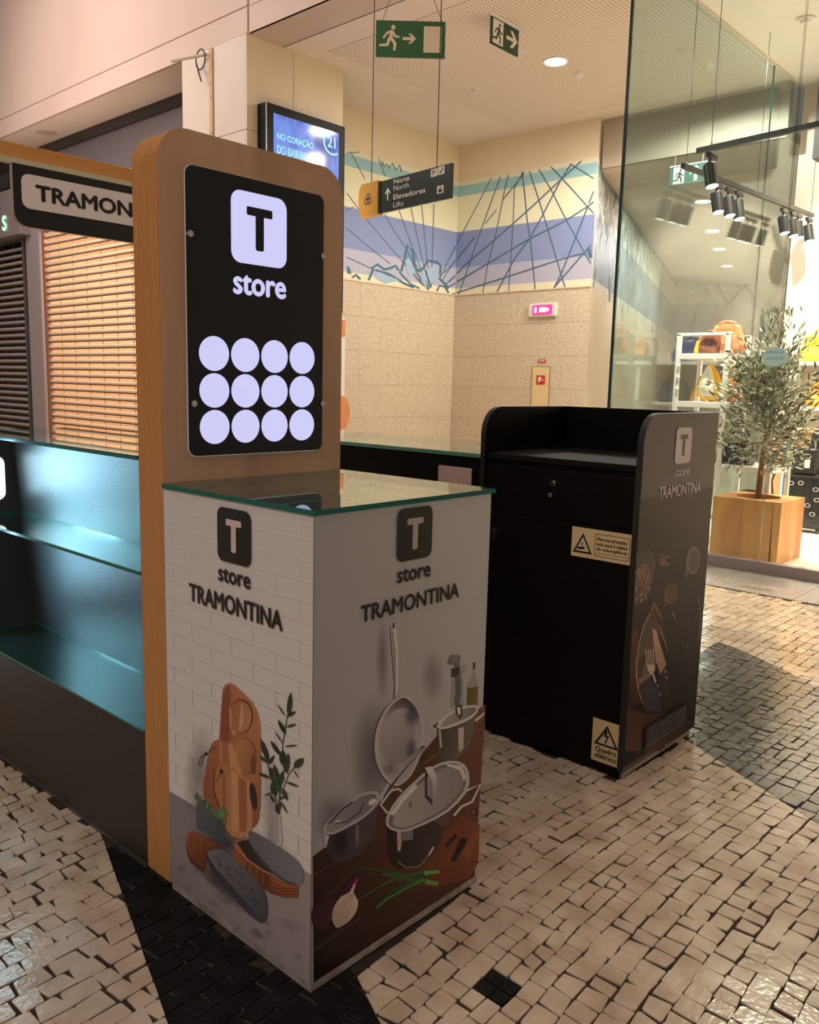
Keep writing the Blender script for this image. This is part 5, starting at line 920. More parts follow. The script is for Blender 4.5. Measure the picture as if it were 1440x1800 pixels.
MURAL_LINES = [
 ([0,26900,23120,26900,23120,27900,0,27900],[.864,.809,.589],None,None),
 ([0,27900,23120,27900,23120,30850,0,30850],[.506,.515,.636],None,None),
 ([0,30850,23120,30850,23120,36000,0,36000],[.28,.347,.589],None,None),
 ([0,36000,23120,36000,23120,41000,0,41000],[.864,.844,.605],None,None),
 ([0,41000,23120,41000,23120,42450,0,42450],[.357,.6,.636],None,None),
 ([0,42450,23120,42450,23120,43100,0,43100],[.797,.791,.605],None,None),
 ([6013,42907,14,34391,173,34315,6161,42829],[.101,.177,.249],None,None),
 ([7557,42858,4509,36062,4687,35996,7728,42787],[.101,.177,.249],None,None),
 ([4509,36062,656,27028,844,26969,4687,35996],[.101,.177,.249],None,None),
 ([8971,42908,8501,41449,8676,41397,9143,42847],[.101,.177,.249],None,None),
 ([8501,41449,7065,34755,7245,34707,8676,41397],[.101,.177,.249],None,None),
 ([7065,34755,5890,31005,6072,30961,7245,34707],[.101,.177,.249],None,None),
 ([5890,31005,5160,26963,5346,26928,6072,30961],[.101,.177,.249],None,None),
 ([11434,42906,10043,40908,10216,40859,11589,42821],[.101,.177,.249],None,None),
 ([10043,40908,10073,36162,10249,36136,10216,40859],[.101,.177,.249],None,None),
 ([10073,36162,9866,29662,10043,29640,10249,36136],[.101,.177,.249],None,None),
 ([9866,29662,9789,26887,9967,26869,10043,29640],[.101,.177,.249],None,None),
 ([11189,42899,11757,40161,11978,40152,11410,42889],[.101,.177,.249],None,None),
 ([11757,40161,12372,36578,12592,36575,11978,40152],[.101,.177,.249],None,None),
 ([12372,36578,13190,33138,13409,33140,12592,36575],[.101,.177,.249],None,None),
 ([13190,33138,13797,29717,14016,29719,13409,33140],[.101,.177,.249],None,None),
 ([13797,29717,14267,26890,14486,26895,14016,29719],[.101,.177,.249],None,None),
 ([12458,42784,14348,38498,14553,38524,12665,42808],[.101,.177,.249],None,None),
 ([14348,38498,17648,30421,17848,30455,14553,38524],[.101,.177,.249],None,None),
 ([17648,30421,18587,28043,18784,28082,17848,30455],[.101,.177,.249],None,None),
 ([18587,28043,19155,26849,19348,26897,18784,28082],[.101,.177,.249],None,None),
 ([14015,42789,16101,39900,16283,39957,14196,42851],[.101,.177,.249],None,None),
 ([16101,39900,18726,35699,18904,35759,16283,39957],[.101,.177,.249],None,None),
 ([18726,35699,21695,31383,21865,31452,18904,35759],[.101,.177,.249],None,None),
 ([21695,31383,22840,29767,23006,29839,21865,31452],[.101,.177,.249],None,None),
 ([15941,42815,19070,39814,19225,39916,16101,42917],[.101,.177,.249],None,None),
 ([19070,39814,21915,36999,22066,37102,19225,39916],[.101,.177,.249],None,None),
 ([21915,36999,22873,36056,23022,36160,22066,37102],[.101,.177,.249],None,None),
 ([19065,42865,17524,40927,17725,40811,19257,42740],[.101,.177,.249],None,None),
 ([17524,40927,14860,36693,15071,36582,17725,40811],[.101,.177,.249],None,None),
 ([14860,36693,12949,33896,13155,33773,15071,36582],[.101,.177,.249],None,None),
 ([12949,33896,10521,31383,10737,31265,13155,33773],[.101,.177,.249],None,None),
 ([10521,31383,7649,26955,7880,26850,10737,31265],[.101,.177,.249],None,None),
 ([20603,42968,17634,41095,17794,40940,20757,42813],[.101,.177,.249],None,None),
 ([17634,41095,14151,38781,14318,38623,17794,40940],[.101,.177,.249],None,None),
 ([14151,38781,10076,36230,10247,36068,14318,38623],[.101,.177,.249],None,None),
 ([10076,36230,6651,34158,6825,33992,10247,36068],[.101,.177,.249],None,None),
 ([6651,34158,2374,31686,2560,31520,6825,33992],[.101,.177,.249],None,None),
 ([2374,31686,174,30136,375,29976,2560,31520],[.101,.177,.249],None,None),
 ([19115,42660,22619,40393,22715,40519,19216,42786],[.101,.177,.249],None,None),
 ([22676,38910,22060,37467,22248,37384,22863,38826],[.101,.177,.249],None,None),
 ([22785,37624,21926,37132,22055,36969,22925,37468],[.101,.177,.249],None,None),
 ([21926,37132,18569,35674,18687,35501,22055,36969],[.101,.177,.249],None,None),
 ([18569,35674,12990,33924,13114,33745,18687,35501],[.101,.177,.249],None,None),
 ([12990,33924,6131,31234,6271,31052,13114,33745],[.101,.177,.249],None,None),
 ([6131,31234,252,28928,400,28741,6271,31052],[.101,.177,.249],None,None),
 ([21893,37015,20401,33505,20609,33417,22097,36926],[.101,.177,.249],None,None),
 ([20401,33505,18341,28782,18553,28694,20609,33417],[.101,.177,.249],None,None),
 ([18341,28782,17250,26946,17458,26847,18553,28694],[.101,.177,.249],None,None),
 ([22689,32198,18397,28141,18576,28008,22858,32065],[.101,.177,.249],None,None),
 ([18397,28141,17261,26961,17447,26832,18576,28008],[.101,.177,.249],None,None),
 ([21950,31324,17702,30690,17774,30518,22013,31156],[.101,.177,.249],None,None),
 ([17702,30690,9836,29140,9916,28961,17774,30518],[.101,.177,.249],None,None),
 ([9836,29140,349,27376,434,27187,9916,28961],[.101,.177,.249],None,None),
 ([3398,35055,95,32150,283,32025,3580,34929],[.101,.177,.249],None,None),
 ([8322,39542,10189,41164,10035,41279,8164,39657],[.101,.177,.249],None,None),
 ([10189,41164,11809,42610,11656,42723,10035,41279],[.101,.177,.249],None,None),
 ([7135,38401,5188,36709,5322,36614,7265,38307],[.101,.177,.249],None,None),
 ([22261,31650,22617,30500,23135,30554,22780,31700],[.101,.177,.249],None,None),
]
# ================================================================ SETTING
# ---------------------------------------------------------------- floor and cobbles
floor = struct('floor', MB().box(-4, 30, -5, 16, -.06, -.0042), GROUT)
RNG = random.Random(3)
def lime_or_black(x, y):
    if -.32+.335*y < x < .125+(.45*y if y < 0 else .3*y) and y < 1.2: return 1
    lo = 1.95+.545*y; hi = 3.10+.70*y-.35*y*y if y > -.3 else 2.86+.55*(y+.3)
    if lo < x < hi and y < .46: return 2
    return 0
def warp(x, y):
    n = noise.noise(V((x*.55, y*.55, 3.1))); m = noise.noise(V((x*.55+7, y*.55, 1.7)))
    return x+.10*m+.004*noise.noise(V((x*9, y*9, 0))), y+.10*n+.004*noise.noise(V((x*9, y*9, 5)))
EDGES = (lambda x, y: x-(-.32+.335*y), lambda x, y: x-(.125+(.45*y if y < 0 else .3*y)), lambda x, y: x-(1.95+.545*y),
         lambda x, y: x-(3.10+.70*y-.35*y*y if y > -.3 else 2.86+.55*(y+.3)))
def split(P, f):
    """cut an outline along f = 0"""
    v = [f(*p) for p in P]
    if max(v) <= 0 or min(v) >= 0: return [P]
    A, B = [], []
    for i in range(len(P)):
        p, q, a, b = P[i], P[(i+1) % len(P)], v[i], v[(i+1) % len(P)]
        (A if a < 0 else B).append(p)
        if a*b < 0: t = a/(a-b); c = (p[0]+(q[0]-p[0])*t, p[1]+(q[1]-p[1])*t); A.append(c); B.append(c)
    return [A, B]
def area2(P): return abs(sum(P[i-1][0]*P[i][1]-P[i][0]*P[i-1][1] for i in range(len(P))))/2
def cobble_pts(c, rng, gap):
    """inset, corner-clipped outline of one stone"""
    n = len(c); cx = sum(p[0] for p in c)/n; cy = sum(p[1] for p in c)/n; out = []; q = []
    for x, y in c:
        d = max(.008, math.hypot(x-cx, y-cy)); k = 1-(gap+rng.uniform(0, .0022))*1.3/d; q.append((cx+(x-cx)*k, cy+(y-cy)*k))
    for i in range(n):
        a, b, e = q[i-1], q[i], q[(i+1) % n]; t = rng.uniform(.03, .10); t2 = rng.uniform(.03, .10)
        out += [(b[0]+(a[0]-b[0])*t, b[1]+(a[1]-b[1])*t), (b[0]+(e[0]-b[0])*t2, b[1]+(e[1]-b[1])*t2)]
    return out, cx, cy
def add_cobble(mb, P, cx, cy, rng):
    tx, ty, h = rng.gauss(0, .007), rng.gauss(0, .007), rng.uniform(-.0008, .0008); n = len(P)
    z = lambda x, y, d: h-d+(x-cx)*tx+(y-cy)*ty
    ins = lambda k: [(cx+(x-cx)*k, cy+(y-cy)*k) for x, y in P]
    a, b = ins(.972), P
    vs = [(x, y, z(x, y, 0)) for x, y in a]+[(x, y, z(x, y, .0014)) for x, y in b]+[(x, y, -.009) for x, y in b]
    mb.add(vs, [tuple(range(n))]+[(i, n+i, n+(i+1) % n, (i+1) % n) for i in range(n)]+[(n+i, 2*n+i, 2*n+(i+1) % n, n+(i+1) % n) for i in range(n)])
def hidden(x, y):   # under the kiosk furniture
    return (.0 < x < .60 and .0 < y < 2.0) or (1.46 < x < 2.02 and .03 < y < 2.0)
wx, wy = warp(.309, -.289); ox, oy = .309-wx, -.289-wy
PX0, PX1, PY0, PY1 = .265+ox, .353+ox, -.330+oy, -.248+oy      # the inset of four black stones
rows = [(PY0, (PY0+PY1)/2, 1), ((PY0+PY1)/2, PY1, 1)]
y = PY1
while y < 2.75: h = RNG.uniform(.048, .060); rows.append((y, y+h, 0)); y += h
y = PY0
while y > -2.2: h = RNG.uniform(.048, .060); rows.append((y-h, y, 0)); y -= h
cells = []
for y0, y1, sp in rows:
    st = []
    if sp: st = [(PX1, 4.64, 1), (PX0, -1.3, -1)]; m_ = (PX0+PX1)/2; cells += [(PX0, y0, m_, y1, 1), (m_, y0, PX1, y1, 1)]
    else: st = [(-1.3+RNG.uniform(-.05, 0), 4.64, 1)]
    for x, xe, d in st:
        while (xe-x)*d > 0:
            wd = RNG.uniform(.046, .080); cells.append((min(x, x+wd*d), y0, max(x, x+wd*d), y1, 0)); x += wd*d
front = []; rest = {0: MB(), 1: MB(), 2: MB()}
for (x0, y0, x1, y1, sp) in cells:
    s = [RNG.uniform(-.008, .008)*(1-sp) for _ in range(4)]; s2 = [RNG.uniform(-.0035, .0035)*(1-sp) for _ in range(4)]
    if abs(y0-PY1) < .03 or abs(y1-PY0) < .03 or x0 == PX1 or x1 == PX0: s2 = [0]*4; s = [0]*4
    c = [warp(x0+s[0], y0+s2[0]), warp(x1+s[1], y0+s2[1]), warp(x1+s[2], y1+s2[2]), warp(x0+s[3], y1+s2[3])]
    pieces = [c]
    if not sp:
        for f in EDGES: pieces = [q for p in pieces for q in split(p, f)]
    for pc_ in pieces:
        if len(pc_) < 3 or area2(pc_) < .00035: continue
        P, cx, cy = cobble_pts(pc_, RNG, .0004 if RNG.random() < .8 else .0016)
        if hidden(cx, cy): continue
        k = 1 if sp else lime_or_black(cx, cy); dx, dy = cx+1.138, cy+1.304
        hz = dx*math.cos(yaw)+dy*math.sin(yaw); lat = dx*rt.x+dy*rt.y; zc = hz*math.cos(pitch)+1.36*math.sin(-pitch); dn = 1.36*math.cos(pitch)-hz*math.sin(-pitch)
        vis = zc > .3 and -20 < 720+1483.7*lat/zc < 1460 and 900+1483.7*dn/zc < 1840
        front.append((zc if vis else 99, k, P, cx, cy))
front.sort(key=lambda t: t[0])
cnt = [0, 0, 0]
for zc, k, P, cx, cy in front:
    cnt[k] += 1
    if zc < 90 and cnt[k] <= (300, 150, 0)[k]:
        mb = MB(); add_cobble(mb, P, cx, cy, RNG); mb.build(('limestone_cobble', 'basalt_cobble')[k], (LIME, BASALT)[k], floor)
    else: add_cobble(rest[k], P, cx, cy, RNG)
for k, nm, m in ((0, 'limestone_cobbles', LIME), (1, 'basalt_cobbles', BASALT), (2, 'glare_basalt_cobbles', GLAREST)):
    if rest[k].v: stuff(rest[k].build(nm, m, floor))
for i in range(10): MB().box(4.655, 5.33, -2.5+i*.6, -1.903+i*.6, -.03, .001, 0).build('granite_slab', GRANITE, floor)
struct('floor.002', MB().box(4.6, 24, 2.38, 14, -.02, .0).box(-6, 4.6, 2.75, 16, -.02, -.001).box(-9, -1.3, -8, 2.75, -.02, -.001).box(-1.3, 4.6, -8, -2.15, -.02, -.001), noisy('pale_paving', S(176, 152, 126), S(206, 184, 156), 9, .35))
# ---------------------------------------------------------------- lobby ceiling, beam, walls
ceil = MB().box(4.86, 9.0, 2.36, 7.2, 4.80, 4.9).box(4.86, 5.36, -4, 2.36, 4.8, 4.9)
ceiling = struct('ceiling', ceil, WHITEP)
MB().box(5.22, 8.6, 2.40, 5.81, 4.794, 4.801).build('perforated_panel', PERF, ceiling)
struct('trim_1', MB().box(4.84, 4.87, -4, 6.09, 4.803, 4.95), DARKVOID)
beam = MB().box(4.40, 4.845, -4, 7.26, 4.80, 7.2); beam.box(4.40, 5.0, 7.26, 17, 4.80, 7.2)
fascia = struct('wall_fascia', beam, PINKP)
for y0, y1 in ((-4, 6.075), (6.085, 11.5), (11.505, 17)):
    dx = .035 if y0 < 0 else 0
    MB().box(4.383+dx, 4.402+dx*0, y0, y1, 4.80, 5.045, c=.006).build('fascia_panel', PINKP, fascia)
    MB().box(4.383+dx, 4.402, y0, y1, 5.053, 7.2, c=.006).build('fascia_panel', PINKP, fascia)
MB().box(4.42, 4.98, 7.28, 17, 4.796, 4.801).build('soffit_panel', mat('pale_soffit', S(236, 220, 208), .6), fascia)
# pillar with cladding panels
pil = struct('wall_pillar', MB().box(4.397, 5.70, 6.116, 7.26, 0, 4.80), GREYMETAL)
for x0, x1 in ((4.384, 4.990), (4.996, 5.71)):
    for z0, z1 in ((0, 1.9), (1.905, 3.888), (3.893, 4.80)): MB().box(x0, x1, 6.10, 6.117, z0, z1, c=.003).build('cladding_panel', CREAMPANEL, pil)
for z0, z1 in ((0, 1.9), (1.905, 3.888), (3.893, 4.80)): MB().box(4.382, 4.398, 6.118, 7.26, z0, z1, c=.003).build('cladding_panel', GREYPANEL, pil)
# lobby walls
wl = struct('wall_left', MB().box(5.70, 9.1, 7.0, 7.1, 0, 4.80), PLASTER)
wb = struct('wall_back', MB().box(8.86, 8.885, 4.695, 7.0, 0, 4.80), PLASTER)
MB().box(5.70, 8.84, 6.984, 7.001, 4.31, 4.80).box(5.7, 8.84, 6.984, 7.001, 2.69, 4.31).build('plaster_face', PLASTER, wl)
MB().box(8.842, 8.861, 4.67, 6.984, 2.69, 4.80).build('plaster_face', PLASTER, wb)
RZ = [0, .448, .897, 1.345, 1.793, 2.242, 2.69]
def stones(parent, F, L, n):
    for i in range(6):
        u = -(L/n)*(.5 if i % 2 else 0)
        while u < L-.01:
            a, b = max(0, u), min(L, u+L/n); u += L/n
            if b-a < .02: continue
            MB().plate(F, [(a+.0012, RZ[i]+.0012), (b-.0012, RZ[i]+.0012), (b-.0012, RZ[i+1]-.0012), (a+.0012, RZ[i+1]-.0012)], -.018, 0).build('stone_panel', STONE, parent)
FL = fr((5.7, 6.982, 0), (1, 0, 0), (0, -1, 0)); FB = fr((8.839, 6.982, 0), (0, -1, 0), (-1, 0, 0))
stones(wl, FL, 3.139, 4); stones(wb, FB, 2.312, 3)
MB().plate(FL, [(0, 2.683), (3.139, 2.683), (3.139, 2.70), (0, 2.70)], 0, .012).build('dado_trim', CREAMPANEL, wl)
MB().plate(FB, [(0, 2.683), (2.312, 2.683), (2.312, 2.70), (0, 2.70)], 0, .012).build('dado_trim', CREAMPANEL, wb)
ink('mural', MURAL_FLOWER, FL, wl); ink('mural', MURAL_LINES, FB, wb)
# oblique corridor wall with a drawn mural, corridor end wall, bulkhead and lower ceiling
cd = V((math.cos(math.radians(20.8)), math.sin(math.radians(20.8)), 0)); cn = V((cd.y, -cd.x, 0))
FC = fr((8.842, 4.672, 0), cd, cn)
wc = struct('wall_corridor', MB().plate(FC, [(.05, 0), (14, 0), (14, 4.8), (.05, 4.8)], -.06, -.004), PLASTER)
MB().plate(FC, [(.01, 0), (14, 0), (14, 2.69), (.01, 2.69)], -.02, 0).build('stone_face', CREAMPANEL, wc)
def bandshapes(Lw):
    return [([0, int(z0*1e4), int(Lw*1e4), int(z0*1e4), int(Lw*1e4), int(z1*1e4), 0, int(z1*1e4)], c, None, None) for z0, z1, c in
            ((2.69, 2.80, (.72, .66, .56)), (2.80, 3.6, (.30, .35, .40)), (3.60, 4.10, (.74, .70, .58)), (4.10, 4.245, (.34, .50, .54)), (4.245, 4.31, (.66, .6, .5)))]
rs = random.Random(8); sk = []
def stroke_uv(a, b, wd, c):
    dx, dy = b[0]-a[0], b[1]-a[1]; l = math.hypot(dx, dy) or 1; nx, ny = -dy/l*wd/2, dx/l*wd/2
    return ([int(1e4*q) for q in (a[0]+nx, a[1]+ny, b[0]+nx, b[1]+ny, b[0]-nx, b[1]-ny, a[0]-nx, a[1]-ny)], c, None, None)
for i in range(600):
    u = rs.uniform(.15, 9); z = rs.uniform(2.75, 4.25) if i % 2 else rs.uniform(3.5, 4.25); a = rs.uniform(.9, 2.2); l = rs.uniform(.05, .35)
    if z > 3.6 and u < 1 or z < 3.6 and i % 3 == 0 or u > 1: sk.append(stroke_uv((u, z), (u+math.cos(a)*l, z-math.sin(a)*l), rs.uniform(.012, .035), rs.choice([(.08, .12, .15), (.16, .22, .20), (.60, .60, .40)])))
ink('mural', bandshapes(14)+sk, FC, wc, step=.00002)
E0 = V((8.842, 4.672, 0))+cd*13.2
FE = fr(E0, cn, -cd)
we = struct('wall_corridor_end', MB().plate(FE, [(-1, 0), (9, 0), (9, 4.8), (-1, 4.8)], -.1, -.004), CREAMPANEL)
sk = []
for i in range(16):
    u = rs.uniform(0, 7); sk.append(stroke_uv((u, 2.7), (u+rs.uniform(-2.5, 2.5), 4.3), .075, (.03, .05, .06)))
q9 = lambda z0, z1, c: ([0, int(z0*1e4), 90000, int(z0*1e4), 90000, int(z1*1e4), 0, int(z1*1e4)], c, None, None)
ink('mural', [q9(2.69, 3.72, (.09, .15, .25)), q9(3.72, 4.10, (.50, .54, .36)), q9(4.10, 4.2, (.25, .36, .40))]+sk, FE, we)
struct('wall_bulkhead', MB().box(9.0, 9.08, 2.37, 4.70, 4.20, 4.80), mat('bulkhead_plaster', S(176, 164, 146), .7))
struct('ceiling.001', MB().add([(9.08, 2.37, 4.2), (24, 3, 4.2), (24, 14, 4.2), (9.08, 6, 4.2), (9.08, 2.37, 4.3), (24, 3, 4.3), (24, 14, 4.3), (9.08, 6, 4.3)], [(0, 1, 2, 3), (7, 6, 5, 4), (0, 4, 5, 1), (1, 5, 6, 2), (2, 6, 7, 3), (3, 7, 4, 0)]), WHITEP)
# ---------------------------------------------------------------- closed shops on the left
struct('trim_2', MB().box(4.95, 5.02, 7.26, 12.4, 4.66, 4.80).box(4.95, 5.02, 12.4, 17, 4.62, 4.80), BLACKPLASTIC)
struct('wall_shopfront', MB().box(4.99, 5.06, 7.26, 12.15, 3.56, 4.66).box(5.03, 5.06, 12.60, 17, 3.5, 4.62), mat('slate_sign_panel', S(104, 96, 100), .45))
struct('trim_3', MB().box(4.93, 5.10, 12.15, 12.62, 0, 4.62, c=.01), mat('grey_pilaster', S(160, 148, 150), .5))
sw = struct('wall_closed_shop', MB().box(7.6, 7.7, 7, 13, 0, 4.3).box(5.1, 7.6, 12.2, 12.3, 0, 4.3).box(5.1, 7.6, 7.28, 7.36, 0, 4.3).box(5.1, 7.7, 7, 13, 4.2, 4.3), mat('shop_back_wall', S(214, 178, 140), .7))
struct('wall_dark_shop', MB().box(6.0, 6.1, 12.6, 17, 0, 4.3).box(5.1, 6, 16.9, 17, 0, 4.3).box(5.1, 6, 12.62, 12.7, 0, 4.3).box(5.1, 6, 12.62, 17, 4.2, 4.3), mat('dim_shop_wall', S(90, 84, 84), .7))
SLATLIT = mat('cream_slat', S(244, 216, 184), .4); SLATGREY = mat('grey_slat', S(184, 174, 168), .4, .2)
DARKSLAT = mat('slat_shadow_lip', S(84, 56, 44), .6)  # dark brown strip stands in for the shade under each slat
def shutter(name, label, y0, y1, z0, z1, m, solid, gx):
    t = thing(name, label, 'shutter', (4.98, (y0+y1)/2, z0))
    n = int((z1-z0)/.105); proto = None
    for i in range(n):
        z = z0+.05+i*.105
        if proto is None:
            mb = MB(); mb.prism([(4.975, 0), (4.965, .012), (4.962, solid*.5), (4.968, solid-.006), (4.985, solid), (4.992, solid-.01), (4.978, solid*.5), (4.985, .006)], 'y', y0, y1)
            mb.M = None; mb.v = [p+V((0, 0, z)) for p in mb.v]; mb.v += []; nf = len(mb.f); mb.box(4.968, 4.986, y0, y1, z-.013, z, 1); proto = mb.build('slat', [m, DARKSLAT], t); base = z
        else:
            o = proto.copy(); C.objects.link(o); o.parent = t; o.location.z = z-base
    for yy in (y0, y1): MB().box(4.93, 5.0, yy-.035, yy+.035, z0, z1, c=.006).build('guide_rail', gx, t)
    MB().box(4.955, 4.995, y0+.03, y1-.03, z0-.03, z0+.045, c=.006).build('bottom_rail', gx, t)
    mb = MB()
    k = int((y1-y0)/.42)
    for i in range(1, k): mb.box(4.982, 4.986, y0+i*(y1-y0)/k-.006, y0+i*(y1-y0)/k+.006, z0, z1)
    stuff(mb.build('link_strips', gx, t)); return t
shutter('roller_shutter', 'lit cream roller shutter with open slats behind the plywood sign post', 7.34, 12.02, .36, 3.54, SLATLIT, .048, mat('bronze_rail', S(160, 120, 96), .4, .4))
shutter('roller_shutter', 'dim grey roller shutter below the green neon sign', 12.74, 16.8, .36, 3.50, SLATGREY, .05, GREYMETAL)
# goods and posters seen through the shutter
def simple(name, mb, m, label, cat, group=None, loc=None):
    return tag(mb.build(name, m, loc=loc), label, cat, group)
pr = thing('shop_poster', 'red and white poster inside the lit closed shop', 'poster', (7.58, 11, 2.4))
MB().box(7.585, 7.598, 10.15, 10.75, 2.3, 3.9, c=.003).build('red_sheet', mat('red_poster', S(226, 92, 60), .6), pr); MB().box(7.583, 7.586, 10.15, 10.75, 1.85, 2.3).build('white_sheet', WHITE, pr)
sh = thing('display_rack', 'pale rack of small packets inside the lit closed shop', 'rack', (7.2, 11.3, .0))
for z in (.5, 1.0, 1.5): MB().box(7.0, 7.5, 9.5, 12.1, z, z+.04, c=.004).build('shelf_board', WHITE, sh)
for x in (7.02, 7.44):
    for y in (9.5, 12.06): MB().box(x, x+.04, y, y+.04, 0, 1.9).build('post', WHITE, sh)
PK = [mat('packet_%s' % n, S(*c), .5) for n, c in (('red', (210, 80, 56)), ('yellow', (232, 190, 90)), ('white', (236, 226, 214)), ('blue', (96, 150, 190)), ('tan', (214, 170, 120)))]
for z in (.54, 1.04, 1.54):
    y = 9.6
    while y < 12:
        wd = rs.uniform(.14, .24); hh = rs.uniform(.18, .34)
        simple('packet', MB().box(7.06, 7.2, y, y+wd, z, z+hh, c=.008), rs.choice(PK), 'small goods packet on the rack behind the lit shutter', 'packet', 'packets behind the lit shutter', (7.13, y+wd/2, z)); y += wd+.05
gs = thing('neon_shop_sign', 'grey sign box with green neon lettering above the dim shutter', 'sign', (4.75, 14, 3.53))
MB().box(4.76, 5.02, 12.42, 16.8, 3.53, 4.24, c=.01).build('sign_box', mat('sign_box_grey', S(140, 128, 132), .5), gs)
MB().text(fr((4.755, 13.02, 3.62), (0, -1, 0), (-1, 0, 0)), 's', 0, .17, 0, .24, .012, bold=.03).build('neon_letter', em('green_neon', (.45, 1, .55, 1), 1.6), gs)
MB().prism([(4.74, 4.25), (4.68, 4.33), (4.68, 4.42), (4.76, 4.5), (5.0, 4.5), (5.0, 4.25)], 'y', 12.45, 16.8).build('shutter_housing', BLACKMETAL, gs)
cv = thing('ceiling_speaker', 'flat round grille in the pink soffit above the shutters', 'speaker', (4.68, 11.2, 4.79))
MB().lathe([(0, -.012), (.12, -.012), (.14, -.004), (.14, .0)], (4.68, 11.2, 4.80), 24).build('grille', PINKP, cv); MB().lathe([(.14, .002), (.14, -.008), (.165, -.008), (.17, .002)], (4.68, 11.2, 4.80), 24).build('rim', WHITEP, cv)
# conduit strip and pole on the pillar
ra = thing('batten', 'tan timber batten screwed upright on the grey pillar face', 'batten', (4.37, 6.69, 3.2))
MB().box(4.362, 4.381, 6.665, 6.72, 3.0, 4.79, c=.003).build('strip', mat('tan_wood', S(196, 160, 118), .6), ra)
for z in (4.45, 4.3, 3.95): MB().cyl((4.365, 6.692, z), (4.356, 6.692, z), .012, m=0).build('screw', STEEL, ra)
po = thing('flag_pole', 'short pale pole with a black cable loop beside the timber batten', 'pole', (4.3, 6.75, 4.7))
MB().tube([(4.36, 6.74, 4.74), (4.10, 7.02, 4.66)], .016).build('tube', mat('pale_pole', S(200, 186, 170), .4), po)
MB().tube([(4.30+.0*i, 6.78+.085*math.cos(i*PI/8), 4.68+.10*math.sin(i*PI/8)) for i in range(17)]+[(4.29, 6.80, 4.55), (4.3, 6.77, 4.46)], .007, 6).build('cable_loop', BLACKPLASTIC, po)
# ---------------------------------------------------------------- glazed shop on the right
struct('floor.001', MB().box(5.39, 9.4, -3.4, 2.33, -.03, .03), noisy('shop_tile', S(226, 214, 196), S(236, 226, 210), 2, .25))
struct('trim_4', MB().box(5.325, 5.395, -3.4, 2.36, -.03, .088, c=.004).box(5.39, 9.4, 2.325, 2.37, -.03, .088), mat('kerb_grey', S(150, 136, 132), .5))
struct('ceiling.002', MB().box(5.36, 9.5, -3.4, 2.335, 4.80, 4.9), WHITE)
sb = struct('wall_shop_back', MB().box(9.30, 9.4, -3.4, 2.33, 0, 4.8), mat('warm_white', S(232, 214, 200), .7))
MB().box(9.12, 9.299, -3.4, 2.12, 3.95, 4.8).build('grey_bulkhead', mat('bulkhead_grey', S(92, 82, 80), .6), sb)
struct('wall_shop_side', MB().box(5.4, 9.4, -3.5, -3.4, 0, 4.8), mat('warm_white'))
w1 = struct('window_1', MB().box(5.35, 5.37, -3.4, 2.355, 4.775, 4.8), GREYMETAL)
def pane(x0, x1, y0, y1, face, g, e, p):
    MB().slab(x0, x1, y0, y1, .085, 4.78, face, 0, 1).build('pane', [g, e], p)
pane(5.354, 5.366, .996, 2.335, 'x', GLASS, EDGE2, w1); pane(5.354, 5.366, -.45, .986, 'x', GLASS, EDGE2, w1); pane(5.354, 5.366, -1.9, -.46, 'x', GLASS, EDGE2, w1); pane(5.354, 5.366, -3.39, -1.91, 'x', GLASS, EDGE2, w1)
w2_ = struct('window_2', MB().box(5.37, 9.4, 2.335, 2.355, 4.775, 4.8), WHITEP)
pane(5.354, 8.396, 2.339, 2.351, 'y', GREENGLASS, EDGE2, w2_); pane(8.406, 9.4, 2.339, 2.351, 'y', GREENGLASS, EDGE2, w2_)
MB().box(5.346, 5.358, 2.334, 2.356, .085, 4.78).build('corner_edge', EDGE2, w2_)
FG = fr((5.352, 1.09, 1.56), (0, -1, 0), (-1, 0, 0))
MB().plate(FG, ell(.092, .068, .092, .07), 0, .0015).build('oval_sticker', mat('pale_cyan_vinyl', S(196, 236, 240), .5), w1)
sq = MB()
for i in range(9):
    for j, v in ((0, .094), (1, .05)): sq.flat(FG, [(.03+i*.014, v), (.036+i*.014, v+.012+.006*(i % 3)), (.040+i*.014, v+.012+.006*(i % 2)), (.034+i*.014, v-.004)], .002)
sq.build('sticker_print', mat('teal_ink', S(70, 150, 165), .5), w1)
# ================================================================ KIOSK
INKBLACK = mat('black_vinyl', (.012, .011, .011, 1), .4); INKWHITE = mat('pale_vinyl', S(244, 230, 238), .5)
WHITEPRINT = mat('print_white', S(226, 214, 206), .45)
def logo(F, u0, u1, v0, v1, parent, sq, tm, off=.0036, name='logo_badge'):
    """rounded square with a T standing in it"""
    wd, hh = u1-u0, v1-v0
    MB().flat(F, rr(u0, u1, v0, v1, wd*.16), off).build(name, sq, parent)
    c = (u0+u1)/2; b = .05*wd
    P = rr(u0+.27*wd, u1-.27*wd, v1-.32*hh, v1-.20*hh, .02*wd, 2); Q = rr(c-.075*wd, c+.075*wd, v0+.20*hh, v1-.25*hh, .03*wd, 2)
    MB().flat(F, P, off+.0006).flat(F, Q, off+.0007).build('logo_letter', tm, parent)
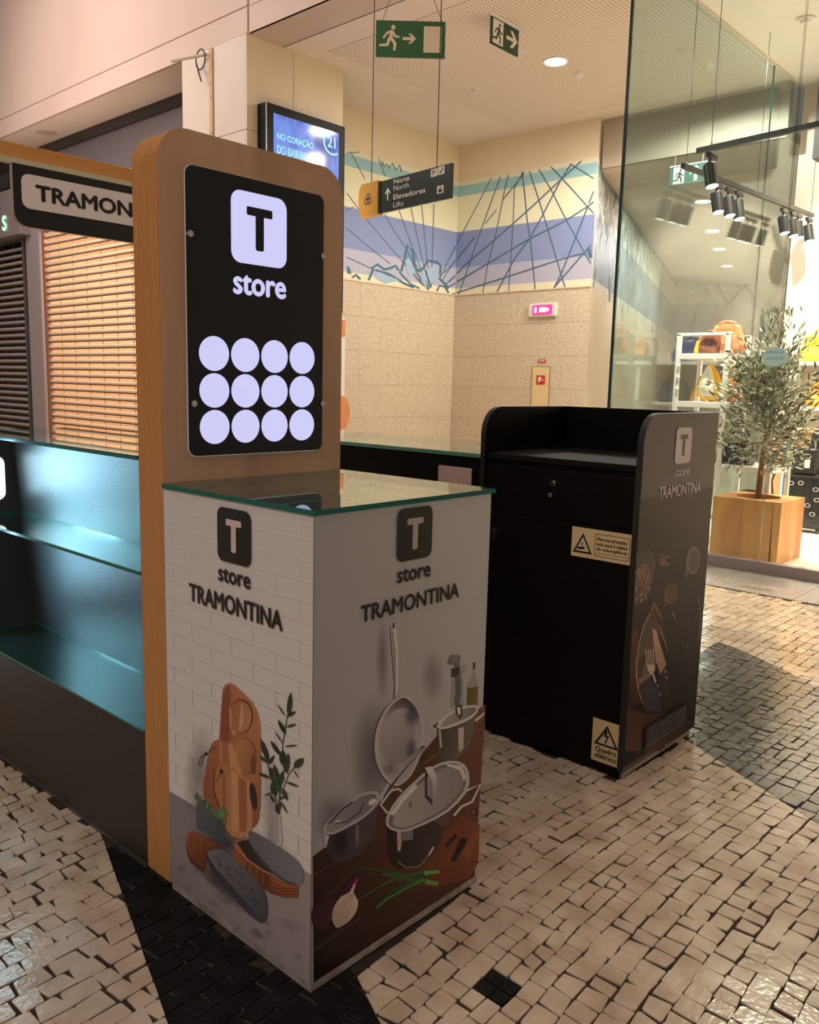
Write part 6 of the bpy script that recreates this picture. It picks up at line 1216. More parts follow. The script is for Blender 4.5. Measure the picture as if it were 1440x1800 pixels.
# white promo counter
pc = thing('promo_counter', 'white promotional counter printed with kitchenware, glass top, nearest the camera', 'counter', (.30, .286, 0))
MB().box(.001, .603, .001, .572, .022, 1.084, c=.002).build('body', WHITEPRINT, pc)
MB().box(.003, .601, .003, .570, 1.084, 1.0855).build('top_board', mat('dark_board', (.03, .028, .026, 1), .5), pc)
MB().box(-.001, .604, -.001, .566, 0, .0215, c=.001).build('plinth', MARBLE, pc)
MB().slab(-.006, .612, -.008, .571, 1.089, 1.101, 'z', 0, 1).build('glass_top', [SHELFGLASS, EDGE], pc)
for x, y in ((.04, .04), (.56, .04), (.04, .52), (.56, .52)): MB().cyl((x, y, 1.083), (x, y, 1.0895), .014, n=14).build('glass_pad', STEEL, pc)
FA = fr((-.0005, .572, 0), (0, -1, 0), (-1, 0, 0)); FBk = fr((0, -.0005, 0), (1, 0, 0), (0, -1, 0))
bricks = []
rh, bl, v, r_ = .0447, .165, 1.08, 0
q4 = lambda a, b, c, d: [int(1e4*t) for t in (a, b, c, b, c, d, a, d)]
MC, MD = (.94, .94, .94), (.54, .49, .47)
while v > .3:
    bricks += [(q4(0, v, .572, v+.003), (.88, .88, .9), None, None), (q4(0, v-.002, .572, v), (.66, .62, .60), None, None)]
    u = .03+(bl/2 if r_ % 2 else 0)
    while u < .567:
        bricks += [(q4(u, v-rh+.003, u+.003, v-.002), (.88, .88, .9), None, None), (q4(u+.003, v-rh+.003, u+.005, v-.002), (.66, .61, .60), None, None)]; u += bl
    v -= rh; r_ += 1
ia = ink('printed_panel', PRINT_WHITE_SIDE[:1]+bricks+PRINT_WHITE_SIDE[1:], FA, pc, step=.000007)
logo(FA, .235, .363, .944, 1.071, ia, INKBLACK, WHITEPRINT)
MB().text(FA, 'store', .236, .361, .893, .928, .0036, bold=.045).build('lettering', INKBLACK, ia); MB().text(FA, 'TRAMONTINA', .113, .475, .820, .867, .0036, bold=.032).build('lettering', INKBLACK, ia)
ib = ink('printed_panel', PRINT_GREY_SIDE, FBk, pc, step=.000007)
logo(FBk, .248, .370, .955, 1.079, ib, INKBLACK, mat('print_grey', S(196, 186, 184), .45))
MB().text(FBk, 'store', .251, .369, .905, .938, .0036, bold=.045).build('lettering', INKBLACK, ib); MB().text(FBk, 'TRAMONTINA', .136, .481, .834, .874, .0036, bold=.032).build('lettering', INKBLACK, ib)
# plywood sign post with lit panel
tp = thing('sign_post', 'tall rounded plywood sign post with black lit panel of twelve white discs', 'sign', (.30, .63, 0))
MB().prism(rr(0, .603, .012, 1.963, .085, 8, (0, 0, 1, 1)), 'y', .573, .690, 0, 1).build('plywood_body', [PLY, PLYEDGE], tp)
FT = fr((0, .5725, 0), (1, 0, 0), (0, -1, 0))
MB().plate(FT, rr(.0725, .5255, 1.1635, 1.8825, .024), 0, .0012).build('panel_glow_edge', em('edge_glow', (1, .90, .80, 1), .3), tp)
sp = MB().plate(FT, rr(.074, .524, 1.165, 1.881, .022), .001, .005).build('sign_panel', BLACKPLASTIC, tp)
logo(FT, .206, .389, 1.665, 1.847, sp, LIT, BLACKPLASTIC, .0055, 'lit_badge')
MB().text(FT, 'store', .211, .388, 1.583, 1.638, .0055, bold=.05).build('lit_lettering', LIT, sp)
for i in range(4):
    for j in range(3): MB().flat(FT, ell(.151+.0985*i, 1.428-.0945*j, .0462, .0445), .0055).build('lit_disc', LIT, sp)
for u, v in ((.082, 1.716), (.518, 1.716), (.086, 1.30), (.521, 1.30)): MB().cyl(FT(u, v, .003), FT(u, v, .012), .0085, n=14).build('standoff_screw', CHROME, sp)
# left display shelf
ds = thing('display_shelf', 'empty charcoal display shelf with green-edged glass boards left of the sign post', 'shelf', (.2, 1.3, 0))
MB().box(.002, .45, .692, 1.93, .012, .404, c=.002).build('base', BROWNBLACK, ds)
MB().box(.0, .012, .70, 1.92, .0, .014).build('kick_strip', GREYMETAL, ds)
MB().prism([(.240, .404), (.179, 1.148), (.30, 1.148), (.30, .404)], 'y', .692, 1.912).build('back_panel', DARKLAM, ds)
MB().box(.002, .45, 1.912, 1.932, .404, 1.148, c=.001).build('end_panel', DARKLAM, ds)
MB().box(.30, .45, .692, 1.912, .404, 1.13).build('carcass', BLACKLAM, ds)
MB().slab(-.004, .44, .691, 1.93, 1.150, 1.162, 'z', 0, 1).build('glass_top', [SHELFGLASS, EDGE], ds)
MB().slab(-.002, .203, .692, 1.911, .843, .853, 'z', 0, 1).build('glass_board', [SHELFGLASS, EDGE], ds)
MB().slab(-.004, .239, .692, 1.911, .4045, .411, 'z', 0, 1).build('glass_board', [SHELFGLASS, EDGE], ds)
FX = fr((0, 1.9115, 0), (1, 0, 0), (0, -1, 0))
MB().plate(FX, rr(.012, .150, .900, 1.064, .03), 0, .002).build('lit_badge', em('white_glow', (.95, 1, .94, 1), 1.6), ds)
# header beam and hanging sign at the far end
hb = thing('header_beam', 'honey plywood header beam over the far end of the kiosk', 'beam', (1, 1.93, 0))
MB().box(.0, 1.86, 1.935, 2.00, 2.132, 2.190, c=.003).build('beam', BEAMWOOD, hb)
MB().box(.0, .14, 1.935, 2.00, 0, 2.132, c=.004).build('post', BEAMWOOD, hb); MB().box(1.70, 1.84, 1.935, 2.00, 0, 2.132, c=.004).build('post', BEAMWOOD, hb)
MB().box(.02, 1.84, 1.915, 1.935, 2.112, 2.134).build('light_channel', mat('pale_channel', S(206, 200, 170), .5), hb)
hs = thing('hanging_sign', 'black hanging sign with rounded white plate under the honey plywood beam', 'sign', (.6, 1.91, 1.9))
FH = fr((0, 1.905, 0), (1, 0, 0), (0, -1, 0))
MB().plate(FH, rr(.224, .99, 1.897, 2.113, .05, 6, (1, 1, 0, 0)), -.022, 0, 0, 1).build('board', [INKBLACK, mat('sign_rim', S(190, 180, 176), .3, .3)], hs)
MB().plate(FH, rr(.254, .96, 1.962, 2.083, .028), 0, .002).build('white_plate', mat('sign_plate_white', S(246, 236, 234), .5), hs)
MB().text(FH, 'TRAMONTINA', .303, .908, 1.992, 2.053, .0028, bold=.05).build('lettering', INKBLACK, hs)
# cash desk
cdk = thing('cash_desk', 'black cash desk with drawer, raised rounded sides and printed end panel', 'desk', (1.74, .35, 0))
prof = [(1.447, .03), (2.032, .03), (2.032, 1.285)]+[(1.447+.10-.10*math.sin(t), 1.185+.10*math.cos(t)) for t in [PI/2*i/8 for i in range(9)]]
EDGEBAND = mat('black_edging', (.02, .019, .018, 1), .3)
MB().prism(prof, 'y', .011, .034, 0, 1).build('side_panel', [BLACKLAM, EDGEBAND], cdk); MB().prism(prof, 'y', .668, .690, 0, 1).build('side_panel', [BLACKLAM, EDGEBAND], cdk)
MB().box(2.010, 2.032, .034, .668, .03, 1.285, c=.002).build('back_panel', BLACKLAM, cdk)
MB().box(1.462, 2.010, .034, .668, 1.088, 1.110, c=.002).build('worktop', noisy('worktop_laminate', (.010, .011, .010, 1), (.013, .0135, .013, 1), 200, .55, spec=.06), cdk)
MB().box(1.48, 2.0, .04, .66, .05, 1.088).build('carcass', BLACKLAM, cdk)
dw = MB().box(1.452, 1.478, .036, .666, .892, 1.070, c=.002).build('drawer', BLACKLAM, cdk)
for y, z, r in ((.356, 1.022, .013), (.366, .977, .009)): MB().cyl((1.446, y, z), (1.453, y, z), r, n=16).cyl((1.443, y, z), (1.447, y, z), r*.55, n=12).build('lock', CHROME if r > .01 else STEEL, dw)
dr = MB().box(1.452, 1.478, .030, .672, .006, .888, c=.002).build('door', BLACKLAM, cdk)
for z, r in ((.813, .013), (.785, .009)): MB().cyl((1.446, .612, z), (1.453, .612, z), r, n=16).build('lock', CHROME, dr)
MB().box(1.470, 2.018, .022, .668, 0, .03, c=.002).build('plinth', noisy('pale_plinth', S(170, 156, 138), S(196, 182, 164), 5, .35), cdk)
FD = fr((1.445, .0105, 0), (1, 0, 0), (0, -1, 0))
mbp = MB().plate(FD, [(p[0]-1.445, p[1]) for p in prof], -.0002, .0002); 
di = mbp.build('printed_panel', mat('print_brown_black', S(77, 66, 66), .42), cdk)
ink('print_picture', PRINT_DESK_SIDE, FD, di, step=.00001)
logo(FD, .234, .362, 1.106, 1.234, di, INKWHITE, mat('print_dark', S(66, 57, 57), .4), .0022)
MB().text(FD, 'store', .241, .364, 1.060, 1.089, .0022, bold=.02).build('lettering', INKWHITE, di); MB().text(FD, 'TRAMONTINA', .130, .471, .988, 1.033, .0022, bold=.016).build('lettering', INKWHITE, di)
# ventilation grille
vg = MB().plate(FD, [(.142, .075), (.142, .158), (.484, .158), (.484, .075)], .002, .008).build('vent_grille', mat('grille_black', (.02, .02, .021, 1), .35, .3), cdk)
for i in range(5):
    for a, b in ((.152, .262), (.266, .372), (.376, .474)): MB().plate(FD, [(a, .086+i*.0135), (b, .086+i*.0135), (b, .0935+i*.0135), (a, .0935+i*.0135)], .008, .0115).build('slat', GREYMETAL, vg)
MB().plate(FD, ell(.262, .135, .006, .005, 10), .011, .014).build('latch', CHROME, vg)
# stickers on the black front
YEL = mat('sticker_yellow', S(224, 202, 152), .5); YW = mat('sticker_white', S(220, 204, 176), .5)
FS = fr((1.4515, .680, 0), (0, -1, 0), (-1, 0, 0))   # u = .680 - y
def tri(mb, F, u0, u1, v0, v1, t, off):
    P = [(u0, v0), (u1, v0), ((u0+u1)/2, v1)]; c = ((u0+u1)/2, v0+(v1-v0)/3); Q = [(c[0]+(a-c[0])*t, c[1]+(b-c[1])*t) for a, b in P]
    mb.add([F(a, b, off) for a, b in P+Q], [(0, 1, 4, 3), (1, 2, 5, 4), (2, 0, 3, 5)]); return Q
cs = MB().plate(FS, rr(.412, .645, .770, .876, .003, 2), 0, .001).build('warning_sticker', YEL, dr); cs['label'] = 'yellow surveillance camera notice'
mb = MB(); Q = tri(mb, FS, .419, .497, .785, .857, .72, .0014); mb.build('sticker_print', INKBLACK, dr)
MB().flat(FS, Q, .0013).build('sticker_print', YW, dr)
mb = MB().plate(FS, [(.440, .797), (.464, .800), (.470, .808), (.446, .806)], .0016, .0018).plate(FS, [(.436, .800), (.443, .797), (.446, .806), (.440, .806)], .0016, .0018).plate(FS, [(.454, .806), (.457, .806), (.457, .820), (.454, .820)], .0016, .0018).plate(FS, [(.449, .819), (.462, .820), (.462, .822), (.449, .821)], .0016, .0018)
P = rr(.506, .640, .782, .862, .008); n = len(P); Q = rr(.508, .638, .784, .860, .007)
mb.add([FS(a, b, .0014) for a, b in P+Q], [(i, (i+1) % n, n+(i+1) % n, n+i) for i in range(n)])
mb.text(FS, 'Para sua proteção,', .514, .632, .834, .851, .0014, bold=.03).text(FS, 'este local é objeto', .514, .632, .816, .833, .0014, bold=.03).text(FS, 'de videovigilância', .514, .632, .800, .815, .0014, bold=.03).flat(FS, [(.514, .793), (.632, .793), (.632, .7945), (.514, .7945)], .0014)
mb.build('sticker_print', INKBLACK, dr)
es_ = MB().plate(FS, rr(.540, .655, .040, .198, .003, 2), 0, .001).build('warning_sticker', YEL, dr); es_['label'] = 'yellow electrical panel notice'
mb = MB(); Q = tri(mb, FS, .549, .647, .103, .183, .72, .0014); 
mb.flat(FS, [(.592, .164), (.602, .164), (.597, .147), (.608, .147), (.598, .122), (.601, .122), (.594, .113), (.590, .123), (.594, .123), (.598, .139), (.586, .139)], .0016)
mb.text(FS, 'Quadro', .555, .640, .074, .097, .0014, bold=.03).text(FS, 'elétrico', .555, .640, .053, .074, .0014, bold=.03); mb.build('sticker_print', INKBLACK, dr)
MB().flat(FS, Q, .0013).build('sticker_print', YW, dr)
# back counter behind the desk
bc = thing('back_counter', 'low black counter with green-edged glass top behind the cash desk', 'counter', (1.74, 1.3, 0))
MB().box(1.46, 2.02, .70, 1.93, .04, 1.086, c=.002).build('body', BLACKLAM, bc); MB().box(1.48, 2.0, .72, 1.91, 0, .04).build('plinth', MARBLE, bc)
MB().slab(1.45, 2.03, .693, 1.934, 1.087, 1.102, 'z', 0, 1).build('glass_top', [SHELFGLASS, mat('pale_glass_edge', (.10, .30, .22, 1), .15)], bc)
simple('wall_plate', MB().box(1.449, 1.4597, .735, .905, .955, 1.042, c=.004), mat('plate_grey', S(196, 172, 166), .5), 'pale pinkish grey plate on the black back counter', 'plate', None, (1.455, .82, .955))
# ================================================================ SIGNS AND FITTINGS
tv = thing('wall_display', 'black framed advertising screen with blue picture on the cream pillar', 'screen', (5.06, 6.02, 2.15))
TVF = fr((0, 5.95, 0), (1, 0, 0), (0, -1, 0))
MB().box(4.513, 5.607, 5.95, 6.095, 2.15, 4.158, c=.006).build('frame', mat('matt_black', (.006, .006, .006, 1), .45, spec=.15), tv)
MB().box(4.511, 4.519, 5.946, 5.953, 2.15, 4.158).build('trim_strip', CHROME, tv)
def tvm():
    m = mat('screen_picture', (.01, .01, .02, 1), .08); b = m.node_tree.nodes['Principled BSDF']; g = nd(m, 'ShaderNodeNewGeometry'); mp = nd(m, 'ShaderNodeMapping'); mp.inputs['Scale'].default_value = (2.6, 1, 1.1); lk(m, g.outputs['Position'], mp.inputs[0])
    n = nd(m, 'ShaderNodeTexNoise'); n.inputs['Scale'].default_value = 2.4; n.inputs['Detail'].default_value = 3; lk(m, mp.outputs[0], n.inputs['Vector'])
    r = nd(m, 'ShaderNodeValToRGB'); r.color_ramp.elements[0].position = .38; r.color_ramp.elements[1].position = .58; r.color_ramp.elements[0].color = (.09, .12, .45, 1); r.color_ramp.elements[1].color = (.20, .34, .95, 1)
    lk(m, n.outputs['Fac'], r.inputs[0]); lk(m, r.outputs[0], b.inputs['Emission Color']); b.inputs['Emission Strength'].default_value = .85; return m
scn = MB().plate(TVF, [(4.608, 2.25), (5.515, 2.25), (5.515, 4.07), (4.608, 4.07)], 0, .001).build('screen', tvm(), tv)
CY = em('screen_cyan', (.25, .85, 1, 1), .9)
k = .9932; tx = lambda x: -1.138+(x+1.138)*k; tz = lambda z: 1.362+(z-1.362)*k
MB().text(TVF, 'NO CORAÇÃO', tx(4.692), tx(5.19), tz(3.83), tz(3.925), .002, bold=.02).build('screen_lettering', CY, scn)
MB().text(TVF, 'DO BAIRRO', tx(4.692), tx(5.10), tz(3.70), tz(3.79), .002, bold=.02).build('screen_lettering', CY, scn)
mb = MB().text(TVF, '21', tx(5.39), tx(5.51), tz(3.915), tz(4.03), .002, bold=.03)
arc = [(tx(5.465)+.135*math.cos(a), tz(3.965)+.125*math.sin(a)) for a in [PI*.72+i*PI*.98/16 for i in range(17)]]
mb.add([TVF(tx(5.465)+(u-tx(5.465))*f, tz(3.965)+(v-tz(3.965))*f, .002) for f in (1, .84) for u, v in arc], [(i, i+1, 17+i+1, 17+i) for i in range(16)])
mb.build('screen_lettering', CY, scn)
ps = thing('poster_stand', 'white poster stand with orange oval showing beside the plywood sign post', 'stand', (5.3, 5.85, 0))
MB().box(4.75, 5.545, 5.84, 5.86, .04, 2.08, c=.003).build('board', WHITE, ps); MB().box(4.7, 5.53, 5.74, 5.93, 0, .04, c=.005).build('foot', GREYMETAL, ps)
FP = fr((5.47, 5.835, 1.02), (1, 0, 0), (0, -1, 0))
MB().plate(FP, ell(0, 0, .155, .20), -.004, .004).build('orange_oval', noisy('orange_print', S(206, 120, 70), S(232, 160, 108), 40, .6, dist=2), ps); MB().plate(FP, [(-.3, .86), (.068, .86), (.068, 1.04), (-.3, 1.04)], -.004, .004).build('orange_strip', mat('orange_print'), ps)
# wayfinding sign
WIRE = mat('dark_wire', (.05, .045, .04, 1), .4, .5)
wf = thing('directory_sign', 'dark green hanging direction sign with gold end block on two wires', 'sign', (3.45, 2.92, 2.61))
FW = fr((3.5, 3.298, 0), (-.093, -.764, 0), (-.993, .12, 0))
DG = mat('deep_green', (.006, .020, .015, 1), .35); SW = mat('sign_white', S(236, 228, 216), .5); GOLD = mat('brushed_gold', S(186, 140, 66), .38, .55)
pn = MB().plate(FW, [(0, 2.611), (.77, 2.611), (.77, 2.836), (0, 2.836)], -.02, .0, 0, 1).build('panel', [DG, mat('green_rim', (.03, .06, .045, 1), .3)], wf)
pts = [(.0, 2.605), (-.205, 2.600), (-.232, 2.66), (-.238, 2.73), (-.232, 2.80), (-.205, 2.842), (.0, 2.842)]
gb = MB().plate(FW, pts, -.03, .02).build('gold_block', GOLD, wf)
mb = MB()
for a in (0, 1, 2):
    c = (-.118+.020*math.cos(PI/2+a*2*PI/3), 2.722+.020*math.sin(PI/2+a*2*PI/3)); P = ell(c[0], c[1], .026, .026, 18); Q = ell(c[0], c[1], .017, .017, 18)
    mb.add([FW(x, y, .0205+.0002*a) for x, y in P+Q], [(i, (i+1) % 18, 18+(i+1) % 18, 18+i) for i in range(18)])
mb.build('emblem', INKBLACK, gb)
for t_, u1, v0, v1, bo in (('Norte', .335, 2.793, 2.827, .025), ('North', .33, 2.745, 2.782, .004), ('Elevadores', .51, 2.684, 2.721, .025), ('Lifts', .275, 2.629, 2.666, .004)):
    MB().text(FW, t_, .159, u1, v0, v1, .001, bold=bo).build('lettering', SW, pn)
MB().flat(FW, [(.086, 2.69), (.098, 2.69), (.098, 2.755), (.116, 2.734), (.124, 2.742), (.092, 2.778), (.060, 2.742), (.068, 2.734), (.086, 2.755)], .001).build('arrow', SW, pn)
for u0, v0 in ((.562, 2.775), (.634, 2.778), (.63, 2.655)): MB().flat(FW, [(u0, v0), (u0+.066, v0), (u0+.066, v0+.052), (u0, v0+.052)], .001).build('pictogram_field', SW, pn)
MB().text(FW, 'P', .580, .61, 2.785, 2.817, .0016, bold=.02).flat(FW, [(.650, 2.79), (.664, 2.786), (.686, 2.812), (.688, 2.822), (.680, 2.822), (.672, 2.806), (.652, 2.797)], .0016).flat(FW, [(.645, 2.662), (.681, 2.662), (.681, 2.684), (.645, 2.684)], .0016).flat(FW, [(.645, 2.688), (.681, 2.688), (.681, 2.692), (.645, 2.692)], .0016).flat(FW, [(.651, 2.696), (.675, 2.696), (.663, 2.702)], .0016).build('pictogram', INKBLACK, pn)
for u in (-.115, .612): MB().cyl(FW(u, 2.838, -.008), FW(u, 7.0, -.008), .0035, n=6).build('hanging_wire', WIRE, wf)
# green exit sign hung in the hall
GREEN = mat('exit_green', S(38, 92, 40), .4); EW = mat('exit_cream', S(226, 206, 170), .5)
def runner(mb, F, u, v, s, off, flip=1):
    q = lambda P: mb.flat(F, [(u+x*s*flip, v+y*s) for x, y in P], off)
    q(ell(.10, .88, .085, .095, 14)); q([(-.18, .70), (.02, .78), (.12, .74), (.08, .48), (.0, .40), (-.12, .44), (-.02, .66), (-.16, .60), (-.26, .44), (-.34, .48)])
    q([(.12, .74), (.22, .58), (.36, .56), (.36, .49), (.17, .49), (.08, .60)]); q([(.08, .48), (.0, .40), (.12, .24), (.10, .0), (.20, .0), (.24, .28), (.14, .42)]); q([(.0, .40), (-.12, .44), (-.18, .26), (-.46, .24), (-.46, .15), (-.10, .16)])
gx = thing('exit_sign', 'large green hanging exit sign with running figure, arrow and cream door', 'sign', (3.98, 3.47, 3.87))
nz = V((math.cos(.7392), math.sin(.7392), 0)); rz = V((math.sin(.7392), -math.cos(.7392), 0)); G0 = V((-1.1382, -1.3038, 0))+nz*7.0
FGx = fr(G0, rz, -nz)
bp_ = MB().plate(FGx, [(-.350, 3.872), (.185, 3.872), (.185, 4.131), (-.350, 4.131)], -.012, 0).build('panel', GREEN, gx)
MB().plate(FGx, [(-.352, 3.866), (.19, 3.866), (.19, 4.135), (-.352, 4.135)], -.02, -.012).build('back_plate', STEEL, gx)
mb = MB(); runner(mb, FGx, -.235, 3.915, .19, .001); mb.build('running_figure', EW, bp_)
MB().flat(FGx, [(-.142, 3.992), (-.075, 3.992), (-.10, 3.966), (-.078, 3.966), (-.038, 4.003), (-.078, 4.040), (-.10, 4.040), (-.075, 4.014), (-.142, 4.014)], .001).build('arrow', EW, bp_)
MB().flat(FGx, [(.02, 3.905), (.155, 3.905), (.155, 4.095), (.02, 4.095)], .001).build('door_symbol', EW, bp_)
for u, e in ((-.30, .13), (.16, -.16)): MB().cyl(FGx(u, 4.133, -.01), FGx(u+e*3, 4.133+1.1, -.01), .0022, n=6).build('hanging_wire', WIRE, gx)
# exit sign under the perforated ceiling
EG = mat('exit_dark_green', (.008, .05, .030, 1), .35)
ce = thing('exit_sign', 'small dark green exit sign fixed on edge to the perforated ceiling', 'sign', (5.78, 3.93, 4.53))
FCe = fr((5.555, 3.918, 0), (1, 0, 0), (0, -1, 0))
pa = MB().plate(FCe, [(0, 4.535), (.44, 4.535), (.44, 4.775), (0, 4.775)], -.012, 0).build('panel', EG, ce); MB().plate(FCe, [(-.005, 4.775), (.445, 4.775), (.445, 4.795), (-.005, 4.795)], -.02, .01).build('holder', WHITE, ce)
MB().flat(FCe, [(.03, 4.555), (.19, 4.555), (.19, 4.765), (.03, 4.765)], .0006).build('pictogram', SW, pa)
mb = MB(); runner(mb, FCe, .115, 4.565, .185, .0012); mb.build('pictogram', EG, pa)
MB().flat(FCe, [(.24, 4.645), (.36, 4.645), (.36, 4.675), (.24, 4.675)], .001).flat(FCe, [(.30, 4.735), (.345, 4.735), (.42, 4.66), (.37, 4.66)], .0012).flat(FCe, [(.30, 4.585), (.37, 4.66), (.42, 4.66), (.345, 4.585)], .0012).build('pictogram', SW, pa)
# exit sign on the bulkhead, seen through the shop's side glass
cx = thing('exit_sign', 'green exit sign with upward arrow seen through the shop side glass', 'sign', (8.97, 3.5, 3.84))
FCx = fr((8.975, 3.735, 0), (0, -1, 0), (-1, 0, 0))
pb = MB().plate(FCx, [(0, 3.845), (.47, 3.845), (.47, 4.06), (0, 4.06)], -.012, 0).build('panel', mat('exit_teal', S(66, 110, 96), .4), cx); MB().plate(FCx, [(0, 4.06), (.47, 4.06), (.47, 4.075), (0, 4.075)], -.02, .006).build('holder', WHITE, cx)
for u in (.06, .41): MB().cyl(FCx(u, 4.07, -.005), FCx(u, 4.2, -.005), .004, n=8).build('hanger', STEEL, cx)
MB().flat(FCx, [(.05, 3.86), (.19, 3.86), (.19, 4.05), (.05, 4.05)], .0006).build('pictogram', SW, pb); mb = MB(); runner(mb, FCx, .125, 3.865, .165, .0012); mb.build('pictogram', EG, pb)
MB().flat(FCx, [(.315, 3.87), (.355, 3.87), (.355, 3.99), (.315, 3.99)], .001).flat(FCx, [(.26, 3.97), (.26, 3.94), (.335, 4.01), (.335, 4.05)], .0012).flat(FCx, [(.41, 3.97), (.335, 4.05), (.335, 4.01), (.41, 3.94)], .0012).build('pictogram', SW, pb)
# emergency light, fire cabinet and red plate on the back wall
el = thing('emergency_light', 'white wall lamp box with a glowing magenta window on the stone wall', 'lamp', (8.82, 5.39, 2.33))
MB().box(8.795, 8.838, 5.165, 5.615, 2.325, 2.505, c=.01).build('housing', WHITE, el)
wn = MB().box(8.788, 8.796, 5.225, 5.54, 2.350, 2.478).build('window', em('magenta_window', (1, .05, .32, 1), 1.1), el)
for y, a, b in ((5.49, .03, .07), (5.40, .05, .06), (5.345, .05, .06), (5.29, .03, .04)): MB().box(8.785, 8.789, y-a/1.6, y+a/1.6, 2.414-b/1.8, 2.414+b/1.8, c=.002).build('lamp_bulb', em('pink_white', (1, .75, .95, 1), 1.4), wn)
fc = thing('fire_cabinet', 'narrow cream fire cabinet door set in the stone wall', 'cabinet', (8.82, 5.38, 0))
MB().box(8.826, 8.838, 5.228, 5.532, .55, 1.655, c=.002).build('door_frame', mat('cabinet_shadow', S(168, 144, 108), .5), fc); dd = MB().box(8.818, 8.828, 5.245, 5.515, .56, 1.640, c=.003).build('door', mat('cabinet_cream', S(232, 208, 158), .4), fc)
RED = mat('sign_red', S(206, 44, 24), .4)
MB().box(8.812, 8.818, 5.300, 5.440, 1.405, 1.528).build('hose_sign', RED, dd)
FR = fr((8.8115, 5.44, 1.405), (0, -1, 0), (-1, 0, 0)); MB().flat(FR, [(.03, .03), (.06, .03), (.06, .05), (.085, .05), (.085, .10), (.03, .10)], .0005).flat(FR, [(.10, .06), (.12, .08), (.12, .04)], .0005).build('sign_pictogram', SW, dd)
rp = thing('red_plate', 'small red lettered plate above the cream fire cabinet', 'sign', (8.83, 5.37, 1.7)); MB().box(8.828, 8.838, 5.312, 5.436, 1.706, 1.746, c=.002).build('plate', RED, rp)
MB().box(8.8265, 8.828, 5.33, 5.365, 1.718, 1.734).box(8.8265, 8.828, 5.375, 5.415, 1.718, 1.734).build('plate_marks', SW, rp)
# ceiling fittings
def downlight(x, y, z, label, r=.095):
    t = thing('downlight', label, 'lamp', (x, y, z), 'recessed ceiling lamps')
    MB().lathe([(r*1.18, 0), (r*1.15, -.012), (r*.96, -.008), (r*.96, .0)], (x, y, z), 24).build('rim', WHITE, t)
    MB().lathe([(0, -.007), (r*.97, -.007)], (x, y, z), 24).build('diffuser', LAMP, t)
downlight(6.924, 4.101, 4.795, 'round glowing downlight in the perforated lobby ceiling', .12)
for x, y, n in ((11.58, 4.465, 'nearest'), (13.96, 5.325, 'second'), (15.92, 6.015, 'third'), (18.27, 6.82, 'farthest')): downlight(x, y, 4.195, n+' downlight of the corridor row seen through the side glass', .12)
def disc(name, x, y, label, r, z=4.794):
    t = thing(name, label, 'detector', (x, y, z)); MB().lathe([(0, -.045), (r*.5, -.045), (r*.62, -.03), (r*.62, -.02)], (x, y, z), 18).build('head', WHITE, t); MB().lathe([(0, -.021), (r, -.021), (r, 0)], (x, y, z), 20).build('base', WHITE, t)
disc('sprinkler', 7.068, 5.297, 'small white ceiling disc left of the lobby downlight', .05); disc('sprinkler', 7.376, 4.091, 'small white ceiling disc right of the lobby downlight', .05)
disc('smoke_detector', 7.484, 1.737, 'white smoke detector on the glazed shop ceiling', .085, 4.80)
# ---------------------------------------------------------------- track lights in the glazed shop
def track(x0, y0, x1, y1, z0, z1, label, wires):
    t = thing('track_rail', label, 'rail', (x0, y0, z0)); d = (V((x1, y1, z1))-V((x0, y0, z0))).normalized(); n = V((-d.y, d.x, 0)).normalized()*.018; u = V((0, 0, .02))
    a, b = V((x0, y0, z0)), V((x1, y1, z1))
    MB().add([p+s*n+q*u for p in (a, b) for s, q in ((-1, -1), (1, -1), (1, 1), (-1, 1))], [(0, 1, 2, 3), (7, 6, 5, 4), (0, 4, 5, 1), (1, 5, 6, 2), (2, 6, 7, 3), (3, 7, 4, 0)]).build('rail', BLACKMETAL, t)
    for f in wires:
        p = a+(b-a)*f; MB().cyl(p+u, (p.x, p.y, 4.8), .0025, n=6).build('hanging_wire', WIRE, t); MB().cyl(p+u*.8, p+u*2.2, .008, n=8).build('wire_clamp', STEEL, t)
    return t
track(5.62, 1.84, 5.30+.09, .30, 3.26, 3.26, 'black track rail running across behind the front glass', (.08, .9))
track(5.92, 2.10, 9.25, 2.10, 3.247, 3.36, 'long black track rail beside the shop side glass', (.02, .5, .98))
track(5.75, .35, 8.6, .35, 3.25, 3.25, 'black track rail deeper inside the shop, away from the glass', (.02, .98))
lamp0 = None
LABS = []
def lamp(x, y, z, label, ang=.12):
    """spot whose adapter hangs from the rail at height z"""
    global lamp0
    if lamp0 is None:
        t = thing('track_spotlight', label, 'lamp', (x, y, z), 'black track spotlights'); M = Matrix.Translation((x, y, z-.105)) @ Matrix.Rotation(-.24, 4, 'X') @ Matrix.Rotation(.10, 4, 'Y')
        MB().box(x-.05, x+.11, y-.017, y+.017, z-.055, z-.018, c=.003).build('adapter', BLACKMETAL, t); MB().cyl((x, y, z-.055), (x, y, z-.10), .010, n=8).build('stem', BLACKMETAL, t)
        mb = MB(); mb.M = M; mb.lathe([(0, 0), (.05, 0), (.052, -.005), (.052, -.175), (.048, -.178), (.046, -.165)], (0, 0, 0), 20); mb.build('can', BLACKMETAL, t)
        mb = MB(); mb.M = M; mb.lathe([(0, -.1795), (.0465, -.1795)], (0, 0, 0), 20); mb.build('lens', LENS, t); lamp0 = t; return t
    return dup(lamp0, (x, y, z), label)
lamp(5.60, 1.72, 3.24, 'single track spotlight at the near end of the crosswise rail')
for x, n in ((6.63, 'first'), (6.89, 'second'), (7.12, 'third')): lamp(x, 2.10, 3.247+(x-5.92)*.034-.02, n+' spotlight of the left cluster on the long rail')
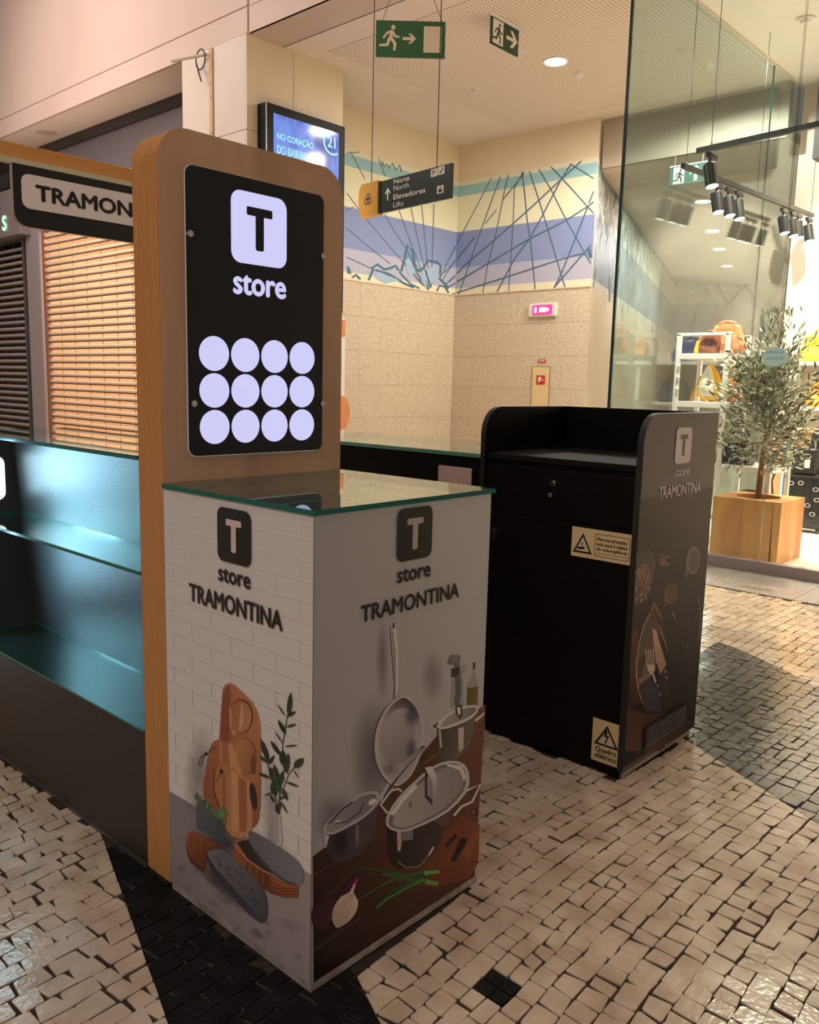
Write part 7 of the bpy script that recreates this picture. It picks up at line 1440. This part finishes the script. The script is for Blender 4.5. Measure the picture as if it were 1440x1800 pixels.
for x, n in ((8.33, 'first'), (8.60, 'second'), (8.78, 'third'), (9.12, 'last')): lamp(x, 2.10, 3.247+(x-5.92)*.034-.02, n+' spotlight of the right cluster on the long rail')
for i, n in enumerate(('first', 'second', 'third', 'fourth', 'fifth', 'sixth')): lamp(6.0+i*.42, .35, 3.23, n+' spotlight on the deeper rail, seen mirrored in the side glass')
# ---------------------------------------------------------------- planter and olive tree
pl = thing('wooden_planter', 'cracked square oak block planter behind the shop front glass', 'planter', (5.83, 1.19, .03))
x0, x1, y0, y1, zt = 5.562, 6.10, .99, 1.462, .526
mb = MB(); hc = (5.835, 1.20); n = 32
circ = [(hc[0]+.185*math.cos(2*PI*i/n), hc[1]+.165*math.sin(2*PI*i/n)) for i in range(n)]
sqr = []
for i in range(n):
    a = 2*PI*i/n; dx, dy = math.cos(a), math.sin(a); t = min(((x1 if dx > 0 else x0)-hc[0])/dx if abs(dx) > 1e-6 else 9, ((y1 if dy > 0 else y0)-hc[1])/dy if abs(dy) > 1e-6 else 9); sqr.append((hc[0]+dx*t, hc[1]+dy*t))
mb.add([(x, y, zt) for x, y in circ]+[(x, y, zt) for x, y in sqr]+[(x, y, .40) for x, y in circ], [(i, n+i, n+(i+1) % n, (i+1) % n) for i in range(n)]+[(i, (i+1) % n, 2*n+(i+1) % n, 2*n+i) for i in range(n)])
for cx_, cy_ in ((x0, y0), (x1, y0), (x1, y1), (x0, y1)):
    near = sorted(range(n), key=lambda i: (sqr[i][0]-cx_)**2+(sqr[i][1]-cy_)**2)[:2]; mb.add([(cx_, cy_, zt)]+[(*sqr[i], zt) for i in near], [(0, 1, 2)])
mb.add([(x0, y0, .03), (x1, y0, .03), (x1, y1, .03), (x0, y1, .03), (x0, y0, zt), (x1, y0, zt), (x1, y1, zt), (x0, y1, zt)], [(0, 1, 5, 4), (1, 2, 6, 5), (2, 3, 7, 6), (3, 0, 4, 7), (0, 3, 2, 1)]); mb.build('block', OAK, pl)
MB().add([(5.562, .924, .03), (6.10, .924, .03), (6.10, .985, .03), (5.562, .972, .03), (5.562, .924, zt), (6.10, .924, zt), (6.10, .988, zt), (5.562, .986, zt)], [(0, 3, 2, 1), (4, 5, 6, 7), (0, 1, 5, 4), (1, 2, 6, 5), (2, 3, 7, 6), (3, 0, 4, 7)]).build('split_slab', OAK, pl)
MB().lathe([(0, .42), (.16, .42)], (hc[0], hc[1], 0), 20).build('soil', noisy('soil', (.03, .018, .01, 1), (.06, .035, .02, 1), 40, .9), pl)
ot = thing('olive_tree', 'artificial olive tree with grey-green leaves growing in the oak planter', 'tree', (5.83, 1.19, .42))
BARK = noisy('bark', S(120, 84, 52), S(158, 116, 76), 18, .8, stretch=(1, 1, .2), bump=.3)
MB().tube([(5.83, 1.205, .42), (5.835, 1.20, .75), (5.825, 1.185, 1.05), (5.83, 1.19, 1.3), (5.82, 1.18, 1.55)], [.026, .023, .02, .017, .012], 10).build('trunk', BARK, ot, smooth=True)
LEAFM = []
for nm, c in (('olive_leaf', (140, 144, 116)), ('olive_leaf_pale', (206, 204, 182)), ('olive_leaf_dark', (84, 92, 68))): LEAFM.append(mat(nm, S(*c), .5))
lf = MB(); rg = random.Random(21); br = []
def leaf_at(p, d, l, w, k):
    d = d.normalized(); a = d.cross(V((rg.gauss(0, 1), rg.gauss(0, 1), rg.gauss(0, 1)))).normalized(); u = d.cross(a)
    q = lambda t, s, h=0: p+d*l*t+a*w*s+u*h
    lf.add([q(0, 0), q(.3, .8, -.2*w), q(.3, -.8, -.2*w), q(.3, 0, .1*w), q(.65, .75, -.3*w), q(.65, -.75, -.3*w), q(.65, 0, 0), q(1, 0, -.3*w)], [(0, 3, 1), (0, 2, 3), (3, 6, 4, 1), (2, 5, 6, 3), (6, 7, 4), (5, 7, 6)], k)
for i in range(105):
    zb = rg.uniform(.85, 1.5); zz = (zb-.85)/.65; st = V((5.828, 1.19, zb)); a = rg.uniform(0, 2*PI); R = .16+.28*math.sin(min(1, .15+zz*.9)*PI*.8); el_ = rg.uniform(.15, 1.1) if zb > 1.0 else rg.uniform(-.5, .5)
    d = V((math.cos(a)*math.cos(el_), math.sin(a)*math.cos(el_), math.sin(el_))); L = R*rg.uniform(.75, 1.35); e = st+d*L; e.x = min(e.x, 6.06); mid = st+d*L*.5+V((0, 0, -.02))
    b_ = MB().tube([st, mid, e], [.006, .004, .0015], 5); br.append(b_)
    for j in range(38):
        t = rg.uniform(.3, 1.05); p = st+d*L*t+V((rg.gauss(0, .035), rg.gauss(0, .035), rg.gauss(0, .035)))
        if p.x > 6.03: continue
        leaf_at(p, d+V((rg.gauss(0, .6), rg.gauss(0, .6), rg.gauss(.1, .6))), rg.uniform(.05, .09), rg.uniform(.008, .013), rg.choice((0, 0, 1, 1, 2)))
for j in range(120):
    p = V((5.83+rg.gauss(0, .05), 1.17+rg.gauss(0, .06), rg.uniform(1.72, 2.0))); leaf_at(p, V((rg.gauss(0, .5), rg.gauss(0, .5), 1)), rg.uniform(.05, .09), .009, rg.choice((0, 1, 1, 2)))
for b_ in br[:60]: b_.build('branch', BARK, ot)
stuff(lf.build('foliage', LEAFM, ot))
# ---------------------------------------------------------------- shelves and goods in the glazed shop
def frame_box(mb, x0, x1, y0, y1, z0, z1, t):
    for x in (x0, x1-t):
        for y in (y0, y1-t): mb.box(x, x+t, y, y+t, z0, z1)
rk = thing('shelf_unit', 'white open shelf unit with bags beside the shop side glass', 'shelf', (6.35, 1.75, .03))
for y in (2.13, 1.69, 1.255):
    for x in (6.10, 6.56): MB().box(x, x+.038, y-.038, y, .03, 1.86 if y > 1.5 else 1.3, c=.003).build('post', WHITE, rk)
for z, ya in ((1.69, 1.66), (1.27, 1.227), (.735, 1.227)): MB().box(6.104, 6.584, ya, 2.128, z-.048, z, c=.003).build('shelf_board', WHITE, rk)
MB().box(6.10, 6.128, 1.66, 2.13, 1.845, 1.868, c=.002).build('top_rail', WHITE, rk); MB().box(6.56, 6.588, 1.66, 2.13, 1.845, 1.868, c=.002).build('top_rail', WHITE, rk)
MB().box(6.104, 6.11, 1.283, 1.66, .30, .69).build('glass_front', GLASS, rk); MB().box(6.10, 6.58, 1.26, 2.12, .25, .29).build('shelf_board', WHITE, rk)
def handbag(name, label, cat, c, w, d, h, m, hm, taper=.75, handle=.5):
    """soft bag: body as a tapered box along y, flap, and a loop handle"""
    x, y, z = c; t = thing(name, label, cat, c)
    mb = MB(); P = [(-w/2, 0), (w/2, 0), (w/2*1.03, h*.3), (w/2*taper, h*.95), (w/2*taper-.02, h), (-w/2*taper+.02, h), (-w/2*taper, h*.95), (-w/2*1.03, h*.3)]
    bm = bmesh.new()
    for sx, k in ((-1, 1), (1, 1)): pass
    n = len(P); vs = []
    for xx, s in ((-d/2, .94), (-d/2*.7, 1), (d/2*.7, 1), (d/2, .94)): vs += [(x+xx*(1 if p[1] < h*.5 else .45), y+p[0]*s, z+.002+p[1]*s) for p in P]
    fs = [tuple(range(n-1, -1, -1)), tuple(range(3*n, 4*n))]+[(k*n+i, k*n+(i+1) % n, (k+1)*n+(i+1) % n, (k+1)*n+i) for k in range(3) for i in range(n)]
    mb.add(vs, fs).build('bag_body', m, t); bm.free()
    MB().box(x-d*.36, x-d*.30, y-w*.28, y+w*.28, z+h*.52, z+h*.9, c=.004).build('flap', m, t)
    if handle:
        for s in (-1, 1): MB().tube([(x+s*d*.18, y-w*.22, z+h*.9), (x+s*d*.2, y-w*.2, z+h*(1+handle*.6)), (x+s*d*.2, y-w*.08, z+h*(1+handle)), (x+s*d*.2, y+w*.08, z+h*(1+handle)), (x+s*d*.2, y+w*.2, z+h*(1+handle*.6)), (x+s*d*.18, y+w*.22, z+h*.9)], .007, 6).build('handle', hm, t)
    MB().cyl((x-d*.37, y, z+h*.58), (x-d*.33, y, z+h*.58), .014, n=10).build('clasp', CHROME, t)
    return t
TAN = mat('tan_leather', S(214, 128, 78), .45); BROWN = mat('brown_leather', S(120, 74, 58), .4); BLK = mat('black_leather', (.02, .02, .022, 1), .3); YELB = mat('yellow_nylon', S(250, 190, 40), .5); BLUEB = mat('blue_nylon', S(40, 66, 150), .45); ORG = mat('orange_nylon', S(246, 150, 30), .5)
handbag('handbag', 'large tan leather handbag standing behind the brown one on the top shelf', 'bag', (6.40, 1.80, 1.69), .30, .16, .26, TAN, TAN, .72, .12)
handbag('handbag', 'dark brown leather handbag at the front of the top shelf', 'bag', (6.20, 1.86, 1.69), .17, .12, .17, BROWN, BROWN, .85, .15)
handbag('handbag', 'small pink-tan handbag at the right end of the top shelf', 'bag', (6.22, 1.70, 1.69), .13, .10, .16, mat('rose_leather', S(206, 130, 96), .45), TAN, .8, .15)
handbag('handbag', 'orange pouch lying at the left end of the top shelf', 'bag', (6.45, 2.04, 1.69), .12, .10, .13, ORG, ORG, .9, .1)
def pup(name, label, c, s, m1, m2):
    t = thing(name, label, 'backpack', c)
    f = lambda p: (p.x*(1-.25*p.z), p.y*(1-.55*max(-.4, p.z)), p.z)
    MB().blob((c[0], c[1], c[2]+s*.98), (s*.55, s*.62, s), f, 18, 14).build('pack_body', m1, t, smooth=True)
    f2 = lambda p: (p.x-.35, p.y*(1-.55*p.z), p.z)
    MB().blob((c[0]-s*.16, c[1], c[2]+s*1.05), (s*.42, s*.40, s*.86), f2, 16, 12).build('pale_front', m2, t, smooth=True)
    MB().tube([(c[0]-.02, c[1]+s*.5, c[2]+s*1.3), (c[0]+.04, c[1]+s*.75, c[2]+s*.9), (c[0], c[1]+s*.62, c[2]+s*.3)], .012, 6).build('strap', m1, t)
pup('backpack', 'yellow pointed backpack with white front on the middle shelf', (6.30, 1.88, 1.27), .17, YELB, mat('cream_nylon', S(255, 248, 226), .5))
pup('backpack', 'orange pointed backpack behind the white-fronted one', (6.50, 1.74, 1.27), .155, ORG, ORG)
pt = thing('patterned_bag', 'black and cream striped bag on the middle shelf behind the tree', 'bag', (6.3, 1.45, 1.27))
MB().blob((6.32, 1.45, 1.385), (.12, .15, .115), None, 18, 12).build('bag_body', noisy('zebra_cloth', (.02, .018, .016, 1), S(226, 186, 120), 14, .6, dist=2.5, lo=.48, hi=.52), pt, smooth=True); MB().tube([(6.3, 1.36, 1.47), (6.3, 1.40, 1.54), (6.3, 1.50, 1.54), (6.3, 1.54, 1.47)], .008, 6).build('handle', BLK, pt)
handbag('tote_bag', 'black leather tote on the lower shelf behind the planter', 'bag', (6.30, 1.60, .735), .30, .18, .22, BLK, BLK, .84, .28)
handbag('handbag', 'grey-brown flat bag inside the low glass-fronted bay', 'bag', (6.35, 1.47, .29), .28, .14, .2, mat('grey_bag', S(120, 110, 96), .5), BLK, .8, .1)
for i, z in enumerate((1.62, 1.52, 1.42)): simple('pompom', MB().blob((6.09, 2.085, z-.04), (.016, .016, .018), None, 10, 8), WHITE, ('top', 'middle', 'lowest')[i]+' white pompom hanging on the shelf post', 'pompom', 'white pompoms on the shelf post', (6.09, 2.085, z-.04))
wr = thing('wall_shelf', 'long white wall shelf with bright bags at the back of the shop', 'shelf', (9.1, 1.0, .03))
for z in (1.72, 1.22, .72): MB().box(8.85, 9.29, -.6, 2.10, z-.04, z, c=.004).build('shelf_board', WHITE, wr)
for y in (2.08, .75, -.58): MB().box(9.24, 9.29, y-.02, y+.02, .03, 2.3, c=.004).box(8.87, 8.90, y-.02, y+.02, .03, 1.72, c=.004).build('post', WHITE, wr)
handbag('holdall', 'yellow holdall on the top board of the wall shelf', 'bag', (9.05, 1.80, 1.72), .42, .24, .30, YELB, YELB, .85, .2)
handbag('holdall', 'blue holdall beside the yellow one on the wall shelf', 'bag', (9.0, 1.36, 1.72), .36, .24, .24, BLUEB, BLUEB, .85, .2)
handbag('holdall', 'orange holdall on the middle board of the wall shelf', 'bag', (9.0, 1.68, 1.22), .44, .24, .28, ORG, ORG, .8, .2)
handbag('holdall', 'navy holdall on the middle board of the wall shelf', 'bag', (9.0, 1.2, 1.22), .36, .24, .28, mat('navy_nylon', S(36, 42, 70), .5), BLK, .8, .2)
bx = thing('carton', 'tan display box standing between the tree and the suitcase', 'box', (8.2, 1.72, .03)); MB().box(8.05, 8.40, 1.52, 1.92, .03, .97, c=.01).build('carton_body', mat('tan_box', S(206, 160, 118), .6), bx); MB().box(8.03, 8.42, 1.50, 1.94, .965, 1.0, c=.006).build('lid', mat('tan_box'), bx)
sc_ = thing('suitcase', 'black patterned cabin suitcase on wheels standing on the shop floor', 'suitcase', (7.52, 1.38, .03))
CASE = mat('glossy_black_shell', (.018, .018, .02, 1), .22)
MB().box(7.42, 7.62, 1.16, 1.56, .075, .60, c=.035).build('shell', CASE, sc_)
for i in range(5): MB().box(7.414, 7.424, 1.21+i*.07, 1.235+i*.07, .12, .555, c=.004).build('shell_rib', CASE, sc_)
sqm = MB()
for y, z in ((1.47, .5), (1.38, .51), (1.24, .46), (1.22, .36), (1.3, .30), (1.25, .22), (1.42, .35)):
    P = [(y+.028*math.cos(a), z+.022*math.sin(a)) for a in [2*PI*i/10 for i in range(10)]]; Q = [(y+(a-y)*.68, z+(b-z)*.68) for a, b in P]
    sqm.add([(7.4125, a, b) for a, b in P+Q], [(i, (i+1) % 10, 10+(i+1) % 10, 10+i) for i in range(10)])
sqm.build('printed_rings', mat('pale_print', S(190, 186, 190), .4), sc_)
for x in (7.45, 7.59):
    for y in (1.20, 1.52): MB().cyl((x, y-.012, .055), (x, y+.012, .055), .025, n=14).box(x-.012, x+.012, y-.018, y+.018, .06, .082).build('wheel', BLACKPLASTIC, sc_)
MB().tube([(7.605, 1.26, .58), (7.605, 1.26, .66), (7.605, 1.46, .66), (7.605, 1.46, .58)], .010, 6).build('trolley_handle', GREYMETAL, sc_)
handbag('shoulder_bag', 'black shoulder bag with pale tag resting on the suitcase', 'bag', (7.50, 1.40, .602), .27, .16, .24, BLK, BLK, .95, .15)
MB().tube([(7.47, 1.53, .8), (7.44, 1.62, .66), (7.43, 1.66, .5), (7.43, 1.64, .36), (7.42, 1.585, .33)], .009, 6).build('shoulder_strap', BLK, bpy.data.objects['shoulder_bag'])
MB().box(7.40, 7.405, 1.31, 1.36, .66, .74).build('pale_tag', WHITE, bpy.data.objects['shoulder_bag'])
handbag('backpack', 'glossy black bag standing behind the stacked suitcase', 'bag', (7.85, 1.30, .03), .34, .22, .98, mat('quilted_black', (.03, .03, .034, 1), .25), BLK, .85, .06)
pts_ = thing('price_board', 'pale blue upright price strip beside the stacked bags', 'sign', (7.75, 1.66, .6)); MB().box(7.74, 7.75, 1.60, 1.68, .03, 1.04, c=.003).build('strip', mat('pale_blue', S(170, 214, 244), .4), pts_); MB().box(7.70, 7.80, 1.56, 1.72, .03, .045, c=.004).build('foot', GREYMETAL, pts_)
# track spots give the shop its bright patches
for x in (6.6, 7.1, 8.5, 9.0): spot('track_spot_beam', (x, 2.0, 2.86), (x-.1, 1.5, .4), 60, (1, .9, .74), 80, .04)
spot('track_spot_beam', (5.55, 1.62, 2.86), (6.2, 1.86, 1.42), 170, (1, .9, .74), 50, .04)
